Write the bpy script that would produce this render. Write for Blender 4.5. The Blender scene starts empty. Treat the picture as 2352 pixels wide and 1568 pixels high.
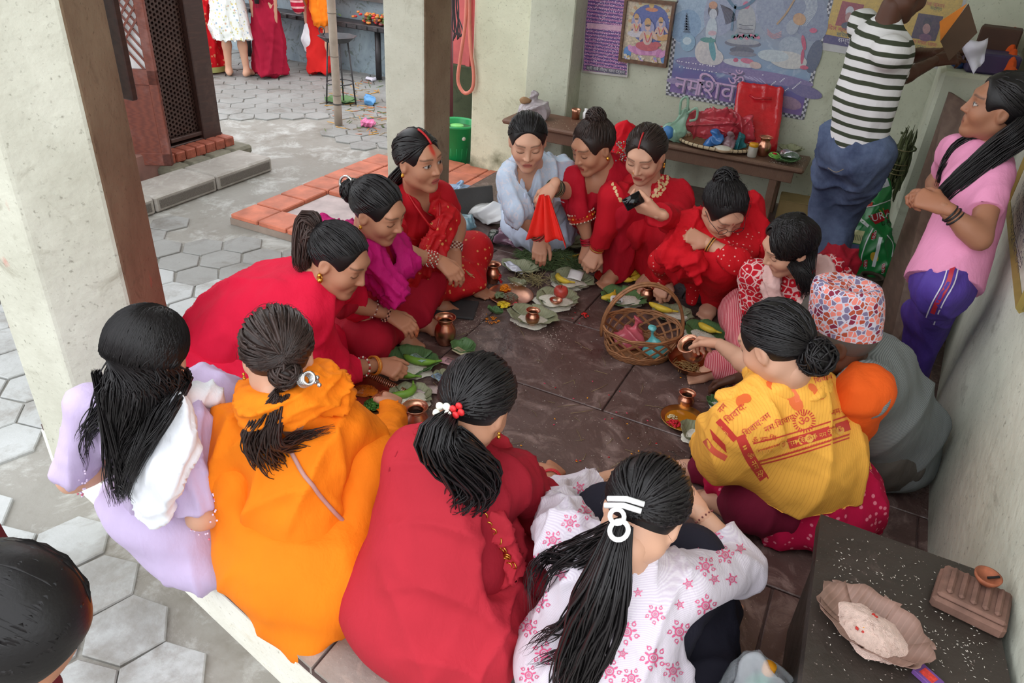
import bpy, bmesh, math, random
import numpy as np
from mathutils import Vector, Matrix, noise as mnoise
from mathutils.bvhtree import BVHTree

random.seed(7)
RNG = np.random.default_rng(7)
sc = bpy.context.scene
col = sc.collection

# ------------------------------------------------------------------ camera
FPX, IW, IH, CAMH = 1700.0, 2352.0, 1568.0, 1.75
PITCH, ROLL, YAW = math.radians(31.0), math.radians(-3.9), math.radians(24.8)
def _cam_rows():
    f = np.array([-math.sin(YAW)*math.cos(PITCH), math.cos(YAW)*math.cos(PITCH), -math.sin(PITCH)])
    rt = np.array([math.cos(YAW), math.sin(YAW), 0.0]); dn = np.cross(f, rt)
    c, s = math.cos(ROLL), math.sin(ROLL)
    return np.array([c*rt+s*dn, -s*rt+c*dn, f])
CM = _cam_rows(); CPOS = np.array([0.0, 0.0, CAMH])
cam_data = bpy.data.cameras.new('camera'); cam = bpy.data.objects.new('camera', cam_data); col.objects.link(cam)
cam_data.sensor_fit = 'HORIZONTAL'; cam_data.sensor_width = 36.0; cam_data.lens = 36.0*FPX/IW
cam_data.clip_start = 0.05; cam_data.clip_end = 200
mw = Matrix.Identity(4)
for i in range(3):
    mw[i][0] = CM[0][i]; mw[i][1] = -CM[1][i]; mw[i][2] = -CM[2][i]; mw[i][3] = CPOS[i]
cam.matrix_world = mw
sc.camera = cam

# ------------------------------------------------------------------ world / light / exposure
world = bpy.data.worlds.new('overcast_sky'); sc.world = world; world.use_nodes = True
wn = world.node_tree.nodes; wl = world.node_tree.links
wbg = wn.get('Background') or wn.new('ShaderNodeBackground')
wout = wn.get('World Output') or wn.new('ShaderNodeOutputWorld')
wl.new(wbg.outputs[0], wout.inputs[0])
wbg.inputs[0].default_value = (0.93, 0.965, 1.0, 1); wbg.inputs[1].default_value = 1.0
vs = sc.view_settings
vs.view_transform = 'Standard'; vs.look = 'None'; vs.gamma = 1.0; vs.use_curve_mapping = False
vs.exposure = 1.42

# ------------------------------------------------------------------ pixel helpers (a pixel gives a direction; depth comes from what it touches)
A_ = lambda *v: np.array(v if len(v) > 1 else v[0], float)
def ray(x, y):
    d = CM.T @ np.array([(x-IW/2)/FPX, (y-IH/2)/FPX, 1.0]); return d/np.linalg.norm(d)
def P(x, y, z=0.0):
    d = ray(x, y); return CPOS + d*(z-CAMH)/d[2]
def PY(x, y, Y):
    d = ray(x, y); return CPOS + d*(Y/d[1])
def PX(x, y, X):
    d = ray(x, y); return CPOS + d*(X/d[0])
def near(x, y, c, L, far=False):
    """point on the pixel's ray at distance L from the joint c"""
    d = ray(x, y); c = A_(c); q = CPOS-c; b = q@d; cc = q@q-L*L; disc = b*b-cc
    if disc <= 0:
        p = CPOS-d*b; v = p-c; return c+v/np.linalg.norm(v)*L
    t = -b+(math.sqrt(disc) if far else -math.sqrt(disc)); return CPOS+d*t
def onray(x, y, ref):
    d = ray(x, y); return CPOS+d*((A_(ref)-CPOS)@d)
def unit(v):
    v = A_(v); return v/(np.linalg.norm(v)+1e-12)
def azd(deg, pitch=0):
    a, p = math.radians(deg), math.radians(pitch)
    return A_(math.cos(a)*math.cos(p), math.sin(a)*math.cos(p), math.sin(p))

# ------------------------------------------------------------------ materials
class NT:
    def __init__(s, name):
        s.m = bpy.data.materials.new(name); s.m.use_nodes = True
        s.n = s.m.node_tree.nodes; s.l = s.m.node_tree.links
        s.b = s.n.get('Principled BSDF'); s.out = s.n.get('Material Output')
        s.tc = None
    def node(s, t, **kw):
        n = s.n.new(t)
        for k, v in kw.items(): setattr(n, k, v)
        return n
    def coord(s, scale=(1, 1, 1), rot=(0, 0, 0), out='Object', loc=(0, 0, 0)):
        if s.tc is None: s.tc = s.node('ShaderNodeTexCoord')
        mp = s.node('ShaderNodeMapping')
        mp.inputs['Scale'].default_value = scale if hasattr(scale, '__len__') else (scale,)*3
        mp.inputs['Rotation'].default_value = rot; mp.inputs['Location'].default_value = loc
        s.l.new(s.tc.outputs[out], mp.inputs[0]); return mp.outputs[0]
    def noise(s, scale, detail=4, vec=None, rough=0.55, dist=0.0):
        n = s.node('ShaderNodeTexNoise'); n.inputs['Scale'].default_value = scale
        n.inputs['Detail'].default_value = detail; n.inputs['Roughness'].default_value = rough
        n.inputs['Distortion'].default_value = dist
        s.l.new(vec if vec is not None else s.coord(), n.inputs['Vector']); return n.outputs[0]
    def vor(s, scale, feature='F1', vec=None, out='Distance', rand=1.0):
        n = s.node('ShaderNodeTexVoronoi'); n.feature = feature; n.inputs['Scale'].default_value = scale
        if 'Randomness' in n.inputs: n.inputs['Randomness'].default_value = rand
        s.l.new(vec if vec is not None else s.coord(), n.inputs['Vector']); return n.outputs[out]
    def wave(s, scale, vec=None, dist=0.0, direction='X', profile='SIN', detail=2):
        n = s.node('ShaderNodeTexWave'); n.bands_direction = direction; n.wave_profile = profile
        n.inputs['Scale'].default_value = scale; n.inputs['Distortion'].default_value = dist
        n.inputs['Detail'].default_value = detail
        s.l.new(vec if vec is not None else s.coord(), n.inputs['Vector']); return n.outputs['Fac']
    def ramp(s, fac, stops, interp='LINEAR'):
        r = s.node('ShaderNodeValToRGB'); cr = r.color_ramp; cr.interpolation = interp
        while len(cr.elements) < len(stops): cr.elements.new(0.5)
        for e, (p, c) in zip(cr.elements, stops):
            e.position = p; e.color = (c, c, c, 1) if not hasattr(c, '__len__') else (c[0], c[1], c[2], 1)
        s.l.new(fac, r.inputs[0]); return r.outputs[0]
    def mix(s, fac, a, b, mode='MIX'):
        m = s.node('ShaderNodeMix'); m.data_type = 'RGBA'; m.blend_type = mode
        for inp, v in ((m.inputs[0], fac), (m.inputs[6], a), (m.inputs[7], b)):
            if hasattr(v, 'type') and not isinstance(v, (tuple, list)): s.l.new(v, inp)
            elif hasattr(v, '__len__'): inp.default_value = (v[0], v[1], v[2], 1)
            else: inp.default_value = v
        return m.outputs[2]
    def math(s, op, a, b=0.0, c=None):
        m = s.node('ShaderNodeMath'); m.operation = op
        for i, v in enumerate((a, b) if c is None else (a, b, c)):
            if hasattr(v, 'type'): s.l.new(v, m.inputs[i])
            else: m.inputs[i].default_value = v
        return m.outputs[0]
    def sep(s, vec):
        n = s.node('ShaderNodeSeparateXYZ'); s.l.new(vec, n.inputs[0]); return n.outputs
    def attr(s, name='Col'):
        n = s.node('ShaderNodeAttribute'); n.attribute_name = name; return n.outputs['Color']
    def set(s, color=None, rough=None, metal=None, **kw):
        for k, v in (('Base Color', color), ('Roughness', rough), ('Metallic', metal)):
            if v is None: continue
            i = s.b.inputs[k]
            if hasattr(v, 'type') and not isinstance(v, (tuple, list)): s.l.new(v, i)
            elif hasattr(v, '__len__'): i.default_value = (v[0], v[1], v[2], 1)
            else: i.default_value = v
        for k, v in kw.items():
            s.b.inputs[k.replace('_', ' ')].default_value = v
        return s
    def bump(s, h, strength=0.3, dist=0.01):
        n = s.node('ShaderNodeBump'); n.inputs['Strength'].default_value = strength; n.inputs['Distance'].default_value = dist
        s.l.new(h, n.inputs['Height']); s.l.new(n.outputs[0], s.b.inputs['Normal']); return s

def srgb(*c):
    if len(c) == 1: c = c[0]
    if isinstance(c, str): c = [int(c[i:i+2], 16) for i in (0, 2, 4)]
    f = lambda u: u/12.92 if u <= 0.04045 else ((u+0.055)/1.055)**2.4
    return tuple(f(u/255.0) for u in c)
_mc = {}
def M(name, c, rough=0.6, metal=0.0, var=0.15, scale=8.0, bump=0.0, bscale=60.0, spec=None, trans=0.0, alpha=1.0, detail=4, sheen=0.0):
    """plain material: colour with a little mottling and fine relief"""
    if name in _mc: return _mc[name]
    t = NT(name); nz = t.noise(scale, detail)
    cc = t.mix(t.ramp(nz, [(0.3, 0.0), (0.7, 1.0)]), tuple(u*(1-var) for u in c), tuple(min(1, u*(1+var)) for u in c))
    t.set(color=cc, rough=rough, metal=metal)
    if spec is not None: t.b.inputs['Specular IOR Level'].default_value = spec
    if trans: t.b.inputs['Transmission Weight'].default_value = trans
    if alpha < 1: t.b.inputs['Alpha'].default_value = alpha
    if sheen: t.b.inputs['Sheen Weight'].default_value = sheen
    if bump: t.bump(t.noise(bscale, 3), bump, 0.004)
    _mc[name] = t.m; return t.m
def cloth(name, c, rough=0.85, var=0.08, weave=900.0, crease=0.25, dark=0.85):
    if name in _mc: return _mc[name]
    t = NT(name); nz = t.noise(3.0, 3, dist=0.6)
    cc = t.mix(t.ramp(nz, [(0.3, 0.0), (0.7, 1.0)]), tuple(u*(1-var) for u in c), tuple(min(1, u*(1+var)) for u in c))
    t.set(color=cc, rough=rough); t.b.inputs['Sheen Weight'].default_value = 0.0
    t.b.inputs['Specular IOR Level'].default_value = 0.25
    h = t.math('ADD', t.math('MULTIPLY', t.noise(9.0, 4, vec=t.coord((1.8, 1.8, 0.7)), dist=0.25), 3.0), t.math('MULTIPLY', t.noise(weave, 1), 0.08))
    t.bump(h, crease*1.2, 0.010)
    _mc[name] = t.m; return t.m
def cloth_print(name, build, rough=0.85, crease=0.22):
    """cloth whose colour is made by build(t)"""
    if name in _mc: return _mc[name]
    t = NT(name); t.set(color=build(t), rough=rough); t.b.inputs['Sheen Weight'].default_value = 0.0
    t.b.inputs['Specular IOR Level'].default_value = 0.25
    t.bump(t.math('MULTIPLY', t.noise(9.0, 4, vec=t.coord((1.8, 1.8, 0.7)), dist=0.25), 3.0), crease*1.2, 0.010)
    _mc[name] = t.m; return t.m
def vcol(name, rough=0.5, sss=0.0, bump=0.0, bscale=300.0, spec=0.4, stretch=None):
    """material that takes its colour from the mesh's own colour attribute"""
    if name in _mc: return _mc[name]
    t = NT(name); t.set(color=t.attr(), rough=rough); t.b.inputs['Specular IOR Level'].default_value = spec
    if sss:
        t.b.inputs['Subsurface Weight'].default_value = sss; t.b.inputs['Subsurface Radius'].default_value = (0.01, 0.004, 0.002)
        t.b.inputs['Subsurface Scale'].default_value = 0.5
    if bump: t.bump(t.noise(bscale, 2, vec=t.coord(stretch) if stretch else None), bump, 0.002)
    _mc[name] = t.m; return t.m

# ------------------------------------------------------------------ objects
def tag(o, label=None, cat=None, group=None, kind=None):
    if label: o['label'] = label
    if cat: o['category'] = cat
    if group: o['group'] = group
    if kind: o['kind'] = kind
    return o
def empty(name, loc=(0, 0, 0), label=None, cat=None, group=None):
    o = bpy.data.objects.new(name, None); col.objects.link(o); o.location = loc; o.empty_display_size = 0.05
    return tag(o, label, cat, group)
def link(name, me, mat, parent=None, smooth=True):
    o = bpy.data.objects.new(name, me); col.objects.link(o)
    if mat is not None:
        for m_ in (mat if isinstance(mat, (list, tuple)) else [mat]): me.materials.append(m_)
    if smooth and len(me.polygons): me.polygons.foreach_set('use_smooth', np.ones(len(me.polygons), bool))
    if parent is not None:
        o.parent = parent
        o.matrix_parent_inverse = Matrix.Translation(-Vector(parent.location)) if parent.parent is None else parent_inv(parent)
    return o
def parent_inv(p):
    m = Matrix.Identity(4); q = p
    chain = []
    while q is not None: chain.append(q); q = q.parent
    for q in reversed(chain): m = m @ (q.matrix_parent_inverse if q.parent else Matrix.Identity(4)) @ q.matrix_basis
    return m.inverted()
def copy_tree(o, parent=None):
    c = o.copy(); col.objects.link(c)
    if parent is not None: c.parent = parent
    for ch in list(o.children): copy_tree(ch, c)
    return c

class MB:
    """collects shapes, then links them as ONE mesh object"""
    def __init__(s): s.v = []; s.f = []; s.c = []; s.n = 0
    def add(s, v, f, c=None):
        v = np.asarray(v, float).reshape(-1, 3)
        s.v.append(v); n = s.n
        if isinstance(f, np.ndarray): s.f.extend((f+n).tolist())
        else: s.f.extend([tuple(i+n for i in q) for q in f])
        s.c.append(np.tile(A_(c if c is not None else (1, 1, 1)), (len(v), 1)) if c is None or np.ndim(c) == 1 else np.asarray(c, float))
        s.n += len(v); return s
    def box(s, lo, hi, bev=0.0, mtx=None, c=None):
        lo, hi = A_(lo), A_(hi)
        if bev <= 0:
            v = np.array([[(lo, hi)[i][0], (lo, hi)[j][1], (lo, hi)[k][2]] for i in (0, 1) for j in (0, 1) for k in (0, 1)])
            f = [(0, 1, 3, 2), (4, 6, 7, 5), (0, 4, 5, 1), (2, 3, 7, 6), (0, 2, 6, 4), (1, 5, 7, 3)]
        else:
            v = []; b = min(bev, *(0.49*(hi-lo)))
            for i in (0, 1):
                for j in (0, 1):
                    for k in (0, 1):
                        p = A_((lo, hi)[i][0], (lo, hi)[j][1], (lo, hi)[k][2]); sg = A_(1-2*i, 1-2*j, 1-2*k)*b
                        v += [p+sg*A_(0, 1, 1), p+sg*A_(1, 0, 1), p+sg*A_(1, 1, 0)]
            v = np.array(v); q = lambda i, j, k, a: (i*4+j*2+k)*3+a
            f = []
            f += [(q(0,0,0,0), q(0,0,1,0), q(0,1,1,0), q(0,1,0,0)), (q(1,0,0,0), q(1,1,0,0), q(1,1,1,0), q(1,0,1,0))]
            f += [(q(0,0,0,1), q(1,0,0,1), q(1,0,1,1), q(0,0,1,1)), (q(0,1,0,1), q(0,1,1,1), q(1,1,1,1), q(1,1,0,1))]
            f += [(q(0,0,0,2), q(0,1,0,2), q(1,1,0,2), q(1,0,0,2)), (q(0,0,1,2), q(1,0,1,2), q(1,1,1,2), q(0,1,1,2))]
            for a, b_, ax in ((0, 1, 2), (0, 2, 1), (1, 2, 0)):
                for x in (0, 1):
                    for y in (0, 1):
                        def key(e, w):
                            t = [0, 0, 0]; t[ax] = w; o = [i for i in (0, 1, 2) if i != ax]; t[o[0]] = x; t[o[1]] = y
                            return q(t[0], t[1], t[2], e)
                        f.append((key(a, 0), key(b_, 0), key(b_, 1), key(a, 1)))
            for i in (0, 1):
                for j in (0, 1):
                    for k in (0, 1): f.append((q(i,j,k,0), q(i,j,k,1), q(i,j,k,2)))
        if mtx is not None: v = xf(mtx, v)
        return s.add(v, f, c)
    def tube(s, pts, r, n=8, cap=True, c=None, flat=None, fs=1.0, closed=False):
        """swept tube; r scalar or list; flat=direction in which the section is scaled by fs"""
        pts = np.asarray(pts, float); m = len(pts); r = np.broadcast_to(np.asarray(r, float), (m,))
        T = np.gradient(pts, axis=0) if not closed else np.roll(pts, -1, 0)-np.roll(pts, 1, 0)
        T /= np.linalg.norm(T, axis=1)[:, None]+1e-12
        up = A_(0, 0, 1) if abs(T[0][2]) < 0.9 else A_(1, 0, 0)
        N = []; cur = unit(np.cross(T[0], up))
        for t in T:
            cur = unit(cur-t*(cur@t)); N.append(cur)
        N = np.array(N); B = np.cross(T, N)
        a = np.linspace(0, 2*math.pi, n, endpoint=False)
        off = N[:, None, :]*np.cos(a)[None, :, None]+B[:, None, :]*np.sin(a)[None, :, None]
        off = off*r[:, None, None]
        if flat is not None:
            fl = unit(flat); off = off+(off@fl)[..., None]*fl*(fs-1)
        v = (pts[:, None, :]+off).reshape(-1, 3); f = []
        for i in range(m if closed else m-1):
            i2 = (i+1) % m
            for j in range(n): f.append((i*n+j, i*n+(j+1) % n, i2*n+(j+1) % n, i2*n+j))
        if cap and not closed:
            f.append(tuple(reversed(range(n)))); f.append(tuple((m-1)*n+j for j in range(n)))
        return s.add(v, f, c)
    def lathe(s, prof, n=24, loc=(0, 0, 0), c=None, mtx=None, cap=True, jit=0.0):
        prof = np.asarray(prof, float); m = len(prof); a = np.linspace(0, 2*math.pi, n, endpoint=False)
        v = np.zeros((m, n, 3)); v[..., 0] = prof[:, 0:1]*np.cos(a); v[..., 1] = prof[:, 0:1]*np.sin(a); v[..., 2] = prof[:, 1:2]
        v = v.reshape(-1, 3)
        f = [(i*n+j, i*n+(j+1) % n, (i+1)*n+(j+1) % n, (i+1)*n+j) for i in range(m-1) for j in range(n)]
        if cap: f.append(tuple(reversed(range(n)))); f.append(tuple((m-1)*n+j for j in range(n)))
        if mtx is not None: v = xf(mtx, v)
        return s.add(v+A_(loc), f, c)
    def ell(s, cen, rad, n=16, m=10, mtx=None, c=None):
        th = np.linspace(0, math.pi, m+1)[1:-1]; a = np.linspace(0, 2*math.pi, n, endpoint=False)
        v = [(0, 0, 1)]+[(math.sin(t)*math.cos(x), math.sin(t)*math.sin(x), math.cos(t)) for t in th for x in a]+[(0, 0, -1)]
        v = np.array(v)*A_(rad) if hasattr(rad, '__len__') else np.array(v)*rad
        if mtx is not None: v = v @ np.asarray(mtx)[:3, :3].T
        L = len(th); f = [(0, 1+j, 1+(j+1) % n) for j in range(n)]
        f += [(1+i*n+j, 1+(i+1)*n+j, 1+(i+1)*n+(j+1) % n, 1+i*n+(j+1) % n) for i in range(L-1) for j in range(n)]
        b = 1+L*n; f += [(b, 1+(L-1)*n+(j+1) % n, 1+(L-1)*n+j) for j in range(n)]
        return s.add(v+A_(cen), f, c)
    def prism(s, poly, z0, z1, c=None, mtx=None):
        """polygon in xy, extruded"""
        poly = [A_(p) for p in poly]; n = len(poly)
        v = np.array([[p[0], p[1], z0] for p in poly]+[[p[0], p[1], z1] for p in poly])
        f = [tuple(reversed(range(n))), tuple(range(n, 2*n))]+[(i, (i+1) % n, n+(i+1) % n, n+i) for i in range(n)]
        if mtx is not None: v = xf(mtx, v)
        return s.add(v, f, c)
    def grid(s, fn, nu, nv, c=None, thick=0.0):
        """surface fn(u,v) -> point, optionally doubled to a thin solid"""
        us = np.linspace(0, 1, nu); vs_ = np.linspace(0, 1, nv)
        p = np.array([[fn(u, w) for w in vs_] for u in us], float)
        F = [(i*nv+j, (i+1)*nv+j, (i+1)*nv+j+1, i*nv+j+1) for i in range(nu-1) for j in range(nv-1)]
        if thick:
            du = np.gradient(p, axis=0); dv = np.gradient(p, axis=1); N = np.cross(du, dv)
            N /= np.linalg.norm(N, axis=2)[..., None]+1e-12
            q = p-N*thick; k = nu*nv
            G = [tuple(reversed([i+k for i in f])) for f in F]
            edge = [(i, 0) for i in range(nu)]+[(nu-1, j) for j in range(1, nv)]+[(i, nv-1) for i in range(nu-2, -1, -1)]+[(0, j) for j in range(nv-2, 0, -1)]
            ids = [i*nv+j for i, j in edge]
            S = [(ids[i], ids[i-1], ids[i-1]+k, ids[i]+k) for i in range(len(ids))]
            return s.add(np.concatenate([p.reshape(-1, 3), q.reshape(-1, 3)]), F+G+S, c)
        return s.add(p.reshape(-1, 3), F, c)
    def mesh(s, name='m'):
        me = bpy.data.meshes.new(name); v = np.concatenate(s.v) if s.v else np.zeros((0, 3))
        me.from_pydata(v.tolist(), [], s.f)
        if s.c:
            cc = np.concatenate(s.c); ca = me.color_attributes.new('Col', 'FLOAT_COLOR', 'POINT')
            ca.data.foreach_set('color', np.concatenate([cc, np.ones((len(cc), 1))], 1).astype(np.float32).ravel())
        me.validate(); me.update(); return me
    def build(s, name, mat, parent=None, smooth=True, **kw):
        o = link(name, s.mesh(name), mat, parent, smooth)
        return tag(o, **kw)
def xf(m, v):
    m = np.asarray(m, float); return v @ m[:3, :3].T + (m[:3, 3] if m.shape[1] == 4 else 0)
def frame(o, x, y, z):
    m = np.eye(4); m[:3, 0] = x; m[:3, 1] = y; m[:3, 2] = z; m[:3, 3] = o; return m
def rotz(a, loc=(0, 0, 0), s=1.0):
    c, n = math.cos(a), math.sin(a); m = np.eye(4); m[:3, :3] = np.array([[c, -n, 0], [n, c, 0], [0, 0, 1]])*s; m[:3, 3] = loc; return m
def spline(pts, n=24):
    """Catmull-Rom through the points"""
    p = np.asarray(pts, float); p = np.concatenate([[2*p[0]-p[1]], p, [2*p[-1]-p[-2]]]); out = []
    for t in np.linspace(0, len(p)-3-1e-6, n):
        i = int(t); u = t-i; a, b, c_, d = p[i:i+4]
        out.append(0.5*((2*b)+(c_-a)*u+(2*a-5*b+4*c_-d)*u*u+(3*b-a-3*c_+d)*u**3))
    return np.array(out)

# ------------------------------------------------------------------ smooth-union solids (one continuous skin)
class SDF:
    def __init__(s): s.p = []
    def cap(s, a, b, ra, rb=None, k=0.02, flat=None, fs=1.0, sub=False, end=False):
        s.p.append(('c', A_(a), A_(b), ra, ra if rb is None else rb, k, None if flat is None else unit(flat), fs, sub, end)); return s
    def chain(s, pts, rr, k=0.02, flat=None, fs=1.0):
        for i in range(len(pts)-1): s.cap(pts[i], pts[i+1], rr[i], rr[i+1], k, flat, fs)
        return s
    def ell(s, c, r, R=None, k=0.02, sub=False):
        s.p.append(('e', A_(c), A_(r) if hasattr(r, '__len__') else A_(r, r, r), np.eye(3) if R is None else np.asarray(R)[:3, :3], k, sub)); return s
    def cut(s, c, n):
        s.p.append(('p', A_(c), unit(n))); return s
    def field(s, vox):
        lo = np.full(3, 1e9); hi = -lo; bb = []
        for q in s.p:
            if q[0] == 'c':
                r = max(q[3], q[4])*max(1, q[7]); a = np.minimum(q[1], q[2])-r; b = np.maximum(q[1], q[2])+r; k = q[5]; sub = q[8]
            elif q[0] == 'e':
                ext = np.sqrt(((q[3]*q[2])**2).sum(1)); a = q[1]-ext; b = q[1]+ext; k = q[4]; sub = q[5]
            else: bb.append(None); continue
            bb.append((a-k-2*vox, b+k+2*vox))
            if not sub: lo = np.minimum(lo, a-k-3*vox); hi = np.maximum(hi, b+k+3*vox)
        n = np.ceil((hi-lo)/vox).astype(int)+1
        D = np.full(n, 0.3, np.float32)
        ax = [lo[i]+vox*np.arange(n[i]) for i in range(3)]
        for q, B in zip(s.p, bb):
            if q[0] == 'p':
                d = sum((ax[i]-q[1][i]).reshape([-1 if j == i else 1 for j in range(3)])*q[2][i] for i in range(3))
                D = np.maximum(D, d.astype(np.float32)); continue
            i0 = np.clip(np.floor((B[0]-lo)/vox).astype(int), 0, n-1); i1 = np.clip(np.ceil((B[1]-lo)/vox).astype(int)+1, 0, n)
            if (i1 <= i0).any(): continue
            sl = tuple(slice(a, b) for a, b in zip(i0, i1))
            X = [ax[i][i0[i]:i1[i]].reshape([-1 if j == i else 1 for j in range(3)]).astype(np.float32) for i in range(3)]
            if q[0] == 'c':
                a, b = q[1], q[2]; ba = b-a; L = ba@ba+1e-12
                pa = [X[i]-a[i] for i in range(3)]
                h = np.clip((pa[0]*ba[0]+pa[1]*ba[1]+pa[2]*ba[2])/L, 0, 1)
                e = [pa[i]-h*ba[i] for i in range(3)]
                if q[6] is not None:
                    nn = q[6]; dt = (e[0]*nn[0]+e[1]*nn[1]+e[2]*nn[2])*(1/q[7]-1)
                    e = [e[i]+dt*nn[i] for i in range(3)]
                d = np.sqrt(e[0]**2+e[1]**2+e[2]**2)-(q[3]+(q[4]-q[3])*h); k, sub = q[5], q[8]
                if q[9]: d = np.maximum(d, (pa[0]*ba[0]+pa[1]*ba[1]+pa[2]*ba[2])/math.sqrt(L)-math.sqrt(L))
            else:
                R, r = q[3], q[2]; pa = [X[i]-q[1][i] for i in range(3)]
                u = [(pa[0]*R[0, j]+pa[1]*R[1, j]+pa[2]*R[2, j]) for j in range(3)]
                k0 = np.sqrt(sum((u[j]/r[j])**2 for j in range(3))); k1 = np.sqrt(sum((u[j]/r[j]**2)**2 for j in range(3)))+1e-9
                d = k0*(k0-1)/k1; k, sub = q[4], q[5]
            o = D[sl]
            if sub:
                hh = np.clip(0.5-0.5*(o+d)/k, 0, 1); D[sl] = o*(1-hh)-d*hh+k*hh*(1-hh)
            else:
                hh = np.clip(0.5+0.5*(o-d)/k, 0, 1); D[sl] = o*(1-hh)+d*hh-k*hh*(1-hh)
        return D, lo
    def mesh(s, vox, smooth=1):
        D, lo = s.field(vox); v, f = nets(D); v = lo+v*vox
        if smooth: v = relax(v, f, smooth)
        return v, f
_C8 = np.array([[i, j, k] for i in (0, 1) for j in (0, 1) for k in (0, 1)])
_E12 = [(a, b) for a in range(8) for b in range(a+1, 8) if abs(_C8[a]-_C8[b]).sum() == 1]
def nets(D):
    S = D < 0
    c = sum(S[i:S.shape[0]-1+i, j:S.shape[1]-1+j, k:S.shape[2]-1+k].astype(np.int8) for i, j, k in _C8)
    mask = (c > 0) & (c < 8); cells = np.argwhere(mask); idx = np.full(mask.shape, -1, np.int64); idx[mask] = np.arange(len(cells))
    vals = [D[cells[:, 0]+o[0], cells[:, 1]+o[1], cells[:, 2]+o[2]] for o in _C8]
    acc = np.zeros((len(cells), 3)); cnt = np.zeros(len(cells))
    for a, b in _E12:
        va, vb = vals[a], vals[b]; x = (va < 0) != (vb < 0)
        t = np.where(x, va/(va-vb+1e-20), 0)
        acc += np.where(x[:, None], _C8[a]+t[:, None]*(_C8[b]-_C8[a]), 0); cnt += x
    V = cells+acc/cnt[:, None]; Fs = []
    for ax in range(3):
        o = [i for i in range(3) if i != ax]
        sa = [slice(None)]*3; sb = [slice(None)]*3; sa[ax] = slice(0, -1); sb[ax] = slice(1, None)
        x = S[tuple(sa)] != S[tuple(sb)]; e = np.argwhere(x); inside = S[tuple(sa)][x]
        ok = np.all([(e[:, i] >= 1) & (e[:, i] < D.shape[i]-1) for i in o], axis=0); e = e[ok]; inside = inside[ok]
        q = []
        for d0, d1 in ((-1, -1), (0, -1), (0, 0), (-1, 0)):
            cc = e.copy(); cc[:, o[0]] += d0; cc[:, o[1]] += d1; q.append(idx[cc[:, 0], cc[:, 1], cc[:, 2]])
        q = np.stack(q, 1); flip = inside if ax != 1 else ~inside
        q[~flip] = q[~flip][:, ::-1]; Fs.append(q)
    F = np.concatenate(Fs); F = F[(F >= 0).all(1)]
    return V, F
def relax(v, f, it=1):
    e = np.concatenate([f[:, [0, 1]], f[:, [1, 2]], f[:, [2, 3]], f[:, [3, 0]]])
    n = len(v); deg = np.bincount(e[:, 0], minlength=n)+np.bincount(e[:, 1], minlength=n)
    for _ in range(it):
        a = np.stack([np.bincount(e[:, 0], v[e[:, 1], i], n)+np.bincount(e[:, 1], v[e[:, 0], i], n) for i in range(3)], 1)
        v = 0.5*v+0.5*a/np.maximum(deg, 1)[:, None]
    return v
def vnormals(v, f):
    fn = np.cross(v[f[:, 2]]-v[f[:, 0]], v[f[:, 3]]-v[f[:, 1]]); n = np.zeros_like(v)
    for j in range(4):
        for i in range(3): n[:, i] += np.bincount(f[:, j], fn[:, i], len(v))
    return n/(np.linalg.norm(n, axis=1)[:, None]+1e-12)
def folds(v, f, amp=0.006, freq=34.0, axis=(0, 0, 1), seed=0, along=0.22):
    """cloth creases: ridges that run along 'axis', warped, with finer wrinkles on top"""
    r = np.random.default_rng(seed); N = vnormals(v, f); ax = unit(axis); freq = freq*2.2
    w = v-(v@ax)[:, None]*ax*(1-along); h = np.zeros(len(v))
    for i in range(4):
        d = unit(r.normal(size=3)); fr = freq*r.uniform(0.45, 1.2); d2 = unit(r.normal(size=3)); ph = r.uniform(0, 6.28)
        a = fr*(w@d)+ph+1.6*np.sin(0.14*freq*(v@d2)+ph*2); m = np.clip(0.45+0.75*np.sin(0.14*freq*(v@unit(r.normal(size=3)))+ph), 0, 1)
        h += (1-np.abs(np.sin(a*0.5)))**2*2.0*m-0.45
    for i in range(3):
        d = unit(r.normal(size=3)); d2 = unit(r.normal(size=3)); ph = r.uniform(0, 6.28)
        h += 0.12*np.sin(1.3*freq*((v-(v@d2)[:, None]*d2*0.8)@d)+ph+2.0*np.sin(0.5*freq*(v@d2)+ph))
    return v+N*(1.25*amp*np.clip(h, -1.6, 2.4))[:, None]
# ================================================================== materials of the place
def plaster_mat(name, c1, c2, stain, pink=True, moss=False, lo=0.0):
    t = NT(name); big = t.noise(2.2, 6, rough=0.65); fine = t.noise(26.0, 5)
    c = t.mix(t.ramp(big, [(0.32, 0.0), (0.68, 1.0)]), c1, c2)
    c = t.mix(t.ramp(t.noise(5.5, 8, rough=0.7, dist=0.8), [(0.57, 0.0), (0.75, 0.75)]), c, stain)
    c = t.mix(t.ramp(t.noise(70.0, 3), [(0.62, 0.0), (0.75, 0.55)]), c, tuple(u*0.55 for u in stain))
    if pink:
        c = t.mix(t.ramp(t.noise(7.0, 4, vec=t.coord((1, 1, 0.7), loc=(3, 1, 2))), [(0.69, 0.0), (0.76, 0.6)]), c, srgb(196, 96, 84))
    if moss:
        z = t.sep(t.coord())[2]; nz = t.noise(6.0, 6)
        f = t.math('SUBTRACT', t.math('ADD', nz, 0.12), t.math('MULTIPLY', t.math('SUBTRACT', z, lo), 1.35))
        c = t.mix(t.ramp(f, [(0.32, 0.0), (0.62, 0.9)]), c, srgb(66, 74, 40))
    t.set(color=c, rough=0.9); t.b.inputs['Specular IOR Level'].default_value = 0.2
    t.bump(t.math('ADD', fine, t.math('MULTIPLY', big, 2.0)), 0.35, 0.012)
    return t.m
MAT_PIL = plaster_mat('pillar_plaster', srgb(204, 203, 188), srgb(178, 176, 160), srgb(134, 126, 108))
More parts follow.
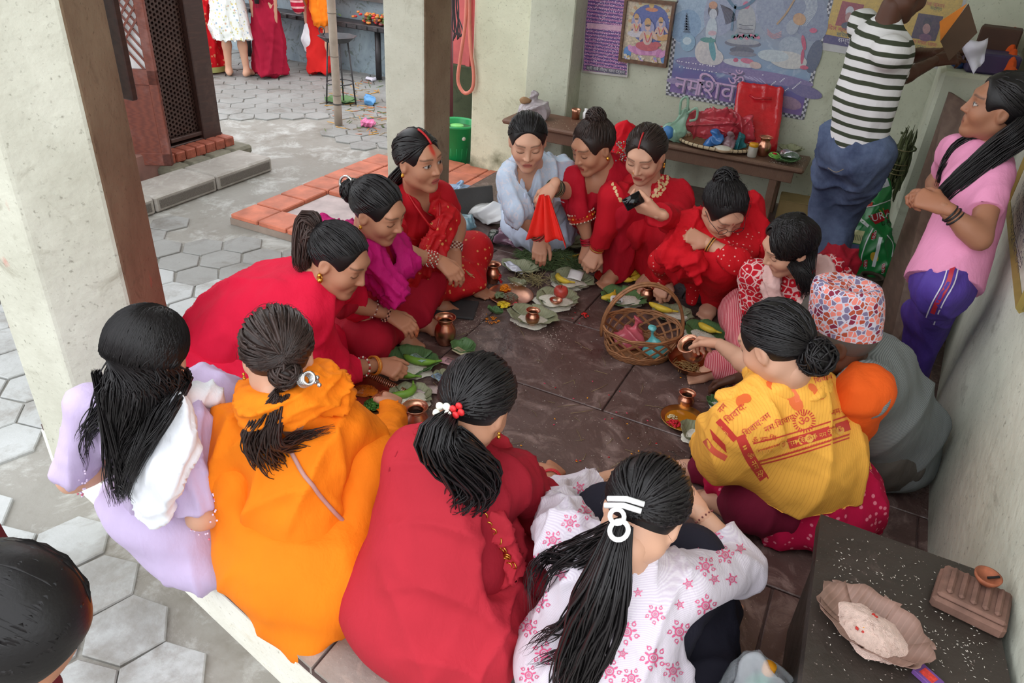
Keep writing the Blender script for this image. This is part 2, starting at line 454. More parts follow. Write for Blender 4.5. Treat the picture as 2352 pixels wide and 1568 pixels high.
MAT_WALL = plaster_mat('wall_plaster', srgb(206, 209, 190), srgb(184, 188, 168), srgb(160, 160, 138), pink=False)
MAT_WALLR = plaster_mat('right_wall_plaster', srgb(214, 215, 200), srgb(188, 190, 176), srgb(132, 130, 116), pink=False)
MAT_MOSS = plaster_mat('mossy_plaster', srgb(222, 224, 198), srgb(202, 204, 178), srgb(170, 168, 140), pink=False, moss=True, lo=-0.2)
MAT_BROWN = plaster_mat('worn_shaded_plaster', srgb(158, 138, 114), srgb(128, 104, 84), srgb(96, 74, 58), pink=True)  # brown wear, with the shade of the inner pillar faces painted in
MAT_WHITE = plaster_mat('limewash', srgb(240, 238, 228), srgb(226, 222, 208), srgb(206, 190, 160), pink=False)
def stone_mat(name, c1, c2, dust, rough=0.45, dustlo=0.56):
    t = NT(name); big = t.noise(3.0, 7, rough=0.7, dist=0.5)
    c = t.mix(t.ramp(big, [(0.3, 0.0), (0.7, 1.0)]), c1, c2)
    c = t.mix(t.ramp(t.noise(6.5, 8, rough=0.72, dist=1.4), [(dustlo, 0.0), (dustlo+0.2, 0.7)]), c, dust)
    c = t.mix(t.ramp(t.noise(160.0, 2), [(0.70, 0.0), (0.74, 0.7)]), c, srgb(196, 178, 168))
    t.set(color=c, rough=t.ramp(big, [(0.3, rough-0.15), (0.7, rough+0.25)]))
    t.bump(t.math('ADD', t.noise(40.0, 5), t.math('MULTIPLY', big, 2.0)), 0.3, 0.008)
    return t.m
MAT_FLOOR = stone_mat('dark_floor_stone', srgb(72, 52, 48), srgb(100, 78, 74), srgb(160, 136, 130), rough=0.36, dustlo=0.50)
MAT_FLOORJ = M('floor_joint_dirt', srgb(82, 62, 58), rough=0.8, bump=0.3)
MAT_LEDGE = stone_mat('black_ledge_stone', srgb(40, 36, 32), srgb(62, 52, 46), srgb(110, 92, 86), rough=0.4, dustlo=0.62)
def paving_mat(name, c1, c2, c3, wet=srgb(96, 94, 90)):
    t = NT(name); big = t.noise(1.6, 7, rough=0.7)
    c = t.mix(t.ramp(big, [(0.3, 0.0), (0.7, 1.0)]), c1, c2)
    c = t.mix(t.ramp(t.noise(3.6, 8, rough=0.75, dist=0.4), [(0.50, 0.0), (0.66, 0.8)]), c, c3)
    c = t.mix(t.ramp(t.noise(1.1, 6, rough=0.7, vec=t.coord(loc=(5, 2, 0))), [(0.55, 0.0), (0.66, 0.6)]), c, wet)
    t.set(color=c, rough=0.62); t.bump(t.math('ADD', t.noise(34.0, 5), t.math('MULTIPLY', big, 2.0)), 0.3, 0.01); return t.m
MAT_PAVE = paving_mat('grey_paver', srgb(184, 186, 186), srgb(156, 157, 154), srgb(132, 127, 120), wet=srgb(108, 102, 94))
MAT_PAVEF = paving_mat('far_paver_dimmed', srgb(152, 152, 149), srgb(130, 129, 125), srgb(112, 107, 100), wet=srgb(100, 95, 88))  # same pavers, colour darkened far off to offset the full sky light
MAT_GROUND = paving_mat('courtyard_cement', srgb(146, 143, 136), srgb(124, 119, 110), srgb(188, 188, 184), wet=srgb(104, 96, 84))
MAT_BRICK = M('terracotta_tile', srgb(188, 108, 82), rough=0.6, var=0.3, scale=7, bump=0.3, bscale=50)
def wood_mat(name, c1, c2, rough=0.55, scale=(2, 2, 18), dust=None):
    t = NT(name); g = t.wave(3.0, vec=t.coord(scale), dist=6.0, detail=4); nz = t.noise(30, 4)
    c = t.mix(t.math('MULTIPLY', t.math('ADD', g, nz), 0.5), c1, c2)
    if dust: c = t.mix(t.ramp(t.noise(4, 7, rough=0.7), [(0.5, 0.0), (0.72, 0.7)]), c, dust)
    t.set(color=c, rough=rough); t.bump(g, 0.12, 0.003); return t.m
MAT_DOOR = wood_mat('red_brown_door_wood', srgb(128, 66, 48), srgb(96, 46, 36), dust=srgb(140, 100, 94))
MAT_DARKWOOD = wood_mat('dark_carved_wood', srgb(70, 44, 36), srgb(46, 28, 24), dust=srgb(86, 64, 56))
MAT_BENCH = wood_mat('bench_wood', srgb(128, 98, 78), srgb(88, 62, 50), scale=(18, 2, 2), dust=srgb(140, 116, 98))
MAT_TABLEW = wood_mat('table_wood', srgb(132, 96, 76), srgb(98, 66, 52), scale=(18, 2, 2))
MAT_BOARD = wood_mat('plywood_board', srgb(122, 98, 84), srgb(92, 68, 56), scale=(2, 2, 10))

# ================================================================== the setting
Z0, ZG = 0.0, -0.20
def struct(name, mb, mat, parent=None, label=None, cat=None, smooth=False):
    o = mb.build(name, mat, parent, smooth=smooth)
    if parent is None:
        o['kind'] = 'structure'
        if label: o['label'] = label
        if cat: o['category'] = cat
    return o

# platform body and its edge
plat = [(-2.44, 1.20), (-1.95, 1.10), (-0.95, 0.895), (0.66, 0.62), (0.66, 5.4), (-2.44, 5.4)]
struct('trim_1', MB().prism(plat, ZG-0.02, -0.035), MAT_WHITE, label='limewashed plinth that carries the stone platform', cat='plinth')
fl = struct('floor', MB().prism([(p[0]*0.998, p[1]*0.999+0.004) for p in plat], -0.034, -0.012), MAT_FLOORJ, label='dark reddish brown stone platform floor', cat='floor')
# floor slabs, each a stone of its own with open joints
ys = [1.22, 1.78, 2.36, 2.96, 3.52, 4.12, 4.72, 5.36]
for r in range(len(ys)-1):
    x = -2.42+(0.0 if r % 2 else -0.36); first = True
    while x < 0.62:
        w = 0.72+0.06*math.sin(r*3.1+x*7); x0, x1 = max(x, -2.42), min(x+w, 0.64)
        if x1-x0 > 0.05:
            h = 0.003*math.sin(r*5.3+x*11)
            MB().box((x0+0.003, ys[r]+0.003, -0.03), (x1-0.003, ys[r+1]-0.003, 0.0+h*0.4-0.001), bev=0.003).build('floor_slab', MAT_FLOOR, fl, smooth=False)
        x += w
# edge stones along the front (they show beside the orange skirt)
MAT_EDGE = stone_mat('grey_edge_stone', srgb(140, 132, 124), srgb(168, 158, 150), srgb(196, 178, 164), rough=0.65, dustlo=0.52)
ex = [-2.43, -1.98, -1.42, -0.92, -0.36, 0.15, 0.65]
fy = lambda x: np.interp(x, [-2.44, -1.95, -0.95, 0.66], [1.20, 1.10, 0.895, 0.62])
for a, b in zip(ex[:-1], ex[1:]):
    MB().prism([(a+0.005, fy(a)+0.004), (b-0.005, fy(b)+0.004), (b-0.005, 1.215), (a+0.005, 1.215)], -0.03, -0.002).build('edge_stone', MAT_EDGE, fl, smooth=False)

# courtyard
g = MB().box((-16, -6, ZG-0.2), (9, 16, ZG-0.012))
gr = struct('ground', g, MAT_GROUND, label='grey cement courtyard ground', cat='ground')
def hexes():
    R_, out = 0.135, []
    sx, sy = R_*1.5, R_*math.sqrt(3)
    rot = math.radians(12); c, s_ = math.cos(rot), math.sin(rot)
    r = np.random.default_rng(5)
    for i in range(-60, 20):
        for j in range(-8, 60):
            x0, y0 = i*sx, (j+0.5*(i % 2))*sy
            x, y = c*x0-s_*y0-1.0, s_*x0+c*y0
            if x > -1.0 and y > -0.2: continue
            if x > -2.6 and y > fy(max(-2.44, x))-0.14 and y < 5.4: continue
            q = CM @ (A_(x, y, ZG)-CPOS)
            if q[2] < 0.3: continue
            px, py = IW/2+FPX*q[0]/q[2], IH/2+FPX*q[1]/q[2]
            if not (-170 < px < 1120 and -40 < py < 1700): continue
            if x > -2.62 and y > 1.0 and y < 5.5: continue
            if -4.2 < x and x < -2.5 and 3.2 < y < 5.2: continue      # smooth cement and tiles here
            if x < -4.05 and y < 4.4 and py < 560: continue
            smear = mnoise.noise(Vector((x*0.9, y*0.9, 3.3)))
            if py < 560 and smear > 0.02 and not (py < 270): continue
            out.append((q[2], x, y))
    out.sort(); r2 = np.random.default_rng(9)
    def one(x, y):
        pts = []
        for k in range(6):
            a = rot+k*math.pi/3; d = R_*(0.955+r2.uniform(-0.045, 0.04)); pts.append((x+d*math.cos(a), y+d*math.sin(a)))
        return pts
    rest = MB(); n = 0
    for d, x, y in out:
        pts = one(x, y); dz = r2.uniform(-0.003, 0.004)
        tp = [(x+(p[0]-x)*0.965, y+(p[1]-y)*0.965) for p in pts]
        v = [(p[0], p[1], ZG-0.014) for p in pts]+[(p[0], p[1], ZG-0.004+dz) for p in pts]+[(p[0], p[1], ZG+dz) for p in tp]
        f = [tuple(range(12, 18))]+[(k, (k+1) % 6, 6+(k+1) % 6, 6+k) for k in range(6)]+[(6+k, 6+(k+1) % 6, 12+(k+1) % 6, 12+k) for k in range(6)]
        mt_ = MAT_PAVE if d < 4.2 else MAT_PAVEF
        if n < 300: MB().add(v, f).build('paver', mt_, gr, smooth=False)
        else: rest.add(v, f)
        n += 1
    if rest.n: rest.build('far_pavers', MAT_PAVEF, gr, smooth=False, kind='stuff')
hexes()

# pillars
E3, E2, E1, E4, E5 = (-2.36, 1.165), (-2.12, 1.175), (-1.985, 1.355), (-2.2, 1.647), (-2.5, 1.60)
def pillar(name, poly, z0, z1, brown_edges, label, mats):
    m = MB().prism(poly, z0, z1); me = m.mesh(name); o = link(name, me, mats, None, smooth=False)
    for p in me.polygons:
        vs_ = set(v % len(poly) for v in p.vertices)
        if len(p.vertices) == 4 and any(vs_ == set(e) for e in brown_edges): p.material_index = 1
    bv = o.modifiers.new('bevel', 'BEVEL'); bv.width = 0.012; bv.segments = 2
    o['kind'] = 'structure'; o['label'] = label; o['category'] = 'pillar'; return o
pillar('trim_2', [E3, E2, E1, E4, E5], ZG-0.01, 3.1, [(2, 3)], 'thick plaster pillar behind the girl in lilac, its inner face worn brown with shade painted in', [MAT_PIL, MAT_BROWN])
pillar('trim_3', [(-2.50, 3.50), (-2.24, 3.50), (-2.24, 3.78), (-2.50, 3.78)], ZG-0.01, 3.1, [(1, 2)], 'square plaster pillar behind the seated women, one side worn brown with shade painted in', [MAT_PIL, MAT_BROWN])
# timber end that hangs beside the near pillar
tb = MB(); q0, q1 = PY(262, 0, 1.72), PY(300, 226, 1.72)
tb.box((-2.315, 1.70, 1.09), (-2.235, 1.725, 2.6), bev=0.004)
tb.build('timber_strut', MAT_DARKWOOD, None, smooth=False, kind='structure', label='dark timber strut hanging beside the near pillar', cat='beam')

# unseen roof over the platform, its height and front edge shaped to brighten inside
struct('ceiling', MB().box((-2.75, 1.45, 3.1), (0.95, 5.7, 3.25)), MAT_WALL, label='plaster soffit above the platform', cat='ceiling')

# back wall, corner column, right wall
struct('wall_back', MB().box((-2.2, 5.35, ZG), (0.95, 5.6, 3.1)), MAT_WALL, label='pale green plaster back wall behind the posters', cat='wall')
struct('trim_4', MB().box((-2.40, 5.12, ZG-0.01), (-2.06, 5.4, 3.1), bev=0.008), MAT_WALL, label='plaster column at the end of the back wall', cat='column')
struct('wall_left', MB().box((-2.86, 5.14, ZG-0.01), (-2.39, 5.6, 3.1), bev=0.01), MAT_MOSS, label='mossy cream wall end beside the green bucket', cat='wall')
rw = [(0.62, 0.7), (0.53, 2.2), (0.53, 2.9), (0.60, 3.9), (0.62, 5.45)]
struct('wall_right', MB().prism(rw+[(1.0, 5.45), (1.0, 0.7)], ZG-0.01, 3.1), MAT_WALLR, label='cream plaster right wall the girl leans on', cat='wall')
# masonry counter in the far corner
struct('trim_5', MB().box((0.225, 4.70, -0.005), (0.63, 5.36, 1.09), bev=0.02), MAT_WALL, label='plaster counter in the far corner of the room', cat='counter')

# stone ledge at the right
lo = MB(); top = [(0.185, 0.95), (0.60, 0.95), (0.535, 1.66), (0.148, 1.665)]
lo.prism([(0.20, 0.96), (0.59, 0.96), (0.52, 1.64), (0.17, 1.64)], 0.0, 0.375)
lo.prism(top, 0.37, 0.42)
tag(lo.build('stone_ledge', MAT_LEDGE, None, smooth=False), 'black stone ledge with spilled rice grains beside the right wall', 'ledge')
ZL = 0.42

# temple across the courtyard
MB().box((-4.9, 2.2, ZG-0.01), (-4.475, 4.27, -0.172)).build('temple_plinth', M('temple_plinth_stone', srgb(150, 144, 134), rough=0.8, var=0.2, bump=0.3), None, smooth=False, kind='structure', label='low stone plinth under the temple door', cat='plinth')
tp = empty('temple_doorway', (-4.75, 3.9, -0.1), 'carved dark wood temple doorway with a pierced lattice panel', 'doorway')
XD = -4.75
MB().box((XD-0.05, 4.14, -0.05), (XD+0.06, 4.32, 2.6), bev=0.006).build('door_post', MAT_DARKWOOD, tp, smooth=False)
MB().box((XD-0.03, 2.2, -0.2), (XD-0.02, 3.5, 2.6)).build('wall_boarding', MAT_DARKWOOD, tp, smooth=False)
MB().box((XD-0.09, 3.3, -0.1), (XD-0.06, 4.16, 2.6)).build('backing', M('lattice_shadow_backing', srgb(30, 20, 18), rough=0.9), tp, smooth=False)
MB().box((XD-0.05, 3.55, -0.08), (XD+0.05, 4.34, -0.02), bev=0.005).build('threshold', MAT_DARKWOOD, tp, smooth=False)
MB().box((XD-0.02, 3.84, 0.0), (XD+0.045, 4.16, 0.03), bev=0.004).build('sill_rail', MAT_DARKWOOD, tp, smooth=False)
# pierced lattice: hexagonal web
lt = MB(); s_ = 0.034
for j in range(-1, 40):
    for i in range(0, 11):
        y = 3.85+i*s_*0.87; z = 0.04+j*s_+(s_*0.5 if i % 2 else 0)
        if z < 0.03 or y > 4.14: continue
        rr = []
        for k in range(6):
            a = k*math.pi/3; rr.append((math.cos(a), math.sin(a)))
        v = []
        for xo, ro in ((0.0, 0.0205), (0.016, 0.0195), (0.016, 0.0115), (0.0, 0.0105)):
            v += [(XD+xo, y+c_*ro, z+d_*ro) for c_, d_ in rr]
        f = [(a*6+k, a*6+(k+1) % 6, ((a+1) % 4)*6+(k+1) % 6, ((a+1) % 4)*6+k) for a in range(4) for k in range(6)]
        lt.add(v, f)
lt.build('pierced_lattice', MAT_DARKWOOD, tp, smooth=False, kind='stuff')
# open door leaf, hinged at the jamb and swung out
h0, h1 = A_(-4.78, 3.42, 0), A_(-4.46, 3.62, 0); u = unit(h1-h0); w_ = np.linalg.norm(h1-h0); nrm = A_(u[1], -u[0], 0)
LM = frame((h0[0], h0[1], -0.06), u, nrm, (0, 0, 1))
leaf = MB().box((0, -0.015, 0), (w_, 0.015, 0.62), bev=0.004, mtx=LM)
leaf.box((0, -0.02, 0.0), (0.05, 0.02, 2.4), mtx=LM).box((w_-0.06, -0.022, 0.0), (w_, 0.022, 2.4), bev=0.004, mtx=LM)
leaf.box((0, -0.022, -0.0), (w_, 0.022, 0.09), bev=0.004, mtx=LM).box((0, -0.022, 0.56), (w_, 0.022, 0.66), bev=0.004, mtx=LM)
dl = leaf.build('door_leaf', MAT_DOOR, tp, smooth=False)
la = MB()
for k in range(-8, 40):
    for sg in (1, -1):
        z0 = 0.62+k*0.075; a = (0.05, z0); b = (w_-0.06, z0+sg*(w_-0.11)*1.35)
        if max(a[1], b[1]) > 2.4 or min(a[1], b[1]) < 0.58: continue
        v = xf(LM, np.array([(p[0], yy*0.5+0.004*sg, p[1]+dz) for p in (a, b) for yy in (-0.008, 0.008) for dz in (-0.011, 0.011)]))
        la.add(v, [(0, 1, 3, 2), (4, 6, 7, 5), (0, 4, 5, 1), (2, 3, 7, 6), (0, 2, 6, 4), (1, 5, 7, 3)])
la.build('lattice_strips', MAT_DOOR, dl, smooth=False)
MB().box((0.05, -0.03, 0.6), (w_-0.06, -0.026, 2.4), mtx=LM).build('white_panel', M('white_painted_panel', srgb(226, 226, 226), rough=0.7), dl, smooth=False)
# course of carved bricks and worn stones under the post
for k in range(7):
    y = 3.66+k*0.098
    MB().box((XD+0.02, y, -0.105), (XD+0.17, y+0.09, -0.03), bev=0.008).build('carved_brick', M('carved_red_brick', srgb(150, 78, 58), rough=0.7, var=0.3, scale=30, bump=0.5, bscale=120), tp, smooth=False)
for k in range(4):
    y = 3.6+k*0.21
    MB().box((XD+0.03, y, -0.17), (XD+0.27, y+0.2, -0.10), bev=0.02).build('worn_stone', M('green_grey_stone', srgb(112, 108, 92), rough=0.8, var=0.25, scale=14, bump=0.4), tp, smooth=False)
MB().box((XD-0.05, 2.4, -0.2), (XD+0.14, 3.66, 0.02), bev=0.01).build('red_base', M('red_plinth_plaster', srgb(142, 104, 94), rough=0.85, var=0.2), tp, smooth=False)
# stone step: three dressed blocks with a chiselled front
MAT_STEP = stone_mat('dressed_step_stone', srgb(168, 162, 154), srgb(140, 134, 126), srgb(190, 186, 180), rough=0.7, dustlo=0.5)
tc = NT('chiselled_stone'); cz = tc.wave(60.0, vec=tc.coord(), dist=7.0, direction='Y', detail=3)
tc.set(color=tc.mix(cz, srgb(96, 88, 80), srgb(150, 142, 132)), rough=0.85); tc.bump(cz, 0.8, 0.01); MAT_CHISEL = tc.m
st = empty('stone_step', (-4.4, 3.6, -0.2), 'long grey stone step with chiselled front before the temple door', 'step')
for a, b in ((2.0, 3.16), (3.168, 3.70), (3.708, 4.27)):
    MB().box((-4.47 if a > 3.1 else -4.60, a, ZG-0.01), (-4.14, b, -0.10), bev=0.012).build('step_block', MAT_STEP, st, smooth=False)
    MB().box((-4.142, a+0.03, ZG+0.015), (-4.134, b-0.03, -0.125), bev=0.003).build('chiselled_face', MAT_CHISEL, st, smooth=False)

# terracotta tiles by the pillar, laid round a shallow pit
tt = struct('trim_6', MB().box((-3.62, 3.30, ZG-0.01), (-2.46, 5.16, -0.165)), M('tile_bed_mortar', srgb(140, 124, 112), rough=0.9, bump=0.3), label='low bed of terracotta floor tiles beside the pillar', cat='tiles')
for i in range(5):
    for j in range(8):
        x, y = -3.62+i*0.235, 3.30+j*0.235
        if i == 0 and j < 2 and False: continue
        if 1 <= i <= 2 and 1 <= j <= 2: continue
        if x < -3.4 and y > 4.9: continue
        dz = 0.004*math.sin(i*7+j*13)
        MB().box((x+0.005, y+0.005, -0.17), (x+0.23, y+0.23, -0.138+dz), bev=0.006).build('terracotta_tile', MAT_BRICK, tt, smooth=False)
MB().box((-3.38, 3.54, -0.172), (-2.92, 4.0, -0.16), bev=0.004).build('pit_slab', M('pit_grey_slab', srgb(176, 160, 158), rough=0.6, var=0.25, scale=6, bump=0.3), tt, smooth=False)
# ================================================================== people: tools
MAT_SKIN = vcol('skin', rough=0.5, bump=0.08, bscale=240.0, spec=0.35)
MAT_HAIR = vcol('hair', rough=0.40, bump=0.2, bscale=160.0, spec=0.32)
SKIN = {'light': srgb(206, 158, 132), 'mid': srgb(184, 132, 104), 'tan': srgb(160, 110, 84), 'dark': srgb(112, 70, 50), 'deep': srgb(86, 54, 40)}
BLACK = np.array(srgb(30, 27, 28)); BROWNH = np.array(srgb(58, 44, 40))

def lerp(a, b, t): return A_(a)*(1-t)+A_(b)*t
def ik(s, w, l1, l2, pole):
    d = w-s; L = np.linalg.norm(d); u = d/(L+1e-9)
    if L >= l1+l2-1e-4: return s+u*L*l1/(l1+l2)
    a = (l1*l1-l2*l2+L*L)/(2*L); h = math.sqrt(max(0, l1*l1-a*a)); p = A_(pole); p = p-u*(p@u)
    return s+u*a+unit(p)*h
def J3(v):
    """(px, py, z) pixel triple -> world; arrays pass"""
    if v is None: return None
    if isinstance(v, tuple): return P(*v)
    return A_(v)
UP = A_(0, 0, 1)
def pose(neck, head=None, hip=None, caz=0.0, lean=15.0, faz=None, fpit=-25.0, size=1.0, shL=None, shR=None, elL=None, elR=None,
         wrL=None, wrR=None, legs='cross', knL=None, knR=None, anL=None, anR=None, poleL=None, poleR=None, roll=0.0, hz=0.14, tors=0.49, shw=0.165, headup=None):
    J = {}; f = azd(caz); r = np.cross(f, UP); n = J3(neck); J['size'] = size
    if hip is None:
        th = math.radians(lean); hp = n-(UP*math.cos(th)+f*math.sin(th))*tors*size; hp[2] = max(hz, hp[2])
    else: hp = J3(hip)
    sp = unit(n-hp); J.update(hip=hp, neck=n, fwd=f, right=r, spine=sp)
    cf = unit(f-sp*(f@sp)); J['cf'] = cf
    J['shL'] = J3(shL) if shL is not None else n-r*shw*size-sp*0.045*size
    J['shR'] = J3(shR) if shR is not None else n+r*shw*size-sp*0.045*size
    fa = caz if faz is None else faz
    fd = azd(fa, fpit); hd = J3(head) if head is not None else n+unit(sp+fd*0.35)*0.19*size
    J['head'] = hd; z = unit(hd-n)*0.35+UP if headup is None else A_(headup); z = unit(z-fd*(z@fd)); x = np.cross(fd, z)
    if roll:
        c_, s_ = math.cos(math.radians(roll)), math.sin(math.radians(roll)); z, x = c_*z+s_*x, c_*x-s_*z
    J['HF'] = frame(hd, x*size, fd*size, z*size)
    for S, sg in (('L', -1), ('R', 1)):
        el = J3({'L': elL, 'R': elR}[S]); wr = J3({'L': wrL, 'R': wrR}[S]); pole = {'L': poleL, 'R': poleR}[S]
        sh = J['sh'+S]
        if wr is None: wr = hp+f*0.26*size+r*sg*0.10+UP*0.12
        if el is None: el = ik(sh, wr, 0.265*size, 0.235*size, (r*sg*0.7-UP*0.8-f*0.3) if pole is None else pole)
        J['el'+S], J['wr'+S] = el, wr
        J['hp'+S] = hp+r*sg*0.085*size
        kn = J3({'L': knL, 'R': knR}[S]); an = J3({'L': anL, 'R': anR}[S])
        if legs == 'cross':
            k0, a0 = hp+f*0.24+r*sg*0.27, hp+f*0.32-r*sg*0.10; k0[2] = 0.12; a0[2] = 0.055
        elif legs == 'squat':
            k0, a0 = hp+f*0.30+r*sg*0.15, hp+f*0.20+r*sg*0.12; k0[2] = 0.47; a0[2] = 0.075
        elif legs == 'side':
            k0, a0 = hp+f*0.33+r*sg*0.10, hp+f*0.12+r*0.26; k0[2] = 0.11; a0[2] = 0.055
        else:
            k0, a0 = lerp(hp, A_(hp[0], hp[1], 0), 0.5)+r*sg*0.08+f*0.03, A_(hp[0], hp[1], 0.07)+r*sg*0.09
        J['kn'+S] = kn if kn is not None else k0; J['an'+S] = an if an is not None else a0
    return J

# ---- head template (built once, then placed)
def head_sdf(child=False):
    s = SDF()
    s.ell((0, -0.012, 0.032), (0.073, 0.090, 0.082), k=0.02)
    s.ell((0, 0.022, -0.018), (0.060, 0.064, 0.082), k=0.03)
    for sg in (-1, 1):
        s.cap((sg*0.046, -0.008, -0.052), (sg*0.010, 0.058, -0.088), 0.023, 0.018, k=0.03)
        s.ell((sg*0.035, 0.056, -0.024), (0.026, 0.025, 0.026), k=0.026)
    s.ell((0, 0.066, -0.090), (0.017, 0.018, 0.015), k=0.02)
    s.cap((-0.034, 0.070, 0.034), (0.034, 0.070, 0.034), 0.012, k=0.024)
    for sg in (-1, 1): s.ell((sg*0.032, 0.098, 0.010), (0.019, 0.017, 0.014), k=0.014, sub=True)
    for sg in (-1, 1): s.ell((sg*0.032, 0.0715, 0.009), (0.0155, 0.0135, 0.0115), k=0.004)
    s.cap((0, 0.083, 0.018), (0, 0.102, -0.020), 0.0065, 0.0092, k=0.012)
    for sg in (-1, 1): s.ell((sg*0.012, 0.092, -0.024), (0.0065, 0.009, 0.0065), k=0.007)
    s.ell((0, 0.078, -0.056), (0.028, 0.012, 0.019), k=0.012)
    s.cap((-0.016, 0.080, -0.0520), (0.016, 0.080, -0.0520), 0.0050, k=0.006)
    s.cap((-0.013, 0.080, -0.0620), (0.013, 0.080, -0.0620), 0.0058, k=0.006)
    s.cap((-0.019, 0.0905, -0.0572), (0.019, 0.0905, -0.0572), 0.0022, k=0.003, sub=True)
    for sg in (-1, 1):
        s.ell((sg*0.074, -0.008, -0.002), (0.009, 0.019, 0.031), k=0.008)
        s.ell((sg*0.083, -0.004, 0.000), (0.006, 0.010, 0.018), k=0.004, sub=True)
    s.cap((0, -0.022, -0.045), (0, -0.022, -0.078), 0.048, 0.046, k=0.03)
    return s
_heads = {}
def head_tpl(vox):
    if vox not in _heads: _heads[vox] = head_sdf().mesh(vox, 1)
    return _heads[vox]
def face_colour(v, skin, lips, brow, eyes, tikka=None):
    x, y, z = v[:, 0], v[:, 1], v[:, 2]; ax = np.abs(x); c = np.tile(A_(skin), (len(v), 1))
    r = 1+0.06*np.sin(90*x+3)*np.sin(80*z)
    c *= r[:, None]
    def blend(m, colr, w=1.0):
        m = np.clip(m, 0, 1)[:, None]*w; return c*(1-m)+A_(colr)*m
    fr = (y > 0.03)
    c = blend(fr*np.exp(-((ax-0.038)**2+(z+0.026)**2)/0.0005)*0.35, A_(skin)*A_(1.05, 0.82, 0.78))
    c = blend(fr*np.exp(-((ax-0.032)**2/0.0005+(z-0.010)**2/0.00022))*0.35, A_(skin)*0.6)
    bz = 0.0335+0.004*np.cos((ax-0.034)*70)
    c = blend(fr*(ax > 0.012)*(ax < 0.053)*np.clip(1.4-np.abs(z-bz)/0.0034, 0, 1), brow, 0.7)
    lw = np.clip(1-(ax/0.0200)**2, 0, 1)
    c = blend(fr*(y > 0.06)*np.clip(lw*6, 0, 1)*(np.abs(z+0.0573) < 0.0098*np.sqrt(lw)+0.001), lips, 0.7)
    c = blend(fr*(ax < 0.021)*np.clip(1.3-np.abs(z+0.0572)/0.002, 0, 1), A_(lips)*0.35, 0.8)
    ex = (ax-0.032)/0.0150; h = np.sqrt(np.clip(1-ex*ex, 0, 1))
    if eyes == 'open':
        inside = fr*(np.abs(ex) < 1)*(np.abs(z-0.0095) < 0.0058*h)
        c = blend(inside, (0.5, 0.47, 0.44)); c = blend(inside*((ax-0.032)**2+(z-0.0095)**2 < 0.0062**2), (0.02, 0.013, 0.01))
        c = blend(fr*(np.abs(ex) < 1.12)*np.clip(1.3-np.abs(z-0.0095-0.0062*h)/0.0018, 0, 1), (0.012, 0.01, 0.01), 0.9)
        c = blend(fr*(np.abs(ex) < 1.0)*np.clip(1.2-np.abs(z-0.0095+0.0060*h)/0.0012, 0, 1), A_(skin)*0.35, 0.7)
    else:
        lz = 0.0065-0.0045*h
        c = blend(fr*(np.abs(ex) < 1.1)*np.clip(1.4-np.abs(z-lz)/0.0022, 0, 1), (0.012, 0.01, 0.01), 0.92)
        c = blend(fr*(np.abs(ex) < 1)*np.clip(1.0-np.abs(z-0.0095-0.0078*h)/0.0016, 0, 1), A_(skin)*0.45, 0.6)
    for sg in (-1, 1): c = blend(fr*np.exp(-((x-sg*0.0075)**2+(z+0.0305)**2)/0.000012)*(y > 0.085), A_(skin)*0.3, 0.8)
    if tikka == 'red': c = blend(fr*np.exp(-(x**2/0.00004+(z-0.052)**2/0.00014))*1.6, srgb(180, 24, 24), 0.9)
    if tikka == 'dot': c = blend(fr*(x**2+(z-0.036)**2 < 0.0042**2), srgb(150, 16, 20), 0.95)
    if tikka == 'smear': c = blend(fr*np.exp(-(x**2/0.00009+(z-0.066)**2/0.0005))*1.5, srgb(196, 40, 30), 0.85)
    return c

# ---- hands and feet
def hand_mesh(wr, d, back, thumb, curl=25, pinch=0.0, vox=0.0044, size=1.0, spread=1.0):
    """palm, four unequal fingers with knuckle bends, thumb from the side of the palm"""
    y = unit(d); z = unit(A_(back)-y*(A_(back)@y)); x = np.cross(y, z)
    if x@A_(thumb) < 0: x = -x
    g = lambda a, b, c_: wr+(x*a+y*b+z*c_)*size
    s = SDF(); k = 0.010*size
    kn = [(0.027, 0.082), (0.009, 0.086), (-0.009, 0.082), (-0.026, 0.074)]
    s.cap(g(0, -0.025, 0), g(0, 0.02, 0), 0.024*size, 0.023*size, k=0.015, flat=z, fs=0.75)
    for a, b in kn: s.cap(g(a*0.45, 0.005, 0), g(a, b, 0), 0.016*size, 0.0115*size, k=0.014, flat=z, fs=0.85)
    ln = (0.070, 0.078, 0.072, 0.056)
    for i, ((a, b), L) in enumerate(zip(kn, ln)):
        ang = 0.0; p = A_(a, b, 0.0); side = a*0.5*spread; tot = curl*(1.0+0.08*i)
        if pinch: tot = curl*(1.35 if i == 0 else 1.0)
        for j, fr in enumerate((0.45, 0.30, 0.25)):
            ang += math.radians(tot*(1.0, 1.15, 0.8)[j]); q = p+A_(side*fr*(1-pinch), math.cos(ang), -math.sin(ang))*L*fr
            s.cap(g(*p), g(*q), (0.0092, 0.0082, 0.0074)[j]*size, (0.0084, 0.0076, 0.0064)[j]*size, k=0.004); p = q
    t0, t1 = A_(0.022, 0.018, -0.006), A_(0.045, 0.046, -0.014)
    tgt = A_(0.034, 0.112, -0.045) if pinch else A_(0.058, 0.088, -0.018-0.02*curl/40)
    t2 = t1+unit(tgt-t1)*0.030; t3 = t2+unit(tgt-t2+A_(-0.004, 0.008, -0.006))*0.025
    s.cap(g(*t0), g(*t1), 0.016*size, 0.0125*size, k=0.014).cap(g(*t1), g(*t2), 0.0108*size, 0.0098*size, k=0.006).cap(g(*t2), g(*t3), 0.0096*size, 0.0075*size, k=0.004)
    return s.mesh(vox, 1)
